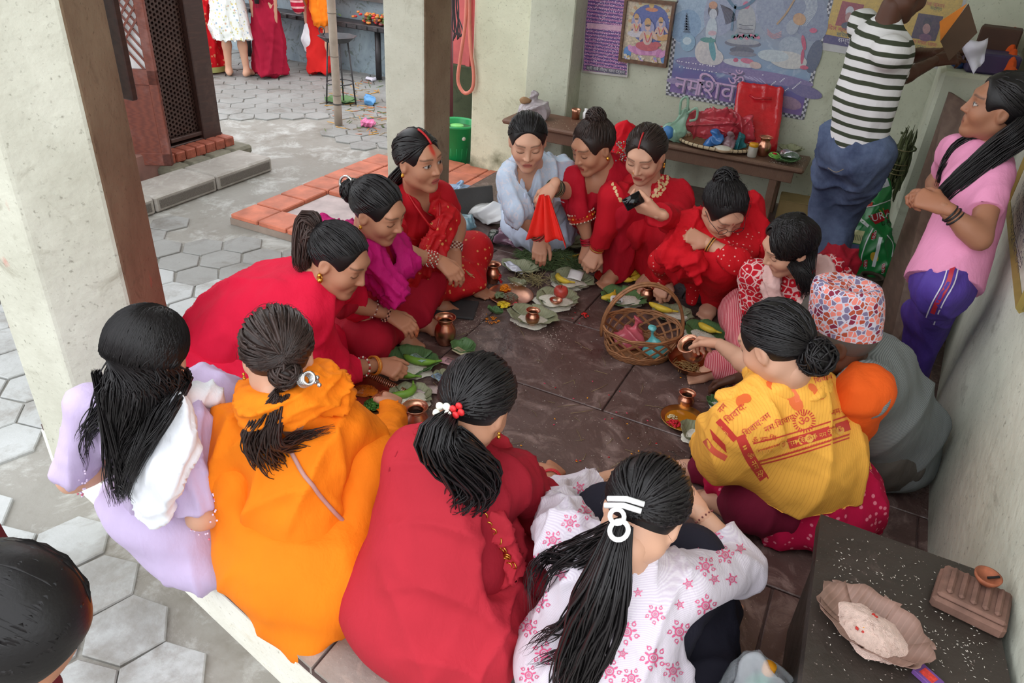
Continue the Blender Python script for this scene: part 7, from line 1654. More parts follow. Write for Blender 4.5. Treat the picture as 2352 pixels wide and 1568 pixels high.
crumple('pink_bag', 'crumpled pink plastic bag inside the wicker basket', BQ+A_(-.035, .005, .012), (.10, .085, .075), plastic('pink_plastic', srgb(206, 96, 110)), 3); crumple('teal_bag', 'knotted teal plastic bag inside the wicker basket', BQ+A_(.06, -.03, .012), (.065, .06, .085), plastic('teal_plastic', srgb(96, 186, 190)), 4)
# loose notes and bits
note(1668, 846, 35, (186, 140, 140), 'red-stained banknote by the copper basin', z=.005, w=.13)
m = MB()
for k in range(700):
    px, py = ri.uniform(900, 1750), ri.uniform(640, 1160); q = P(px, py, .0015); d = A_(math.cos(k), math.sin(k), 0)*.0028
    m.tube([q-d, q, q+d], [.0003, .0011, .0003], n=4, c=A_(srgb(226, 218, 206))*ri.uniform(.6, 1))
for cx, cy, n in ((1262, 770, 90), (1000, 960, 90), (1100, 730, 60), (1665, 880, 70), (1075, 760, 50)):
    for k in range(n):
        q = P(cx+ri.normal()*22, cy+ri.normal()*14, .0015); d = A_(math.cos(k), math.sin(k), 0)*.0028; m.tube([q-d, q, q+d], [.0003, .0011, .0003], n=4, c=A_(srgb(226, 218, 206))*ri.uniform(.6, 1))
m.build('rice_grains', MAT_VC, None, label='rice grains scattered over the stone floor', cat='rice', kind='stuff')
m = MB()
for k in range(70):
    px, py = ri.uniform(960, 1640), ri.uniform(740, 1130); q = P(px, py, .002); d = A_(math.cos(k*1.7), math.sin(k*1.7), 0)*ri.uniform(.01, .05); m.tube([q-d, q+A_(.003, 0, .001), q+d], .0009, n=4, c=A_(srgb(150, 132, 92))*ri.uniform(.6, 1.1))
m.build('straw_stems', vcol('grass_blades'), None, label='thin straw stems scattered over the stone floor', cat='straw', kind='stuff')
m = MB()
for k in range(70):
    px, py = ri.uniform(1000, 1700), ri.uniform(690, 1130); q = P(px, py, .002); m.ell(q, (.005, .003, .0015), n=6, m=4, mtx=rotz(k), c=[srgb(230, 150, 30), srgb(190, 30, 40), srgb(200, 60, 90)][k % 3])
m.build('stray_petals', MAT_VC, None, label='stray orange and red petals over the stone floor', cat='petals', kind='stuff')
# straw twig held by the woman in the sari
m = MB(); q = onray(1070, 622, P(1070, 622, .16))
for k in range(5): m.tube(spline([q-A_(.05, -.02, -.01), q+ri.normal(size=3)*.006, q+A_(.045, -.03, 0)+ri.normal(size=3)*.016], 8), .0016, n=5, c=srgb(190, 172, 120))
m.build('straw_twig', vcol('grass_blades'), None, label='sprig of straw in the fingers of the woman in the sari', cat='straw')
# dark mats, slab and bags at the left of the grass
mt = MAT_EDGE
MB().box((-.16, -.09, 0), (.16, .09, .012), bev=.004).build('black_mat', M('black_foam', srgb(58, 58, 60), rough=.8, bump=.2), None, smooth=False, label='black foam mat under the bare feet', cat='mat'); o_ = col.objects[-1]; q = P(1020, 708, 0); place(o_, (q[0], q[1], .001), .35)
sl = MB().box((-.17, -.012, 0), (.17, .012, .19), bev=.004).build('stone_slab', M('dark_slate', srgb(78, 76, 74), rough=.7, bump=.3), None, smooth=False, label='dark slate slab leaning behind the plastic bags', cat='slab'); q = P(1075, 505, 0); place(sl, (q[0], q[1]+.02, .002), .95, rx=-.25)
for k, (x, y) in enumerate(((1050, 432), (1044, 446))):
    m = MB(); n2 = 16; V = []
    for sc_, zz in ((1, 0), (1.03, .012), (.98, .02)):
        for a in np.linspace(0, 2*math.pi, n2, endpoint=False): V.append((.11*math.cos(a)*sc_, (.038+.008*math.cos(a))*math.sin(a)*sc_, zz))
    F = [(i*n2+j, i*n2+(j+1) % n2, (i+1)*n2+(j+1) % n2, (i+1)*n2+j) for i in range(2) for j in range(n2)]+[tuple(range(2*n2, 3*n2)), tuple(reversed(range(n2)))]
    sp_ = empty('slipper', (0, 0, 0), 'pale blue rubber slipper on the tiles, upper one of the pair' if k == 0 else 'pale blue rubber slipper on the tiles, lower one of the pair', 'slipper', 'pair of slippers'); m.add(V, F).build('sole', M('blue_rubber', srgb(140, 166, 196), rough=.6), sp_)
    MB().tube([(-.0, -.042, .016), (.03, -.03, .045), (.04, 0, .052), (.03, .03, .045), (0, .042, .016)], .011, n=8).build('strap', M('blue_rubber', srgb(140, 166, 196)), sp_); q = P(x, y, -.13); place(sp_, (q[0], q[1], -.131), .5)
crumple('white_bag', 'white plastic bag behind the woman in the sari', P(1115, 510, 0)+A_(0, 0, .002), (.15, .10, .10), plastic('white_plastic', srgb(206, 208, 222)), 7, knot=False); crumple('blue_film', 'teal plastic film beside the white bag', P(1065, 530, 0)+A_(0, 0, .002), (.09, .08, .09), plastic('pale_teal_plastic', srgb(120, 156, 168)), 8, knot=False)
crumple('clear_bag', 'clear plastic bag of purple and red packets by the grass', P(1185, 570, 0)+A_(0, 0, .002), (.14, .11, .075), plastic('mauve_clear_plastic', srgb(150, 112, 132), rough=.08, a=.7), 9, knot=False, lobes=7, amp=.013); crumple('dark_leaf_bag', 'dark leafy bundle inside foil beside the clear bag', P(1140, 560, 0)+A_(0, 0, .002), (.07, .07, .06), M('dark_foil', srgb(70, 74, 66), rough=.2, metal=.6, var=.4, scale=60, bump=.8, bscale=60), 10, knot=False)
MB().lathe([(0, 0), (.05, 0), (.052, .05), (.045, .06), (0, .062)], n=24, cap=False).build('blue_jar', M('blue_plastic', srgb(40, 76, 150), rough=.3), None, label='blue plastic tub beside the slate slab', cat='tub'); o_ = col.objects[-1]; q = P(1098, 470, 0); place(o_, (q[0], q[1]-.03, .001))
wbx = MB().box((-.035, -.02, 0), (.035, .02, .018), bev=.006).build('white_tube', M('white_plastic', srgb(240, 240, 240)), None, label='white tube lying on the clear bag', cat='tube'); q = P(1182, 556, .08); place(wbx, (q[0], q[1], .085), -.4)
# ================================================================== tables along the back wall
def table(name, label, x0, x1, y0, y1, zt, mat, legs, rail=True, rot=0.0):
    root = empty(name, ((x0+x1)/2, (y0+y1)/2, 0), label, 'bench')
    MB().box((x0, y0, zt-.035), (x1, y1, zt), bev=.012).build('top', mat, root, smooth=False)
    if rail:
        MB().box((x0+.06, y0+.03, zt-.11), (x1-.06, y0+.055, zt-.034), bev=.003).build('apron', mat, root, smooth=False); MB().box((x0+.06, y1-.055, zt-.11), (x1-.06, y1-.03, zt-.034), bev=.003).build('apron', mat, root, smooth=False)
    for lx in legs:
        for ly in (y0+.06, y1-.06): MB().box((lx-.025, ly-.025, .001), (lx+.025, ly+.025, zt-.034), bev=.004).build('leg', mat, root, smooth=False)
    return root
ZT = .40
table('wooden_table', 'low varnished wooden table with rounded top by the wall column', -2.38, -1.53, 4.72, 5.09, ZT, MAT_TABLEW, (-2.24, -1.66))
table('wooden_bench', 'long rough wooden bench under the large blue poster', -1.45, -.33, 4.86, 5.2, ZT, MAT_BENCH, (-1.3, -.5))
def PT(px, py, z=ZT): return P(px, py, z)
s = SDF(); c = PT(1225, 268); c = A_(c[0], max(c[1], 4.86), ZT)
cr_ = crumple('filled_bag', 'translucent plastic bag of produce on the varnished table', c, (.13, .10, .10), plastic('cloudy_plastic', srgb(178, 168, 172), a=.9), 31); crumple('brown_tuber', 'brown tuber poking out of the plastic bag on the varnished table', c+A_(-.06, -.03, .09), (.05, .035, .03), M('tuber_skin', srgb(140, 108, 76), rough=.8), 32, knot=False, cat='vegetable', amp=.003)
def onT(px, py, ymin=4.75, ymax=5.06, z=ZT): q = P(px, py, z); return A_(q[0]*np.clip(q[1], ymin, ymax)/q[1], np.clip(q[1], ymin, ymax), z)
q = onT(1322, 270); cu = empty('copper_cup', (0, 0, 0), 'small copper cup beside the white bottle on the table', 'cup'); MB().lathe([(0, 0), (.028, 0), (.03, .05), (.036, .07), (.033, .07), (.027, .05), (0, .004)], n=24, cap=False).build('body', MAT_COP, cu); place(cu, q+A_(0, 0, .001))
bo_ = empty('white_bottle', (0, 0, 0), 'small white plastic bottle on the table', 'bottle'); MB().lathe([(0, 0), (.022, 0), (.023, .055), (.016, .066), (.0, .068)], n=20, cap=False).build('body', M('white_plastic', srgb(240, 240, 240)), bo_); MB().lathe([(.014, .064), (.014, .085), (0, .086)], n=18, cap=False).build('cap', M('white_plastic', srgb(240, 240, 240)), bo_); place(bo_, onT(1342, 272)+A_(.01, 0, .001))
m = MB()
for k in range(90): q = onT(ri.uniform(1200, 1440), ri.uniform(272, 300), 4.76, 5.05); m.ell(q+A_(0, ri.uniform(-.02, .02), .001), (.003, .0015, .001), n=5, m=4, c=srgb(220, 206, 180))
m.build('table_grains', MAT_VC, None, label='spilled grains on the varnished table', cat='rice', kind='stuff')
YB = 5.02
def onB(px, py, z=ZT, y=None): q = P(px, py, z); yy = np.clip(q[1], 4.92, 5.14) if y is None else y; return A_(q[0]*yy/q[1], yy, z)
rd = empty('red_tray', (0, 0, 0), 'round red plastic tray at the left end of the bench', 'tray'); MB().lathe([(0, 0), (.11, 0), (.125, .03), (.122, .031), (.108, .006), (0, .006)], n=32, cap=False).build('dish', M('pinkish_red_plastic', srgb(176, 60, 66), rough=.3), rd); place(rd, onB(1500, 300, y=5.04)+A_(.0, 0, .002))
# green carrier bag with loop handles
gb = empty('green_bag', (0, 0, 0), 'pale green carrier bag with a blue bundle, standing on the bench', 'bag'); c = onB(1545, 318, y=4.95); s = SDF().ell(c+A_(0, 0, .06), (.085, .06, .065), k=.02).cap(c+A_(.02, 0, .08), c+A_(.045, .02, .19), .06, .035, k=.04, flat=(0, 1, 0), fs=.5); s.cut((0, 0, ZT+.002), (0, 0, -1)); v, f = s.mesh(.006, 1); MB().add(folds(v, f, .006, 60, (0, .2, 1), 3), f).build('sack', plastic('green_clear_plastic', srgb(150, 190, 166), a=.8), gb)
MB().tube(spline([c+A_(.02, 0, .18), c+A_(.015, 0, .27), c+A_(.05, .01, .29), c+A_(.065, .01, .2)], 16), .009, n=6, flat=(0, 1, 0), fs=.4).build('handle', plastic('green_clear_plastic', srgb(150, 190, 166)), gb); MB().tube(spline([c+A_(.06, .01, .19), c+A_(.12, .01, .235), c+A_(.13, .01, .17), c+A_(.09, .0, .15)], 16), .009, n=6, flat=(0, 1, 0), fs=.4).build('handle', plastic('green_clear_plastic', srgb(150, 190, 166)), gb)
MB().ell(c+A_(-.03, -.035, .06), (.045, .03, .045)).build('blue_bundle', M('blue_bundle', srgb(70, 130, 190), rough=.5, bump=.5), gb)
# winnowing tray with bags
wt = empty('bamboo_tray', (0, 0, 0), 'flat bamboo winnowing tray with bound rim on the bench', 'tray'); MB().lathe([(0, .004), (.225, .006), (.245, .02)], n=48, cap=False).build('weave', M('split_bamboo', srgb(160, 126, 88), rough=.7, var=.25, scale=40, bump=.5), wt)
m = MB(); m.tube([(.247*math.cos(a), .247*math.sin(a), .022) for a in np.linspace(0, 2*math.pi, 60, endpoint=False)], .011, n=8, closed=True); m.build('rim', M('pale_bamboo', srgb(196, 176, 142), rough=.6), wt)
for k in range(40):
    a = k*2*math.pi/40; ring_ = MB(); ring(ring_, A_(.247*math.cos(a), .247*math.sin(a), .022), A_(-math.sin(a), math.cos(a), 0), .0118, .0022, 10, 4); ring_.build('binding', M('dark_binding', srgb(70, 54, 40), rough=.7), wt)
wc = onB(1640, 338, y=5.0); place(wt, wc+A_(0, 0, .004)); wt.scale = (.97, .62, 1)
crumple('pink_film', 'large crumpled pink plastic sheet on the bamboo tray', wc+A_(-.07, .04, .012), (.20, .09, .17), plastic('red_clear_plastic', srgb(206, 70, 84), a=.8), 41, knot=False, lobes=9, amp=.016, freq=50); crumple('pink_film', 'crumpled pink plastic sheet against the wall behind the tray', wc+A_(.08, .07, .02), (.18, .05, .16), plastic('red_clear_plastic', srgb(206, 70, 84)), 45, knot=False, lobes=7, amp=.014, freq=50)
crumple('blue_bag', 'blue plastic bag on the bamboo tray', wc+A_(.01, -.05, .012), (.06, .045, .06), plastic('blue_clear_plastic', srgb(60, 120, 190)), 42); crumple('mauve_bag', 'mauve plastic bag on the bamboo tray', wc+A_(.09, -.04, .012), (.06, .045, .055), plastic('mauve_plastic', srgb(150, 116, 124)), 43); crumple('teal_bag', 'dark teal plastic bag at the right of the bamboo tray', wc+A_(.16, -.01, .012), (.05, .04, .05), plastic('dark_teal_plastic', srgb(40, 116, 124)), 44)
rb_ = empty('rice_bowl', (0, 0, 0), 'small bowl of rice at the front of the bamboo tray', 'bowl'); MB().lathe([(0, 0), (.045, 0), (.062, .02), (.06, .021), (0, .008)], n=28, cap=False).build('bowl', M('pale_clay', srgb(186, 160, 130), rough=.7), rb_); MB().ell((0, 0, .018), (.056, .056, .014), n=24, m=10).build('rice', MAT_RICE, rb_); place(rb_, wc+A_(.08, -.11, .012))
# red folder bag
rf = empty('red_folder', (0, 0, 0), 'glossy red plastic carrier standing on the bench against the wall', 'bag'); q = [PY(x, y, 5.24) for x, y in ((1697, 200), (1788, 212), (1778, 330), (1695, 330))]; nn = A_(0, -1, 0)
s = SDF()
for i in range(6):
    a, b = lerp(q[0], q[1], i/5), lerp(q[3], q[2], i/5); a = a+A_(0, .06, 0); b = A_(b[0], 5.12, ZT+.03); s.cap(a, b, .03, .045, k=.03, flat=(0, 1, 0), fs=.6)
s.cut((0, 0, ZT+.002), (0, 0, -1)).cut((0, 5.345, 0), (0, 1, 0)); v, f = s.mesh(.008, 1); MB().add(folds(v, f, .003, 30, (0, 0, 1), 4), f).build('carrier', plastic('glossy_red_plastic', srgb(196, 30, 40), a=1.0), rf); MB().tube([q[0]+A_(.08, -.0, -.04), q[0]+A_(.12, -.02, -.05), q[1]+A_(-.03, -.02, -.04)], .008, n=8).build('handle', plastic('glossy_red_plastic', srgb(196, 30, 40)), rf)
lota(0, 0, .12, .045, 'copper pot at the foot of the red carrier on the bench', world=onB(1752, 348, y=5.0)+A_(0, 0, .002))
jr = empty('jar', (0, 0, 0), 'clear jar with a yellow lid on the bench edge', 'jar'); MB().lathe([(0, 0), (.028, 0), (.03, .005), (.03, .06), (.024, .068)], n=24, cap=False).build('glass', plastic('clear_jar', srgb(200, 196, 186), a=.6), jr); MB().lathe([(.027, .066), (.029, .068), (.029, .085), (.026, .088), (0, .088)], n=24, cap=False).build('lid', M('yellow_lid', srgb(226, 160, 30), rough=.4), jr); MB().lathe([(0, .003), (.026, .004), (.026, .04), (0, .044)], n=20, cap=False).build('contents', M('jar_contents', srgb(190, 170, 150), rough=.8, var=.4, scale=90), jr); place(jr, onB(1723, 372, y=4.93)+A_(0, 0, .001))
for (x, y, r, mt_, lb, sd) in ((1800, 378, .10, MAT_LEAFG, 'dark green leaf plate with ribbons and foil on the bench end', 51), (1815, 345, .085, MAT_LEAFD, 'leaf plate behind the foil on the bench end', 52)):
    o = leaf_plate(x, y, r, mt_, lb, seed=sd); q = onB(x, y, y=4.96 if sd == 51 else 5.1); place(o, q+A_(0, 0, .003 if sd == 51 else .03), .3)
crumple('foil_bundle', 'crumpled silver foil on the leaf plate at the bench end', onB(1812, 362, y=4.99)+A_(0, 0, .02), (.06, .045, .045), M('silver_foil', srgb(206, 204, 212), rough=.15, metal=.8, var=.2, scale=40, bump=.8, bscale=50), 53, knot=False, cat='foil'); m = MB()
for k in range(3): ring(m, onB(1778, 362, y=4.94)+A_(0, 0, .03+.006*k), A_(.1, -.1, 1), .035-.006*k, .004, 20, 6, col_=srgb(130, 190, 90))
m.build('green_ribbon', MAT_VC, None, label='coil of lime green ribbon on the leaf plate', cat='ribbon'); m = MB().ell(onB(1778, 362, y=4.94)+A_(0, -.005, .045), (.014, .014, .006), c=srgb(190, 30, 40)); m.build('red_pellet', MAT_VC, None, label='red powder pellet inside the ribbon coil', cat='powder'); m = MB()
for k in range(160): q = onB(1800, 385, y=ri.uniform(4.88, 5.15)); m.ell(A_(ri.uniform(-.55, -.35), q[1], ZT+.002), (.003, .0016, .001), n=5, m=4, c=srgb(206, 196, 186))
m.build('bench_grains', MAT_VC, None, label='spilled grains at the end of the bench', cat='rice', kind='stuff')
cbx = empty('cardboard_box', (0, 0, 0), 'flattened yellow-brown carton under the end of the bench', 'box'); MB().box((-.13, -.1, 0), (.13, .1, .14), bev=.006).build('carton', M('carton_board', srgb(150, 128, 84), rough=.8, bump=.2), cbx, smooth=False); MB().box((-.132, -.102, .135), (.132, .02, .142), bev=.002).build('flap', M('carton_board', srgb(150, 128, 84)), cbx, smooth=False); place(cbx, A_(-.32, 5.1, .001), .1)

# ================================================================== pictures on the back wall
YW = 5.348
def wq(px, py, d=0.0): return PY(px, py, YW-d)
def wpoly(pts, d, m, c): m.add([wq(x, y, d) for x, y in pts], [tuple(range(len(pts)))], c)
def wshape(v2f2, d, m, c): v2, f2 = v2f2; m.add([wq(x, y, d) for x, y in v2], f2, c)
tpp = NT('printed_paper'); tpp.set(color=tpp.mix(tpp.ramp(tpp.noise(60, 5, rough=.7, dist=.6), [(.3, 0), (.7, 1)]), tpp.mix(.35, tpp.attr(), srgb(120, 126, 156)), tpp.mix(.12, tpp.attr(), (1, 1, 1))), rough=.45); MAT_PRT = tpp.m
def frame_of(root, q, w, depth, mat, name='frame'):
    """four mitred bars round the wall quad q (TL, TR, BR, BL)"""
    c = sum(q)/4
    for i in range(4):
        a, b = q[i], q[(i+1) % 4]; ai, bi = a+(c-a)*(w/np.linalg.norm(c-a)*1.35), b+(c-b)*(w/np.linalg.norm(c-b)*1.35)
        v = [a, b, bi, ai]; v = [A_(p[0], YW, p[2]) for p in v]+[A_(p[0], YW-depth, p[2]) for p in v]
        MB().add(v, [(0, 1, 2, 3), (7, 6, 5, 4), (0, 4, 5, 1), (1, 5, 6, 2), (2, 6, 7, 3), (3, 7, 4, 0)]).build(name, mat, root, smooth=False)
# purple lithograph in a thin silver frame
fr1 = empty('purple_picture', tuple(wq(1390, 90)), 'silver framed purple picture crowded with small rows of figures', 'picture'); Q1 = [wq(1350, -35), wq(1455, -30), wq(1443, 177), wq(1338, 165)]; frame_of(fr1, Q1, .012, .018, M('silver_frame', srgb(190, 186, 184), rough=.35, metal=.6))
def crowd(t):
    v = t.coord((1, 1, 1)); r_ = t.vor(95, vec=v); b = t.wave(14, vec=v, direction='Z', dist=1.5); c = t.mix(t.ramp(b, [(0.2, 0.0), (0.8, 1.0)]), srgb(96, 72, 140), srgb(196, 130, 176)); c = t.mix(t.ramp(r_, [(0.2, 1.0), (0.34, 0.0)]), c, srgb(226, 206, 226)); return t.mix(t.ramp(t.vor(95, feature='DISTANCE_TO_EDGE', vec=v), [(0.02, 0.8), (0.08, 0.0)]), c, srgb(62, 48, 96))
t_ = NT('crowded_print'); t_.set(color=crowd(t_), rough=.3); MB().add([A_(p[0], YW-.006, p[2]) for p in Q1], [(3, 2, 1, 0)]).build('print', t_.m, fr1, smooth=False)
m = MB(); wpoly([(1347, 150), (1437, 162), (1436, 172), (1346, 160)], .008, m, srgb(52, 44, 60)); m.build('caption_band', MAT_PRT, fr1, smooth=False); m = MB(); v2, f2 = text2('श्री सबै तीर्थ धाम दर्शन', 1391, 161, 9.5, 7); wshape((v2, f2), .009, m, srgb(230, 226, 230)); m.build('caption', MAT_PRT, fr1, smooth=False)
m = MB(); wpoly([(1349, 52), (1434, 60), (1433, 72), (1348, 64)], .008, m, srgb(222, 170, 196)); m.build('pink_strip', MAT_PRT, fr1, smooth=False)
# brown framed deity picture
fr2 = empty('framed_picture', tuple(wq(1490, 70)), 'brown framed picture of three crowned figures on a blue arch', 'picture'); Q2 = [wq(1440, -8), wq(1556, 4), wq(1533, 154), wq(1424, 139)]; Q2 = [A_(p[0], YW-.02, p[2]) for p in Q2]
for p in Q2: p[1] = YW
frame_of(fr2, Q2, .022, .045, wood_mat('brown_picture_frame', srgb(120, 86, 62), srgb(86, 58, 42), rough=.4)); MB().add([A_(p[0], YW-.026, p[2]) for p in Q2], [(3, 2, 1, 0)]).build('print', M('cream_print', srgb(196, 180, 160), rough=.35, var=.3, scale=60), fr2, smooth=False)
m = MB(); D = .028
def wl(sh_, c_, m_=None):
    global D
    D += .00012; wshape(sh_, D, m_ or m, c_)
wl(disc2(1494, 56, 44, 56, .08, 24), srgb(58, 78, 156)); wl(ring2(1494, 56, 46, 52, 24), srgb(206, 190, 140)); wl(disc2(1441, 120, 9, 14), srgb(60, 130, 200)); wl(disc2(1523, 134, 6, 12), srgb(60, 130, 200)); wl(disc2(1497, 22, 15, 5, .1), srgb(206, 120, 60)); wl(disc2(1497, 12, 6, 7), srgb(206, 170, 80))
for k in range(22): a_ = math.pi*(1+k/21); wl(disc2(1494+47*math.cos(a_), 56+56*math.sin(a_), 5, 4, a_, 8), [srgb(206, 196, 160), srgb(196, 150, 90)][k % 2])
wl(disc2(1482, 116, 40, 11, .1, 20), srgb(206, 130, 180))
for k in range(9): wl(disc2(1450+k*9, 112+k*1.2+3*math.sin(k), 6, 11, (k-4)*.18, 10), [srgb(214, 140, 190), srgb(196, 110, 170)][k % 2])
for cx, cy, k_, robe in ((1463, 46, .8, srgb(206, 200, 206)), (1519, 54, .8, srgb(206, 150, 60)), (1489, 62, 1.1, srgb(190, 50, 56))):
    wl(disc2(cx-1, cy+3, 14*k_, 17*k_, 0, 16), srgb(150, 150, 190)); wl(disc2(cx-3, cy+40*k_, 24*k_, 10*k_, .1, 16), robe); wl(disc2(cx-2, cy+23*k_, 10*k_, 15*k_, .05, 14), srgb(206, 176, 160))
    for sg in (-1, 1): wl(disc2(cx+sg*13*k_, cy+18*k_, 4*k_, 12*k_, -sg*.5, 10), srgb(206, 170, 150)); wl(disc2(cx+sg*18*k_, cy+36*k_, 9*k_, 5*k_, sg*.3, 10), robe)
    wl(disc2(cx-1, cy-9*k_, 7*k_, 10*k_, 0, 12), srgb(200, 150, 70)); wl(disc2(cx-1, cy+1, 5.5*k_, 7*k_, 0, 12), srgb(220, 176, 154)); wl(disc2(cx-1, cy-3*k_, 5.2*k_, 2.4*k_, 0, 10), srgb(60, 44, 40)); wl(disc2(cx-2, cy+20*k_, 5*k_, 4*k_, 0, 10), srgb(214, 180, 80)); wl(band2([(cx-8*k_, cy+12*k_), (cx-2, cy+32*k_), (cx+7*k_, cy+12*k_)], 2.4*k_, 8), srgb(206, 60, 60))
for k in range(30): wl(disc2(1436+(k*31 % 92), 126+(k*7 % 16)+(k*31 % 92)*.12, 4, 3, k, 8), [srgb(226, 214, 190), srgb(206, 170, 80), srgb(190, 150, 190), srgb(120, 140, 190)][k % 4])
m.build('painted_figures', MAT_PRT, fr2, smooth=False, kind='stuff')
# large blue and violet poster
po = empty('large_poster', tuple(wq(1700, 120)), 'large blue and violet devotional poster with chequered border', 'poster'); QP = [wq(1572, -90), wq(1925, -40), wq(1845, 275), wq(1531, 218)]
t_ = NT('poster_sky_print'); z = t_.sep(t_.coord())[2]; nz = t_.noise(5, 6, rough=.6, dist=1.2); zz = t_.math('ADD', z, t_.math('MULTIPLY', nz, .25)); c_ = t_.ramp(t_.math('DIVIDE', zz, 1.6), [(.42, srgb(150, 130, 176)), (.50, srgb(118, 98, 156)), (.57, srgb(106, 110, 162)), (.62, srgb(140, 164, 192)), (.75, srgb(150, 160, 178)), (.95, srgb(120, 132, 154))]); t_.set(color=t_.mix(t_.ramp(t_.noise(9, 5, dist=2), [(.55, 0), (.7, .5)]), c_, srgb(190, 204, 216)), rough=.3)
MB().add([A_(p[0], YW-.002, p[2]) for p in QP]+[A_(p[0], YW-.0045, p[2]) for p in QP], [(7, 6, 5, 4), (0, 4, 5, 1), (1, 5, 6, 2), (2, 6, 7, 3), (3, 7, 4, 0)]).build('sheet', t_.m, po, smooth=False)
m = MB()
for a, b, n in (((1568, -70), (1533, 214), 46), ((1533, 214), (1843, 271), 50), ((1843, 271), (1918, -40), 50)):
    for k in range(n):
        x, y = a[0]+(b[0]-a[0])*k/n, a[1]+(b[1]-a[1])*k/n; dx, dy = (b[0]-a[0])/n*.5, (b[1]-a[1])/n*.5; nx, ny = -dy/math.hypot(dx, dy)*4.5, dx/math.hypot(dx, dy)*4.5
        for s_ in (-1, 1): wpoly([(x-dx+min(0, s_)*nx, y-dy+min(0, s_)*ny), (x+dx+min(0, s_)*nx, y+dy+min(0, s_)*ny), (x+dx+max(0, s_)*nx, y+dy+max(0, s_)*ny), (x-dx+max(0, s_)*nx, y-dy+max(0, s_)*ny)][::(1)], .0055, m, srgb(34, 34, 44) if (k+(s_ > 0)) % 2 else srgb(206, 206, 212))
m.build('chequered_border', MAT_PRT, po, smooth=False, kind='stuff')
m = MB(); D = .006
# the great seated figure behind, mountains and garlands
for sh_, c_ in ((disc2(1590, 30, 40, 60, .3, 18), srgb(150, 176, 200)), (disc2(1575, 60, 34, 40, .5, 16), srgb(120, 156, 190)), (disc2(1730, -10, 110, 62, .1, 26), srgb(160, 168, 190)), (disc2(1660, 20, 40, 66, .35, 22), srgb(150, 160, 186)), (disc2(1790, 30, 52, 66, -.3, 22), srgb(140, 152, 176)), (disc2(1850, 20, 46, 80, -.4, 22), srgb(128, 140, 166)), (disc2(1640, 150, 90, 16, .12, 22), srgb(112, 100, 156)), (disc2(1760, 178, 110, 14, .16, 24), srgb(124, 106, 160)), (disc2(1590, 190, 60, 10, .1, 18), srgb(150, 130, 176)), (disc2(1850, 210, 40, 14, .3, 18), srgb(104, 92, 146)), (disc2(1812, 236, 30, 14, .3, 16), srgb(150, 110, 140)), (disc2(1870, 130, 16, 40, .3, 16), srgb(70, 84, 110))): D += .0001; wshape(sh_, D, m, c_)
for k in range(9): wshape(band2([(1868-k*4, -30), (1876-k*3, 20), (1850-k*4, 60)], 1.6, 10), D+.0001, m, srgb(186, 196, 206))
for k in range(8): wshape(band2([(1660+k*12, 165+k*2), (1690+k*10, 172+k*3)], 2, 4), D+.0001, m, srgb(176, 166, 206))
# centre column on its basin
for sh_, c_ in ((disc2(1714, 52, 22, 42, .05, 20), srgb(168, 172, 176)), (disc2(1708, 84, 22, 26, 0, 16), srgb(150, 152, 160)), (disc2(1706, 100, 42, 9, .06, 20), srgb(96, 100, 116)), (disc2(1706, 96, 38, 7, .06, 20), srgb(160, 164, 172)), (disc2(1704, 116, 28, 9, .06, 18), srgb(80, 84, 100)), (disc2(1706, 124, 32, 6, .06, 18), srgb(120, 122, 136)), (disc2(1714, 12, 8, 9, 0, 10), srgb(206, 96, 130))): wshape(sh_, D, m, c_); D += .0002
for k in range(3): wshape(band2([(1698, 56+k*9), (1714, 59+k*9), (1730, 58+k*9)], 1.6, 6), D, m, srgb(80, 84, 90))
for k in range(14): wshape(disc2(1684+k*4.4, 84+3*math.sin(k*2), 5, 4, k, 8), D, m, srgb(206, 110, 140) if k % 2 else srgb(70, 140, 140))
# kneeling figure at the left and at the right, snow lion, drapery
L_ = [(disc2(1634, 70, 13, 30, .1, 18), srgb(186, 200, 210)), (disc2(1622, 118, 26, 30, .2, 20), srgb(206, 200, 196)), (disc2(1634, 130, 28, 20, .2, 18), srgb(200, 196, 196)), (disc2(1636, 112, 7, 28, -.15, 14), srgb(70, 150, 160)), (disc2(1626, 92, 18, 6, .1, 14), srgb(60, 140, 130)), (disc2(1638, 26, 12, 16, 0, 16), srgb(60, 52, 60)), (disc2(1638, 32, 9, 12, 0, 14), srgb(190, 196, 206)), (disc2(1638, 12, 10, 9, 0, 14), srgb(196, 140, 100)), (disc2(1636, 76, 10, 6, 0, 10), srgb(206, 170, 180)),
      (disc2(1580, 98, 17, 20, .2, 18), srgb(130, 170, 196)), (disc2(1578, 94, 10, 9, 0, 14), srgb(190, 210, 220)), (disc2(1820, 62, 14, 18, .3, 18), srgb(160, 170, 184)), (disc2(1836, 44, 15, 14, .4, 16), srgb(196, 150, 100)), (disc2(1818, 110, 30, 26, .3, 20), srgb(160, 174, 190)), (disc2(1810, 138, 44, 20, .15, 22), srgb(200, 200, 196)), (disc2(1776, 128, 36, 14, .1, 20), srgb(186, 200, 206)), (disc2(1846, 98, 5, 18, -.15, 12), srgb(196, 60, 96)), (disc2(1843, 130, 4, 18, .1, 12), srgb(196, 60, 96)), (disc2(1847, 155, 10, 5, .1, 12), srgb(206, 70, 100)), (disc2(1868, 70, 9, 6, 0, 10), srgb(206, 80, 120)),
      (disc2(1700, 145, 40, 9, .15, 18), srgb(190, 196, 206)), (disc2(1716, 140, 16, 6, .2, 12), srgb(206, 100, 130)), (disc2(1735, 150, 14, 8, .2, 12), srgb(206, 180, 170)), (disc2(1690, 138, 6, 5, 0, 10), srgb(196, 60, 100))]
for sh_, c_ in L_: wshape(sh_, D, m, c_); D += .0001
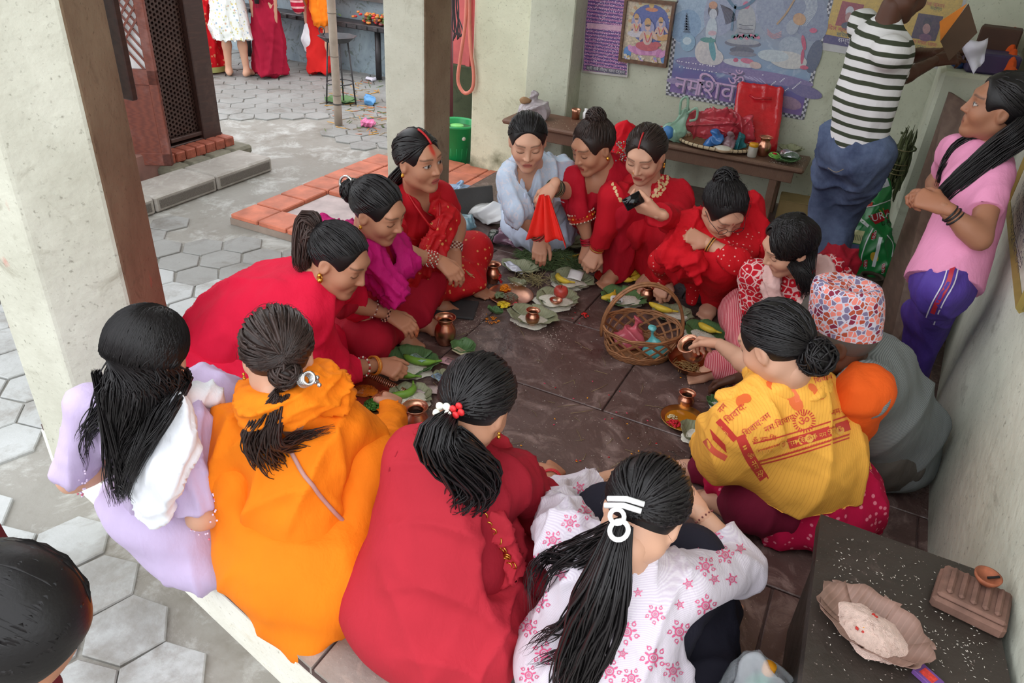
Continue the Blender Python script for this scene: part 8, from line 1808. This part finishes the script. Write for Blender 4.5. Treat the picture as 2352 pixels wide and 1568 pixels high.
for k in range(10): wshape(band2([(1655+k*2.2, 10+k), (1662+k*2.6, 30), (1668+k*2.4, 56-k)], 1.8, 5), D, m, srgb(62, 54, 70))
wshape(band2([(1670, -5), (1690, 18), (1715, 12), (1740, -8)], 7, 12), D, m, srgb(62, 110, 140)); wshape(band2([(1690, 10), (1684, 40), (1680, 70)], 5, 8), D, m, srgb(80, 120, 150)); wshape(band2([(1830, -10), (1806, 30), (1784, 56)], 4, 8), D, m, srgb(176, 140, 90))
for k in range(4): wshape(band2([(1795, 84-k*4), (1776, 88-k*3), (1762, 78-k*4)], 1.5, 6), D, m, srgb(206, 150, 150))
for k in range(7): wpoly([(1577-9+k, 74-k*6), (1577+9-k, 75-k*6), (1577, 64-k*6)], D, m, srgb(52, 84, 110))
for k in range(26): wshape(disc2(1556+(k*37 % 90), 140+(k*13 % 26)+(k*37 % 90)*.15, 1.8, 1.6, 0, 6), D, m, srgb(230, 226, 236))
for k in range(22): wshape(disc2(1752+(k*29 % 90), 172+(k*11 % 30)+(k*29 % 90)*.15, 1.8, 1.6, 0, 6), D, m, srgb(226, 226, 236))
m.build('painted_scene', MAT_PRT, po, smooth=False, kind='stuff'); m = MB(); D += .001
for tx, x, y, sz, an in (('नमः', 1585, 200, 52, 12), ('शिवाय', 1668, 212, 60, 10), ('ॐ', 1690, 184, 44, 10)):
    v2, f2 = text2(tx, x+3, y+4, sz, an); wshape((v2, f2), D, m, srgb(84, 70, 110)); v2, f2 = text2(tx, x, y, sz, an); wshape((v2, f2), D+.0005, m, srgb(206, 166, 206))
m.build('lettering', MAT_PRT, po, smooth=False, kind='stuff')
# yellow banners with portraits
bn = empty('yellow_banner', tuple(wq(2000, 50)), 'yellow memorial banner with two portrait panels behind the man', 'banner'); QB = [wq(1905, -60), wq(2215, -10), wq(2170, 145), wq(1885, 98)]
MB().add([A_(p[0], YW-.002, p[2]) for p in [wq(1898, -60), wq(2222, -8), wq(2178, 162), wq(1872, 112)]], [(3, 2, 1, 0)]).build('white_backing', M('banner_white', srgb(190, 190, 192), rough=.5), bn, smooth=False)
m = MB(); wpoly([(1912, -60), (2215, -10), (2178, 128), (1890, 78)][::-1], .004, m, srgb(206, 170, 54)); wpoly([(1890, 78), (2178, 128), (2172, 147), (1886, 97)][::-1], .0045, m, srgb(62, 46, 110)); m.build('yellow_field', MAT_PRT, bn, smooth=False)
for (pts, bg, cx, cy, cap_, cl) in (([(1935, 2), (1985, 11), (1970, 66), (1918, 58)], srgb(150, 40, 50), 1950, 40, srgb(196, 196, 206), srgb(60, 74, 90)), ([(2110, 30), (2167, 38), (2148, 95), (2092, 87)], srgb(62, 36, 56), 2128, 66, srgb(40, 26, 34), srgb(110, 60, 90))):
    m = MB(); wpoly(pts[::-1], .006, m, bg); wshape(disc2(cx-3, cy+20, 15, 9, .1, 14), .0065, m, cl); wshape(disc2(cx+2, cy-12, 10, 14, .15, 14), .0066, m, cap_); wshape(disc2(cx, cy, 9, 12, .15, 14), .007, m, srgb(176, 130, 124)); m.build('portrait_panel', MAT_PRT, bn, smooth=False)
m = MB()
for tx, x, y, sz, c_ in (('दिल बहादुर बस्नेत', 1945, 70, 13, srgb(190, 44, 66)), ('सचिव', 1934, 80, 12, srgb(50, 110, 120)), ('सम्पर्क', 1947, 95, 15, srgb(220, 216, 226)), ('राम माया थापा', 2120, 99, 12, srgb(196, 70, 60)), ('सदस्य', 2112, 108, 12, srgb(90, 130, 80)), ('९८५१०७८६८८', 2082, 118, 15, srgb(220, 216, 226)), ('गोपाल कुमार', 2140, 10, 13, srgb(190, 90, 60)), ('सदस्य', 2150, 20, 11, srgb(90, 130, 80))): v2, f2 = text2(tx, x, y, sz, 9.5); wshape((v2, f2), .0075, m, c_)
m.build('banner_text', MAT_PRT, bn, smooth=False, kind='stuff')

# ================================================================== corner by the right wall
# green grain sack
sk = empty('grain_sack', (0, 0, 0), 'green printed plastic grain sack with its top folded over', 'sack'); c = P(1995, 645, 0); c = A_(c[0]+.0, c[1], 0); s = SDF(); s.cap(c+A_(0, 0, .10), onray(1990, 560, c+A_(0, .02, .30)), .15, .13, k=.05, flat=(0, 1, 0), fs=.75); s.cap(onray(1985, 570, c+A_(0, .02, .30)), onray(2035, 420, c+A_(.02, .12, .56)), .13, .03, k=.05, flat=(0, 1, 0), fs=.6).cap(onray(1995, 500, c+A_(0, .05, .4)), onray(2010, 420, c+A_(0, .12, .55)), .09, .03, k=.05, flat=(0, 1, 0), fs=.5)
s.cut((0, 0, .002), (0, 0, -1)); v, f = s.mesh(.008, 2); v = folds(v, f, .005, 30, (.3, 0, 1), 6); v[:, 2] = np.maximum(v[:, 2], .002)
sko = MB().add(v, f).build('woven_bag', M('green_sack_plastic', srgb(30, 128, 62), rough=.35, var=.15, scale=6, spec=.6, bump=.2, bscale=30), sk); sk.location = (0, 0, 0); bs_ = bvh_of(sko)
def sprint(name, shapes, lift=.002):
    m = MB()
    for v2, f2, c_ in shapes: stamp(m, bs_, v2, f2, c=c_, lift=lift)
    return m.build(name, vcol('sack_print', rough=.35), sk, kind='stuff') if m.n else None
def quad2(pts, n=8): a, b, c_, d = [A_(p) for p in pts]; v = [tuple(lerp(lerp(a, b, i/n), lerp(d, c_, i/n), j/n)) for i in range(n+1) for j in range(n+1)]; return v, [(i*(n+1)+j, i*(n+1)+j+1, (i+1)*(n+1)+j+1, (i+1)*(n+1)+j) for i in range(n) for j in range(n)]
RDK, YLK, WH = srgb(170, 30, 40), srgb(206, 170, 60), srgb(222, 226, 226)
sprint('white_inner_top', [(*quad2([(1985, 425), (2040, 388), (2052, 424), (1985, 446)]), srgb(186, 190, 196))]); sprint('yellow_badge', [(*disc2(2030, 498, 32, 20, -.35, 18), YLK), (*disc2(2008, 590, 12, 9, 1.2, 12), YLK)], .002)
sprint('red_banner', [(*quad2([(1994, 496), (2066, 470), (2068, 488), (2010, 516)]), RDK), (*quad2([(2002, 536), (2014, 530), (2010, 548), (2000, 550)], 4), RDK), (*quad2([(1984, 598), (1993, 596), (1992, 612), (1983, 612)], 4), RDK), (*quad2([(2026, 606), (2034, 604), (2032, 624), (2024, 626)], 4), RDK), (*quad2([(1992, 466), (2006, 464), (2004, 474), (1990, 476)], 4), srgb(200, 60, 40))], .003)
sprint('white_lines', [(*band2([(1976, 478), (2010, 472), (2052, 456)], 2.2), WH), (*band2([(1958, 488), (1975, 503), (1995, 520)], 7), WH), (*band2([(2005, 524), (1990, 555), (1980, 585), (1977, 610)], 2.6), WH), (*band2([(2023, 545), (2014, 580), (2006, 612)], 8), WH), (*band2([(2037, 540), (2050, 560), (2048, 590)], 2.4), WH)], .003)
sprint('cream_label', [(*quad2([(1960, 527), (1987, 531), (1976, 560), (1952, 556)]), srgb(206, 204, 150)), (*quad2([(1952, 575), (1972, 578), (1966, 598), (1952, 596)]), srgb(206, 204, 170)), (*quad2([(1952, 558), (1975, 562), (1972, 574), (1952, 572)]), srgb(90, 96, 130))], .003)
sprint('sack_lettering', [(*text2('URAD', 2032, 492, 24, -20, .1), WH), (*text2('DAL', 2037, 511, 15, -14), srgb(30, 26, 20)), (*text2('URAD', 2008, 540, 9, -70), WH), (*text2('URAD', 2029, 616, 9, -78), WH), (*text2('URAD', 1988, 606, 8, 88), WH), (*text2('||||||', 1972, 545, 14, 10), srgb(70, 70, 60))], .0045)
# leaning boards, bundle of dry leaves, clay pot, sacks of rubbish
def board(q, th, name, label, mat):
    n_ = unit(np.cross(q[1]-q[0], q[3]-q[0])); return MB().add([p for p in q]+[p+n_*th for p in q], [(0, 1, 2, 3), (7, 6, 5, 4), (0, 4, 5, 1), (1, 5, 6, 2), (2, 6, 7, 3), (3, 7, 4, 0)]).build(name, mat, None, smooth=False, label=label, cat='board')
board([P(2015, 715, .002), P(2040, 855, .002), A_(.50, 4.12, .98), A_(.30, 4.64, 1.0)], .018, 'plywood_board', 'tall plywood board leaning against the corner counter', MAT_BOARD); board([P(2032, 735, .002)+A_(.05, 0, 0), P(2052, 850, .002)+A_(.05, 0, 0), A_(.53, 4.15, .9), A_(.36, 4.66, .92)], .018, 'dark_board', 'dark timber board behind the plywood board', MAT_DARKWOOD)
lb = empty('leaf_bundle', (0, 0, 0), 'bundle of dried green leaves tied with string against the wall', 'bundle'); m = MB(); a0, a1 = PY(2040, 445, 4.64), PY(2092, 300, 4.62)
for k in range(90):
    o = ri.normal(size=3)*A_(.022, .015, .015); t0, t1 = sorted(ri.uniform(-.08, 1.05, 2)); p0, p1 = lerp(a0, a1, t0)+o*(1.5-t0), lerp(a0, a1, t1)+o*(1.3-t1*.5); m.tube(spline([p0, lerp(p0, p1, .5)+ri.normal(size=3)*.008, p1], 6), [.002, .006, .008, .007, .004, .001], n=5, c=A_(srgb(84, 92, 58))*ri.uniform(.5, 1.3), flat=(0, 1, 0), fs=.5)
m.build('dry_leaves', vcol('grass_blades'), lb, kind='stuff'); m = MB()
for t_ in (.35, .42, .5, .72): ring(m, lerp(a0, a1, t_), a1-a0, .042, .003, 16, 5, col_=srgb(130, 120, 84))
m.build('string', MAT_VC, lb)
cp2 = empty('clay_pot', (0, 0, 0), 'dark clay pot lying at the foot of the grain sack', 'pot'); MB().lathe([(0, 0), (.06, 0), (.085, .04), (.08, .075), (.055, .09), (.062, .10), (.056, .10), (.048, .09), (.07, .07), (0, .02)], n=28, cap=False).build('body', M('dark_clay', srgb(70, 58, 44), rough=.8, bump=.3), cp2); q = P(1992, 668, 0); place(cp2, (q[0], q[1]-.02, .001))
m = MB()
for k in range(260): q = P(ri.uniform(1930, 2040), ri.uniform(650, 800), .002); d = unit(A_(ri.normal(), ri.normal(), .1))*.02; m.tube([q-d, q+d+A_(0, 0, .004)], .001, n=3, cap=False, c=A_(srgb(96, 78, 56))*ri.uniform(.5, 1.2))
m.build('floor_litter', vcol('grass_blades'), None, label='dry straw litter on the floor by the sack', cat='straw', kind='stuff')
# things on the counter
MB().box((-.12, -.10, 0), (.12, .10, .10), bev=.01).build('purple_case', M('dark_purple_plastic', srgb(58, 46, 84), rough=.5), None, smooth=False, label='dark purple case on the corner counter', cat='case'); o_ = col.objects[-1]; place(o_, (.44, 4.86, 1.092), .1)
MB().box((-.10, -.08, 0), (.10, .08, .20), bev=.008).build('brown_carton', M('dark_brown_card', srgb(74, 48, 36), rough=.8), None, smooth=False, label='dark brown carton behind the purple case on the counter', cat='box'); o_ = col.objects[-1]; place(o_, (.46, 5.1, 1.092), -.1)
crumple('blue_pouch', 'dark blue pouch on the edge of the corner counter', A_(.285, 4.86, 1.092), (.05, .06, .06), M('blue_cloth', srgb(40, 70, 120), rough=.7), 61, knot=False); crumple('red_cloth_bundle', 'dark red cloth bundle on the corner counter', A_(.35, 5.1, 1.092), (.06, .08, .07), M('dark_red_cloth', srgb(120, 24, 26), rough=.8), 62, knot=False, cat='cloth')
s = SDF(); a, b = PX(2325, 60, .55), PX(2318, 190, .52); s.cap(a, b, .05, .055, k=.03, flat=(1, 0, 0), fs=.4).cap(a+A_(-.0, .12, 0), b+A_(0, .12, 0), .05, .055, k=.03, flat=(1, 0, 0), fs=.4); og = garment('orange_bag', s, cloth('orange_cloth_bag', srgb(206, 80, 26)), None, amp=.004); tag(og, 'orange cloth bag hanging on the right wall above the girl', 'bag')
# framed text board on the right wall
XWR = .535; tbq = [PX(2318, 345, XWR+.02), PX(2420, 420, XWR), PX(2420, 655, XWR), PX(2312, 460, XWR+.02)]; tbq = [A_(max(.535, min(p[0], .56)), p[1], p[2]) for p in tbq]
zt0, zb0 = 1.22, .82; y0_, y1_ = 3.42, 2.35
wx = lambda y: float(np.interp(y, [2.2, 2.9, 3.9], [.53, .53, .60]))
tb_ = empty('text_board', (.55, 2.9, 1.0), 'white board of printed text in a gold frame on the right wall', 'board')
BQ_ = [A_(wx(y)-.004, y, z) for y, z in ((y0_, zt0), (y1_, zt0), (y1_, zb0), (y0_, zb0))]
MB().add([p-A_(.012, 0, 0) for p in BQ_]+BQ_, [(0, 1, 2, 3), (7, 6, 5, 4), (0, 4, 5, 1), (1, 5, 6, 2), (2, 6, 7, 3), (3, 7, 4, 0)]).build('panel', M('board_white', srgb(206, 204, 190), rough=.4), tb_, smooth=False)
for i in range(4):
    a, b = BQ_[i]-A_(.014, 0, 0), BQ_[(i+1) % 4]-A_(.014, 0, 0); MB().tube([a, b], .014, n=4).build('frame_bar', M('gold_green_frame', srgb(170, 150, 84), rough=.35, metal=.5), tb_, smooth=False)
v_, f_t = text_mesh('श्री गणेश मन्दिर सेवा समिति')
for i in range(7):
    yy = zt0-.06-i*.05; MB().add([A_(wx((y0_+y1_)/2-p[0]*.055)-.0185, (y0_+y1_)/2+.0-p[0]*.06, yy+p[1]*.05) for p in v_], f_t).build('text_line', M('board_ink', srgb(60, 62, 70), rough=.6), tb_, smooth=False)

# ================================================================== things on the black ledge
rl = empty('leaf_bowl', (0, 0, 0), 'brown stitched leaf bowl heaped with pinkish rice on the black ledge', 'leaf bowl'); r_ = np.random.default_rng(8); q0 = P(1995, 1455, ZL)
for k in range(6):
    a0 = k*math.pi/3
    def fn(u, v, a0=a0, k=k): a = a0+(v-.5)*1.35; rr = (.105 if True else 0)*u*(1+.05*math.sin(v*13+k)); return A_(rr*math.cos(a)*1.15, rr*math.sin(a)*.85, .003+.035*max(0, (u-.5)/.5)**1.5+.001*k+.003*math.sin(v*11+k)*u)
    MB().grid(fn, 9, 11, thick=.0012).build('leaf', MAT_LEAFB, rl)
place(rl, (q0[0], q0[1], ZL+.001), math.radians(-22)); rice_mound(0, 0, .072, .022, ZL+.008, 'heap of pinkish rice in the brown leaf bowl', world=q0, asp=.75, rz=math.radians(-40), mat=M('pink_rice', srgb(226, 196, 184), rough=.8, var=.12, scale=90, bump=.8, bscale=420), seed=30)
petals_o = MB()
for k in range(12): a, u = ri.uniform(0, 6.28), ri.uniform(0, .8); petals_o.ell(q0+A_(.06*u*math.cos(a), .05*u*math.sin(a), .024+.006*(1-u)), (.006, .004, .002), n=6, m=4, mtx=rotz(k), c=srgb(190, 50, 44) if k % 3 else srgb(230, 160, 40))
petals_o.build('rice_bowl_petals', MAT_VC, None, label='red petals on the heap of pinkish rice', cat='petals', kind='stuff')
sb = empty('carved_stone', (0, 0, 0), 'ridged terracotta stone block on the black ledge against the wall', 'block'); MAT_TER = M('worn_terracotta', srgb(120, 88, 76), rough=.85, var=.3, scale=18, bump=.4); MB().box((-.075, -.06, 0), (.075, .06, .035), bev=.008).build('base', MAT_TER, sb, smooth=False); MB().box((-.07, -.055, .034), (.07, .055, .048), bev=.006).build('top_slab', MAT_TER, sb, smooth=False)
for k in range(5): MB().box((-.055+k*.024, -.045, .046), (-.042+k*.024, .045, .058), bev=.005).build('ridge', MAT_TER, sb, smooth=False)
place(sb, (.488, 1.52, ZL+.001), math.radians(-10)); dy = empty('clay_lamp', (0, 0, 0), 'burnt clay oil lamp on the ridged stone block', 'lamp'); MB().lathe([(0, 0), (.018, 0), (.027, .012), (.029, .02), (.025, .02), (.016, .008), (0, .006)], n=24, cap=False).build('cup', M('burnt_clay', srgb(150, 84, 56), rough=.7, var=.35, scale=40), dy); MB().tube([(0, 0, .012), (.012, .004, .016), (.022, .006, .022)], .003, n=6).build('wick', M('black_wick', srgb(20, 18, 18), rough=.9), dy); place(dy, (.505, 1.555, ZL+.060))
m = MB()
for k in range(420):
    px = ri.uniform(1900, 2340); py = 1260+(px-1900)*.35+ri.normal()*60+ri.uniform(-40, 180); q = P(px, py, ZL+.0015)
    if not (.19 < q[0] < .53 and .98 < q[1] < 1.63): continue
    d = A_(math.cos(k), math.sin(k), 0)*.0027; m.tube([q-d, q, q+d], [.0003, .001, .0003], n=4, c=A_(srgb(228, 220, 208))*ri.uniform(.7, 1))
m.build('ledge_rice', MAT_VC, None, label='rice grains spilled over the black ledge', cat='rice', kind='stuff')
mbx = empty('matchbox', (0, 0, 0), 'purple printed matchbox at the edge of the black ledge', 'box'); MB().box((-.025, -.017, 0), (.025, .017, .012), bev=.001).build('sleeve', M('purple_print', srgb(110, 70, 140), rough=.6), mbx, smooth=False); MB().box((-.015, -.010, .012), (.015, .010, .0126)).build('label', M('red_print_label', srgb(206, 60, 50), rough=.6, var=.3, scale=200), mbx, smooth=False); q = P(2128, 1560, ZL); place(mbx, (q[0], q[1], ZL+.001), -.6)
# bag with a green bottle at the bottom edge
bt = empty('green_bottle', (0, 0, 0), 'green plastic bottle with an orange cap in a clear bag', 'bottle'); q = P(1768, 1530, .26); MB().lathe([(0, 0), (.038, 0), (.042, .02), (.042, .17), (.03, .205), (.013, .225), (.013, .245)], n=24, cap=False).build('body', plastic('green_bottle_plastic', srgb(40, 150, 110), a=.8), bt); MB().lathe([(.015, .24), (.0155, .262), (0, .263)], n=18, cap=False).build('cap', M('orange_cap', srgb(226, 150, 30), rough=.4), bt); place(bt, (q[0], q[1], .001)); crumple('clear_carrier', 'clear plastic carrier round the green bottle', A_(q[0], q[1], .002), (.13, .11, .23), plastic('very_clear_plastic', srgb(206, 210, 216), rough=.08, a=.4), 71, knot=False)

# ================================================================== courtyard things
bm = empty('bamboo_pole', (0, 0, 0), 'upright bamboo pole standing in the courtyard', 'pole'); q = P(778, 288, ZG); MB().tube([q+A_(0, 0, z) for z in np.linspace(-.01, 2.6, 14)], .037, n=14).build('cane', M('grey_bamboo', srgb(150, 136, 122), rough=.6, var=.2, scale=10), bm); m = MB()
for z in (.28, .62, .98, 1.4, 1.8, 2.2): ring(m, q+A_(0, 0, z), UP, .0375, .004, 18, 6)
m.build('nodes', M('bamboo_node', srgb(110, 98, 86), rough=.7), bm, kind='stuff'); m = MB(); ring(m, q+A_(0, 0, .2), UP, .04, .006, 18, 6); m.build('wire_tie', M('black_wire', srgb(40, 38, 36), rough=.6), bm)
gs = empty('iron_brazier', (0, 0, 0), 'iron brazier dish on thin rod legs behind the bamboo pole', 'brazier'); q = P(784, 240, ZG); MAT_IRON = M('sooty_iron', srgb(70, 68, 70), rough=.5, metal=.6, var=.3); MB().lathe([(0, .60), (.12, .61), (.19, .66), (.195, .665), (.185, .668), (.12, .62), (0, .61)], n=8, cap=False).build('dish', MAT_IRON, gs, smooth=False)
for k in range(4): a = k*math.pi/2+.5; MB().tube([(.10*math.cos(a), .10*math.sin(a), .61), (.15*math.cos(a), .15*math.sin(a), 0)], .008, n=6).build('rod_leg', MAT_IRON, gs)
m = MB(); ring(m, A_(0, 0, .22), UP, .135, .006, 24, 5); m.build('brace_ring', MAT_IRON, gs); m = MB(); ring(m, A_(-.19, 0, .69), A_(0, 1, 0), .035, .006, 14, 5); m.build('handle', MAT_IRON, gs); place(gs, (q[0], q[1], ZG+.001))
crumple('pink_litter', 'pink plastic bag on the courtyard ground', P(848, 290, ZG)+A_(0, 0, .001), (.11, .08, .06), plastic('hot_pink_plastic', srgb(232, 120, 170)), 81, knot=False); crumple('blue_litter', 'blue plastic bag behind the bamboo pole', P(845, 238, ZG)+A_(0, 0, .001), (.09, .08, .08), plastic('sky_blue_plastic', srgb(90, 160, 220)), 82, knot=False); crumple('white_litter', 'crumpled white paper on the far paving', P(852, 186, ZG)+A_(0, 0, .001), (.09, .06, .04), M('white_paper', srgb(214, 210, 222)), 83, knot=False, cat='paper')
o = leaf_plate(782, 234, .17, MAT_LEAFG, 'leaf plate under the iron brazier', z=ZG, seed=84)
m = MB()
for k in range(120): q = P(ri.normal()*45+830, ri.uniform(185, 310), ZG+.004); d = unit(A_(ri.normal(), ri.normal(), .1))*.05; m.tube([q-d, q+d], .004, n=4, c=[srgb(90, 110, 60), srgb(190, 120, 90), srgb(150, 130, 100), srgb(206, 150, 60)][k % 4])
m.build('yard_litter', MAT_VC, None, label='leaves and twigs littering the far paving', cat='litter', kind='stuff')
# green bucket
bu = empty('green_bucket', (0, 0, 0), 'green plastic bucket of water beside the mossy wall', 'bucket'); MAT_BK = M('green_bucket_plastic', srgb(30, 150, 84), rough=.35, var=.05); MB().lathe([(0, 0), (.115, 0), (.12, .01), (.155, .31), (.170, .315), (.170, .33), (.162, .335), (.150, .32), (.118, .02), (0, .015)], n=36, cap=False).build('pail', MAT_BK, bu)
for k in range(18): a = k*2*math.pi/18; MB().tube([(.119*math.cos(a), .119*math.sin(a), .02), (.134*math.cos(a), .134*math.sin(a), .15)], .004, n=5).build('rib', MAT_BK, bu)
MB().lathe([(0, .285), (.147, .285)], n=32, cap=False).build('water', M('bucket_water', srgb(70, 96, 60), rough=.06), bu); mug = MB().lathe([(0, .285), (.05, .288), (.055, .31), (0, .312)], n=24, cap=False); mug.build('floating_lid', M('lime_plastic', srgb(120, 206, 110), rough=.4), bu); q = P(1048, 372, ZG); MB().lathe([(0, 0), (.016, 0), (.016, .002), (0, .002)], n=16, cap=False, mtx=frame((.118, -.088, .235), (.6, .8, 0), (0, 0, 1), (.8, -.6, .1))).build('round_sticker', M('white_sticker', srgb(220, 214, 206), rough=.5), bu); place(bu, (q[0], q[1], ZG+.001))
# red gate, wall and hose beyond the pillar
gate = empty('red_metal_gate', (-4.3, 6.6, ZG), 'red painted metal sheet gate beyond the pillar', 'gate'); MB().box((-3.95, 6.4, .35), (-3.25, 6.43, 2.6)).build('sheet', M('red_paint', srgb(186, 84, 84), rough=.6, var=.15), gate, smooth=False)
for x in (-3.95, -3.6, -3.27): MB().box((x-.02, 6.37, .35), (x+.02, 6.41, 2.6)).build('rail', M('red_paint', srgb(186, 84, 84)), gate, smooth=False)
MB().box((-4.0, 6.36, ZG-.01), (-2.85, 6.6, .35), bev=.01).build('mossy_wall', plaster_mat('dark_moss_wall', srgb(74, 78, 58), srgb(54, 60, 44), srgb(40, 44, 34), pink=False), None, smooth=False, kind='structure', label='dark mossy low wall behind the green bucket', cat='wall')
h0 = lambda x, y: PY(x, y, 5.10); hz_ = MB().tube(spline([h0(1072, -60), h0(1070, 40), h0(1058, 130), h0(1052, 185), h0(1066, 213), h0(1084, 205), h0(1088, 170), h0(1080, 100), h0(1078, 0), h0(1077, -60)], 60), .0135, n=10).build('garden_hose', M('salmon_hose', srgb(222, 132, 112), rough=.45), None, label='salmon pink garden hose looped beside the wall end', cat='hose')
m = MB()
for k in range(9): x = 1040+k*1.4; m.tube(spline([PY(x, -60, 5.6), PY(x+ri.normal()*3, 20, 5.6), PY(x+ri.normal()*5+3, 70, 5.6), PY(x+ri.normal()*8+6, 90+ri.uniform(-8, 8), 5.6)], 14), .006, n=5)
m.build('cable_bundle', M('black_cable', srgb(50, 40, 44), rough=.6), None, label='dark cables hanging beside the red gate', cat='cables')
MB().tube([PY(1036, 0, 5.9), PY(1036, 280, 5.9)], .02, n=8).build('thin_pipe', M('dark_red_pipe', srgb(90, 36, 40), rough=.5), None, label='thin dark pipe running down beside the red gate', cat='pipe')
# altar table and painted wall at the far side
bw = struct('wall_courtyard', MB().box((-9.5, 8.0, ZG-.01), (-4.0, 8.3, 2.4)), M('pink_lime_wall', srgb(206, 150, 150), rough=.8, var=.15), label='pink wall at the far side of the courtyard', cat='wall')
t_ = NT('blue_mural_wall'); b_ = t_.noise(2.5, 6, dist=2.0); t_.set(color=t_.mix(t_.ramp(t_.noise(5, 6, rough=.7, dist=2.5), [(.55, 0), (.62, .7)]), t_.mix(t_.ramp(b_, [(.3, 0), (.7, 1)]), srgb(120, 136, 146), srgb(150, 166, 174)), srgb(92, 104, 92)), rough=.8)
struct('wall_mural', MB().box((-9.5, 7.62, ZG-.01), (-4.6, 8.0, .62)), t_.m, label='low wall with a faded blue painted mural', cat='wall'); struct('trim_7', MB().box((-9.5, 7.55, .62), (-4.6, 8.05, .68)), M('dark_coping', srgb(84, 80, 78), rough=.7), label='dark coping on top of the mural wall', cat='coping')
at = empty('altar_table', (-6, 7.4, ZG), 'black iron offering table before the mural wall', 'table'); MB().box((-7.6, 7.34, .34), (-4.75, 7.6, .40), bev=.01).build('top', MAT_IRON, at, smooth=False)
for x in (-7.4, -6.42, -5.4, -4.85): MB().tube([(x, 7.45, ZG+.002), (x, 7.45, .345)], .035, n=8).build('leg', MAT_IRON, at)
for k in range(20): MB().box((-7.55+k*.145, 7.32, .345), (-7.49+k*.145, 7.345, .385), bev=.004).build('edge_tooth', MAT_IRON, at, smooth=False)
for k, (x, w, h) in enumerate(((-6.35, .3, .5), (-5.55, .34, .6), (-5.1, .24, .55))):
    al = empty('pink_pedestal', (0, 0, 0), ('narrow pink stone pedestal behind the woman in maroon', 'wide pink stone pedestal behind the bamboo pole', 'short pink stone pedestal beside the square pillar')[k], 'pedestal'); MB().box((-w/2, -.1, 0), (w/2, .1, h), bev=.01).build('shaft', M('pink_stone', srgb(206, 160, 160), rough=.6, var=.1), al, smooth=False); MB().box((-w/2-.03, -.12, 0), (w/2+.03, .12, .06), bev=.008).build('foot', M('pink_stone', srgb(206, 160, 160)), al, smooth=False); place(al, (x, 7.79, .681))
m = MB()
for k in range(120): c_ = A_(-6.25+ri.normal()*.10, 7.46+ri.normal()*.04, .42+ri.uniform(0, .08)); d = unit(ri.normal(size=3)*A_(1, .6, .5))*.07; m.tube([c_-d, c_, c_+d], [.003, .014, .002], n=4, c=A_(srgb(100, 130, 66))*ri.uniform(.6, 1.3), flat=(0, 0, 1), fs=.3)
m.build('altar_leaves', vcol('grass_blades'), None, label='green leaves heaped on the iron offering table', cat='leaves', kind='stuff'); m = MB()
for k in range(140): c_ = A_(-5.35+ri.normal()*.13, 7.46+ri.normal()*.04, .41+ri.uniform(0, .10)); m.ell(c_, (.03, .02, .014), n=6, m=4, mtx=rotz(k), c=[srgb(196, 50, 50), srgb(90, 120, 60), srgb(206, 130, 60), srgb(110, 60, 60)][k % 4])
m.build('altar_flowers', MAT_VC, None, label='red flowers and leaves heaped on the iron offering table', cat='flowers', kind='stuff')
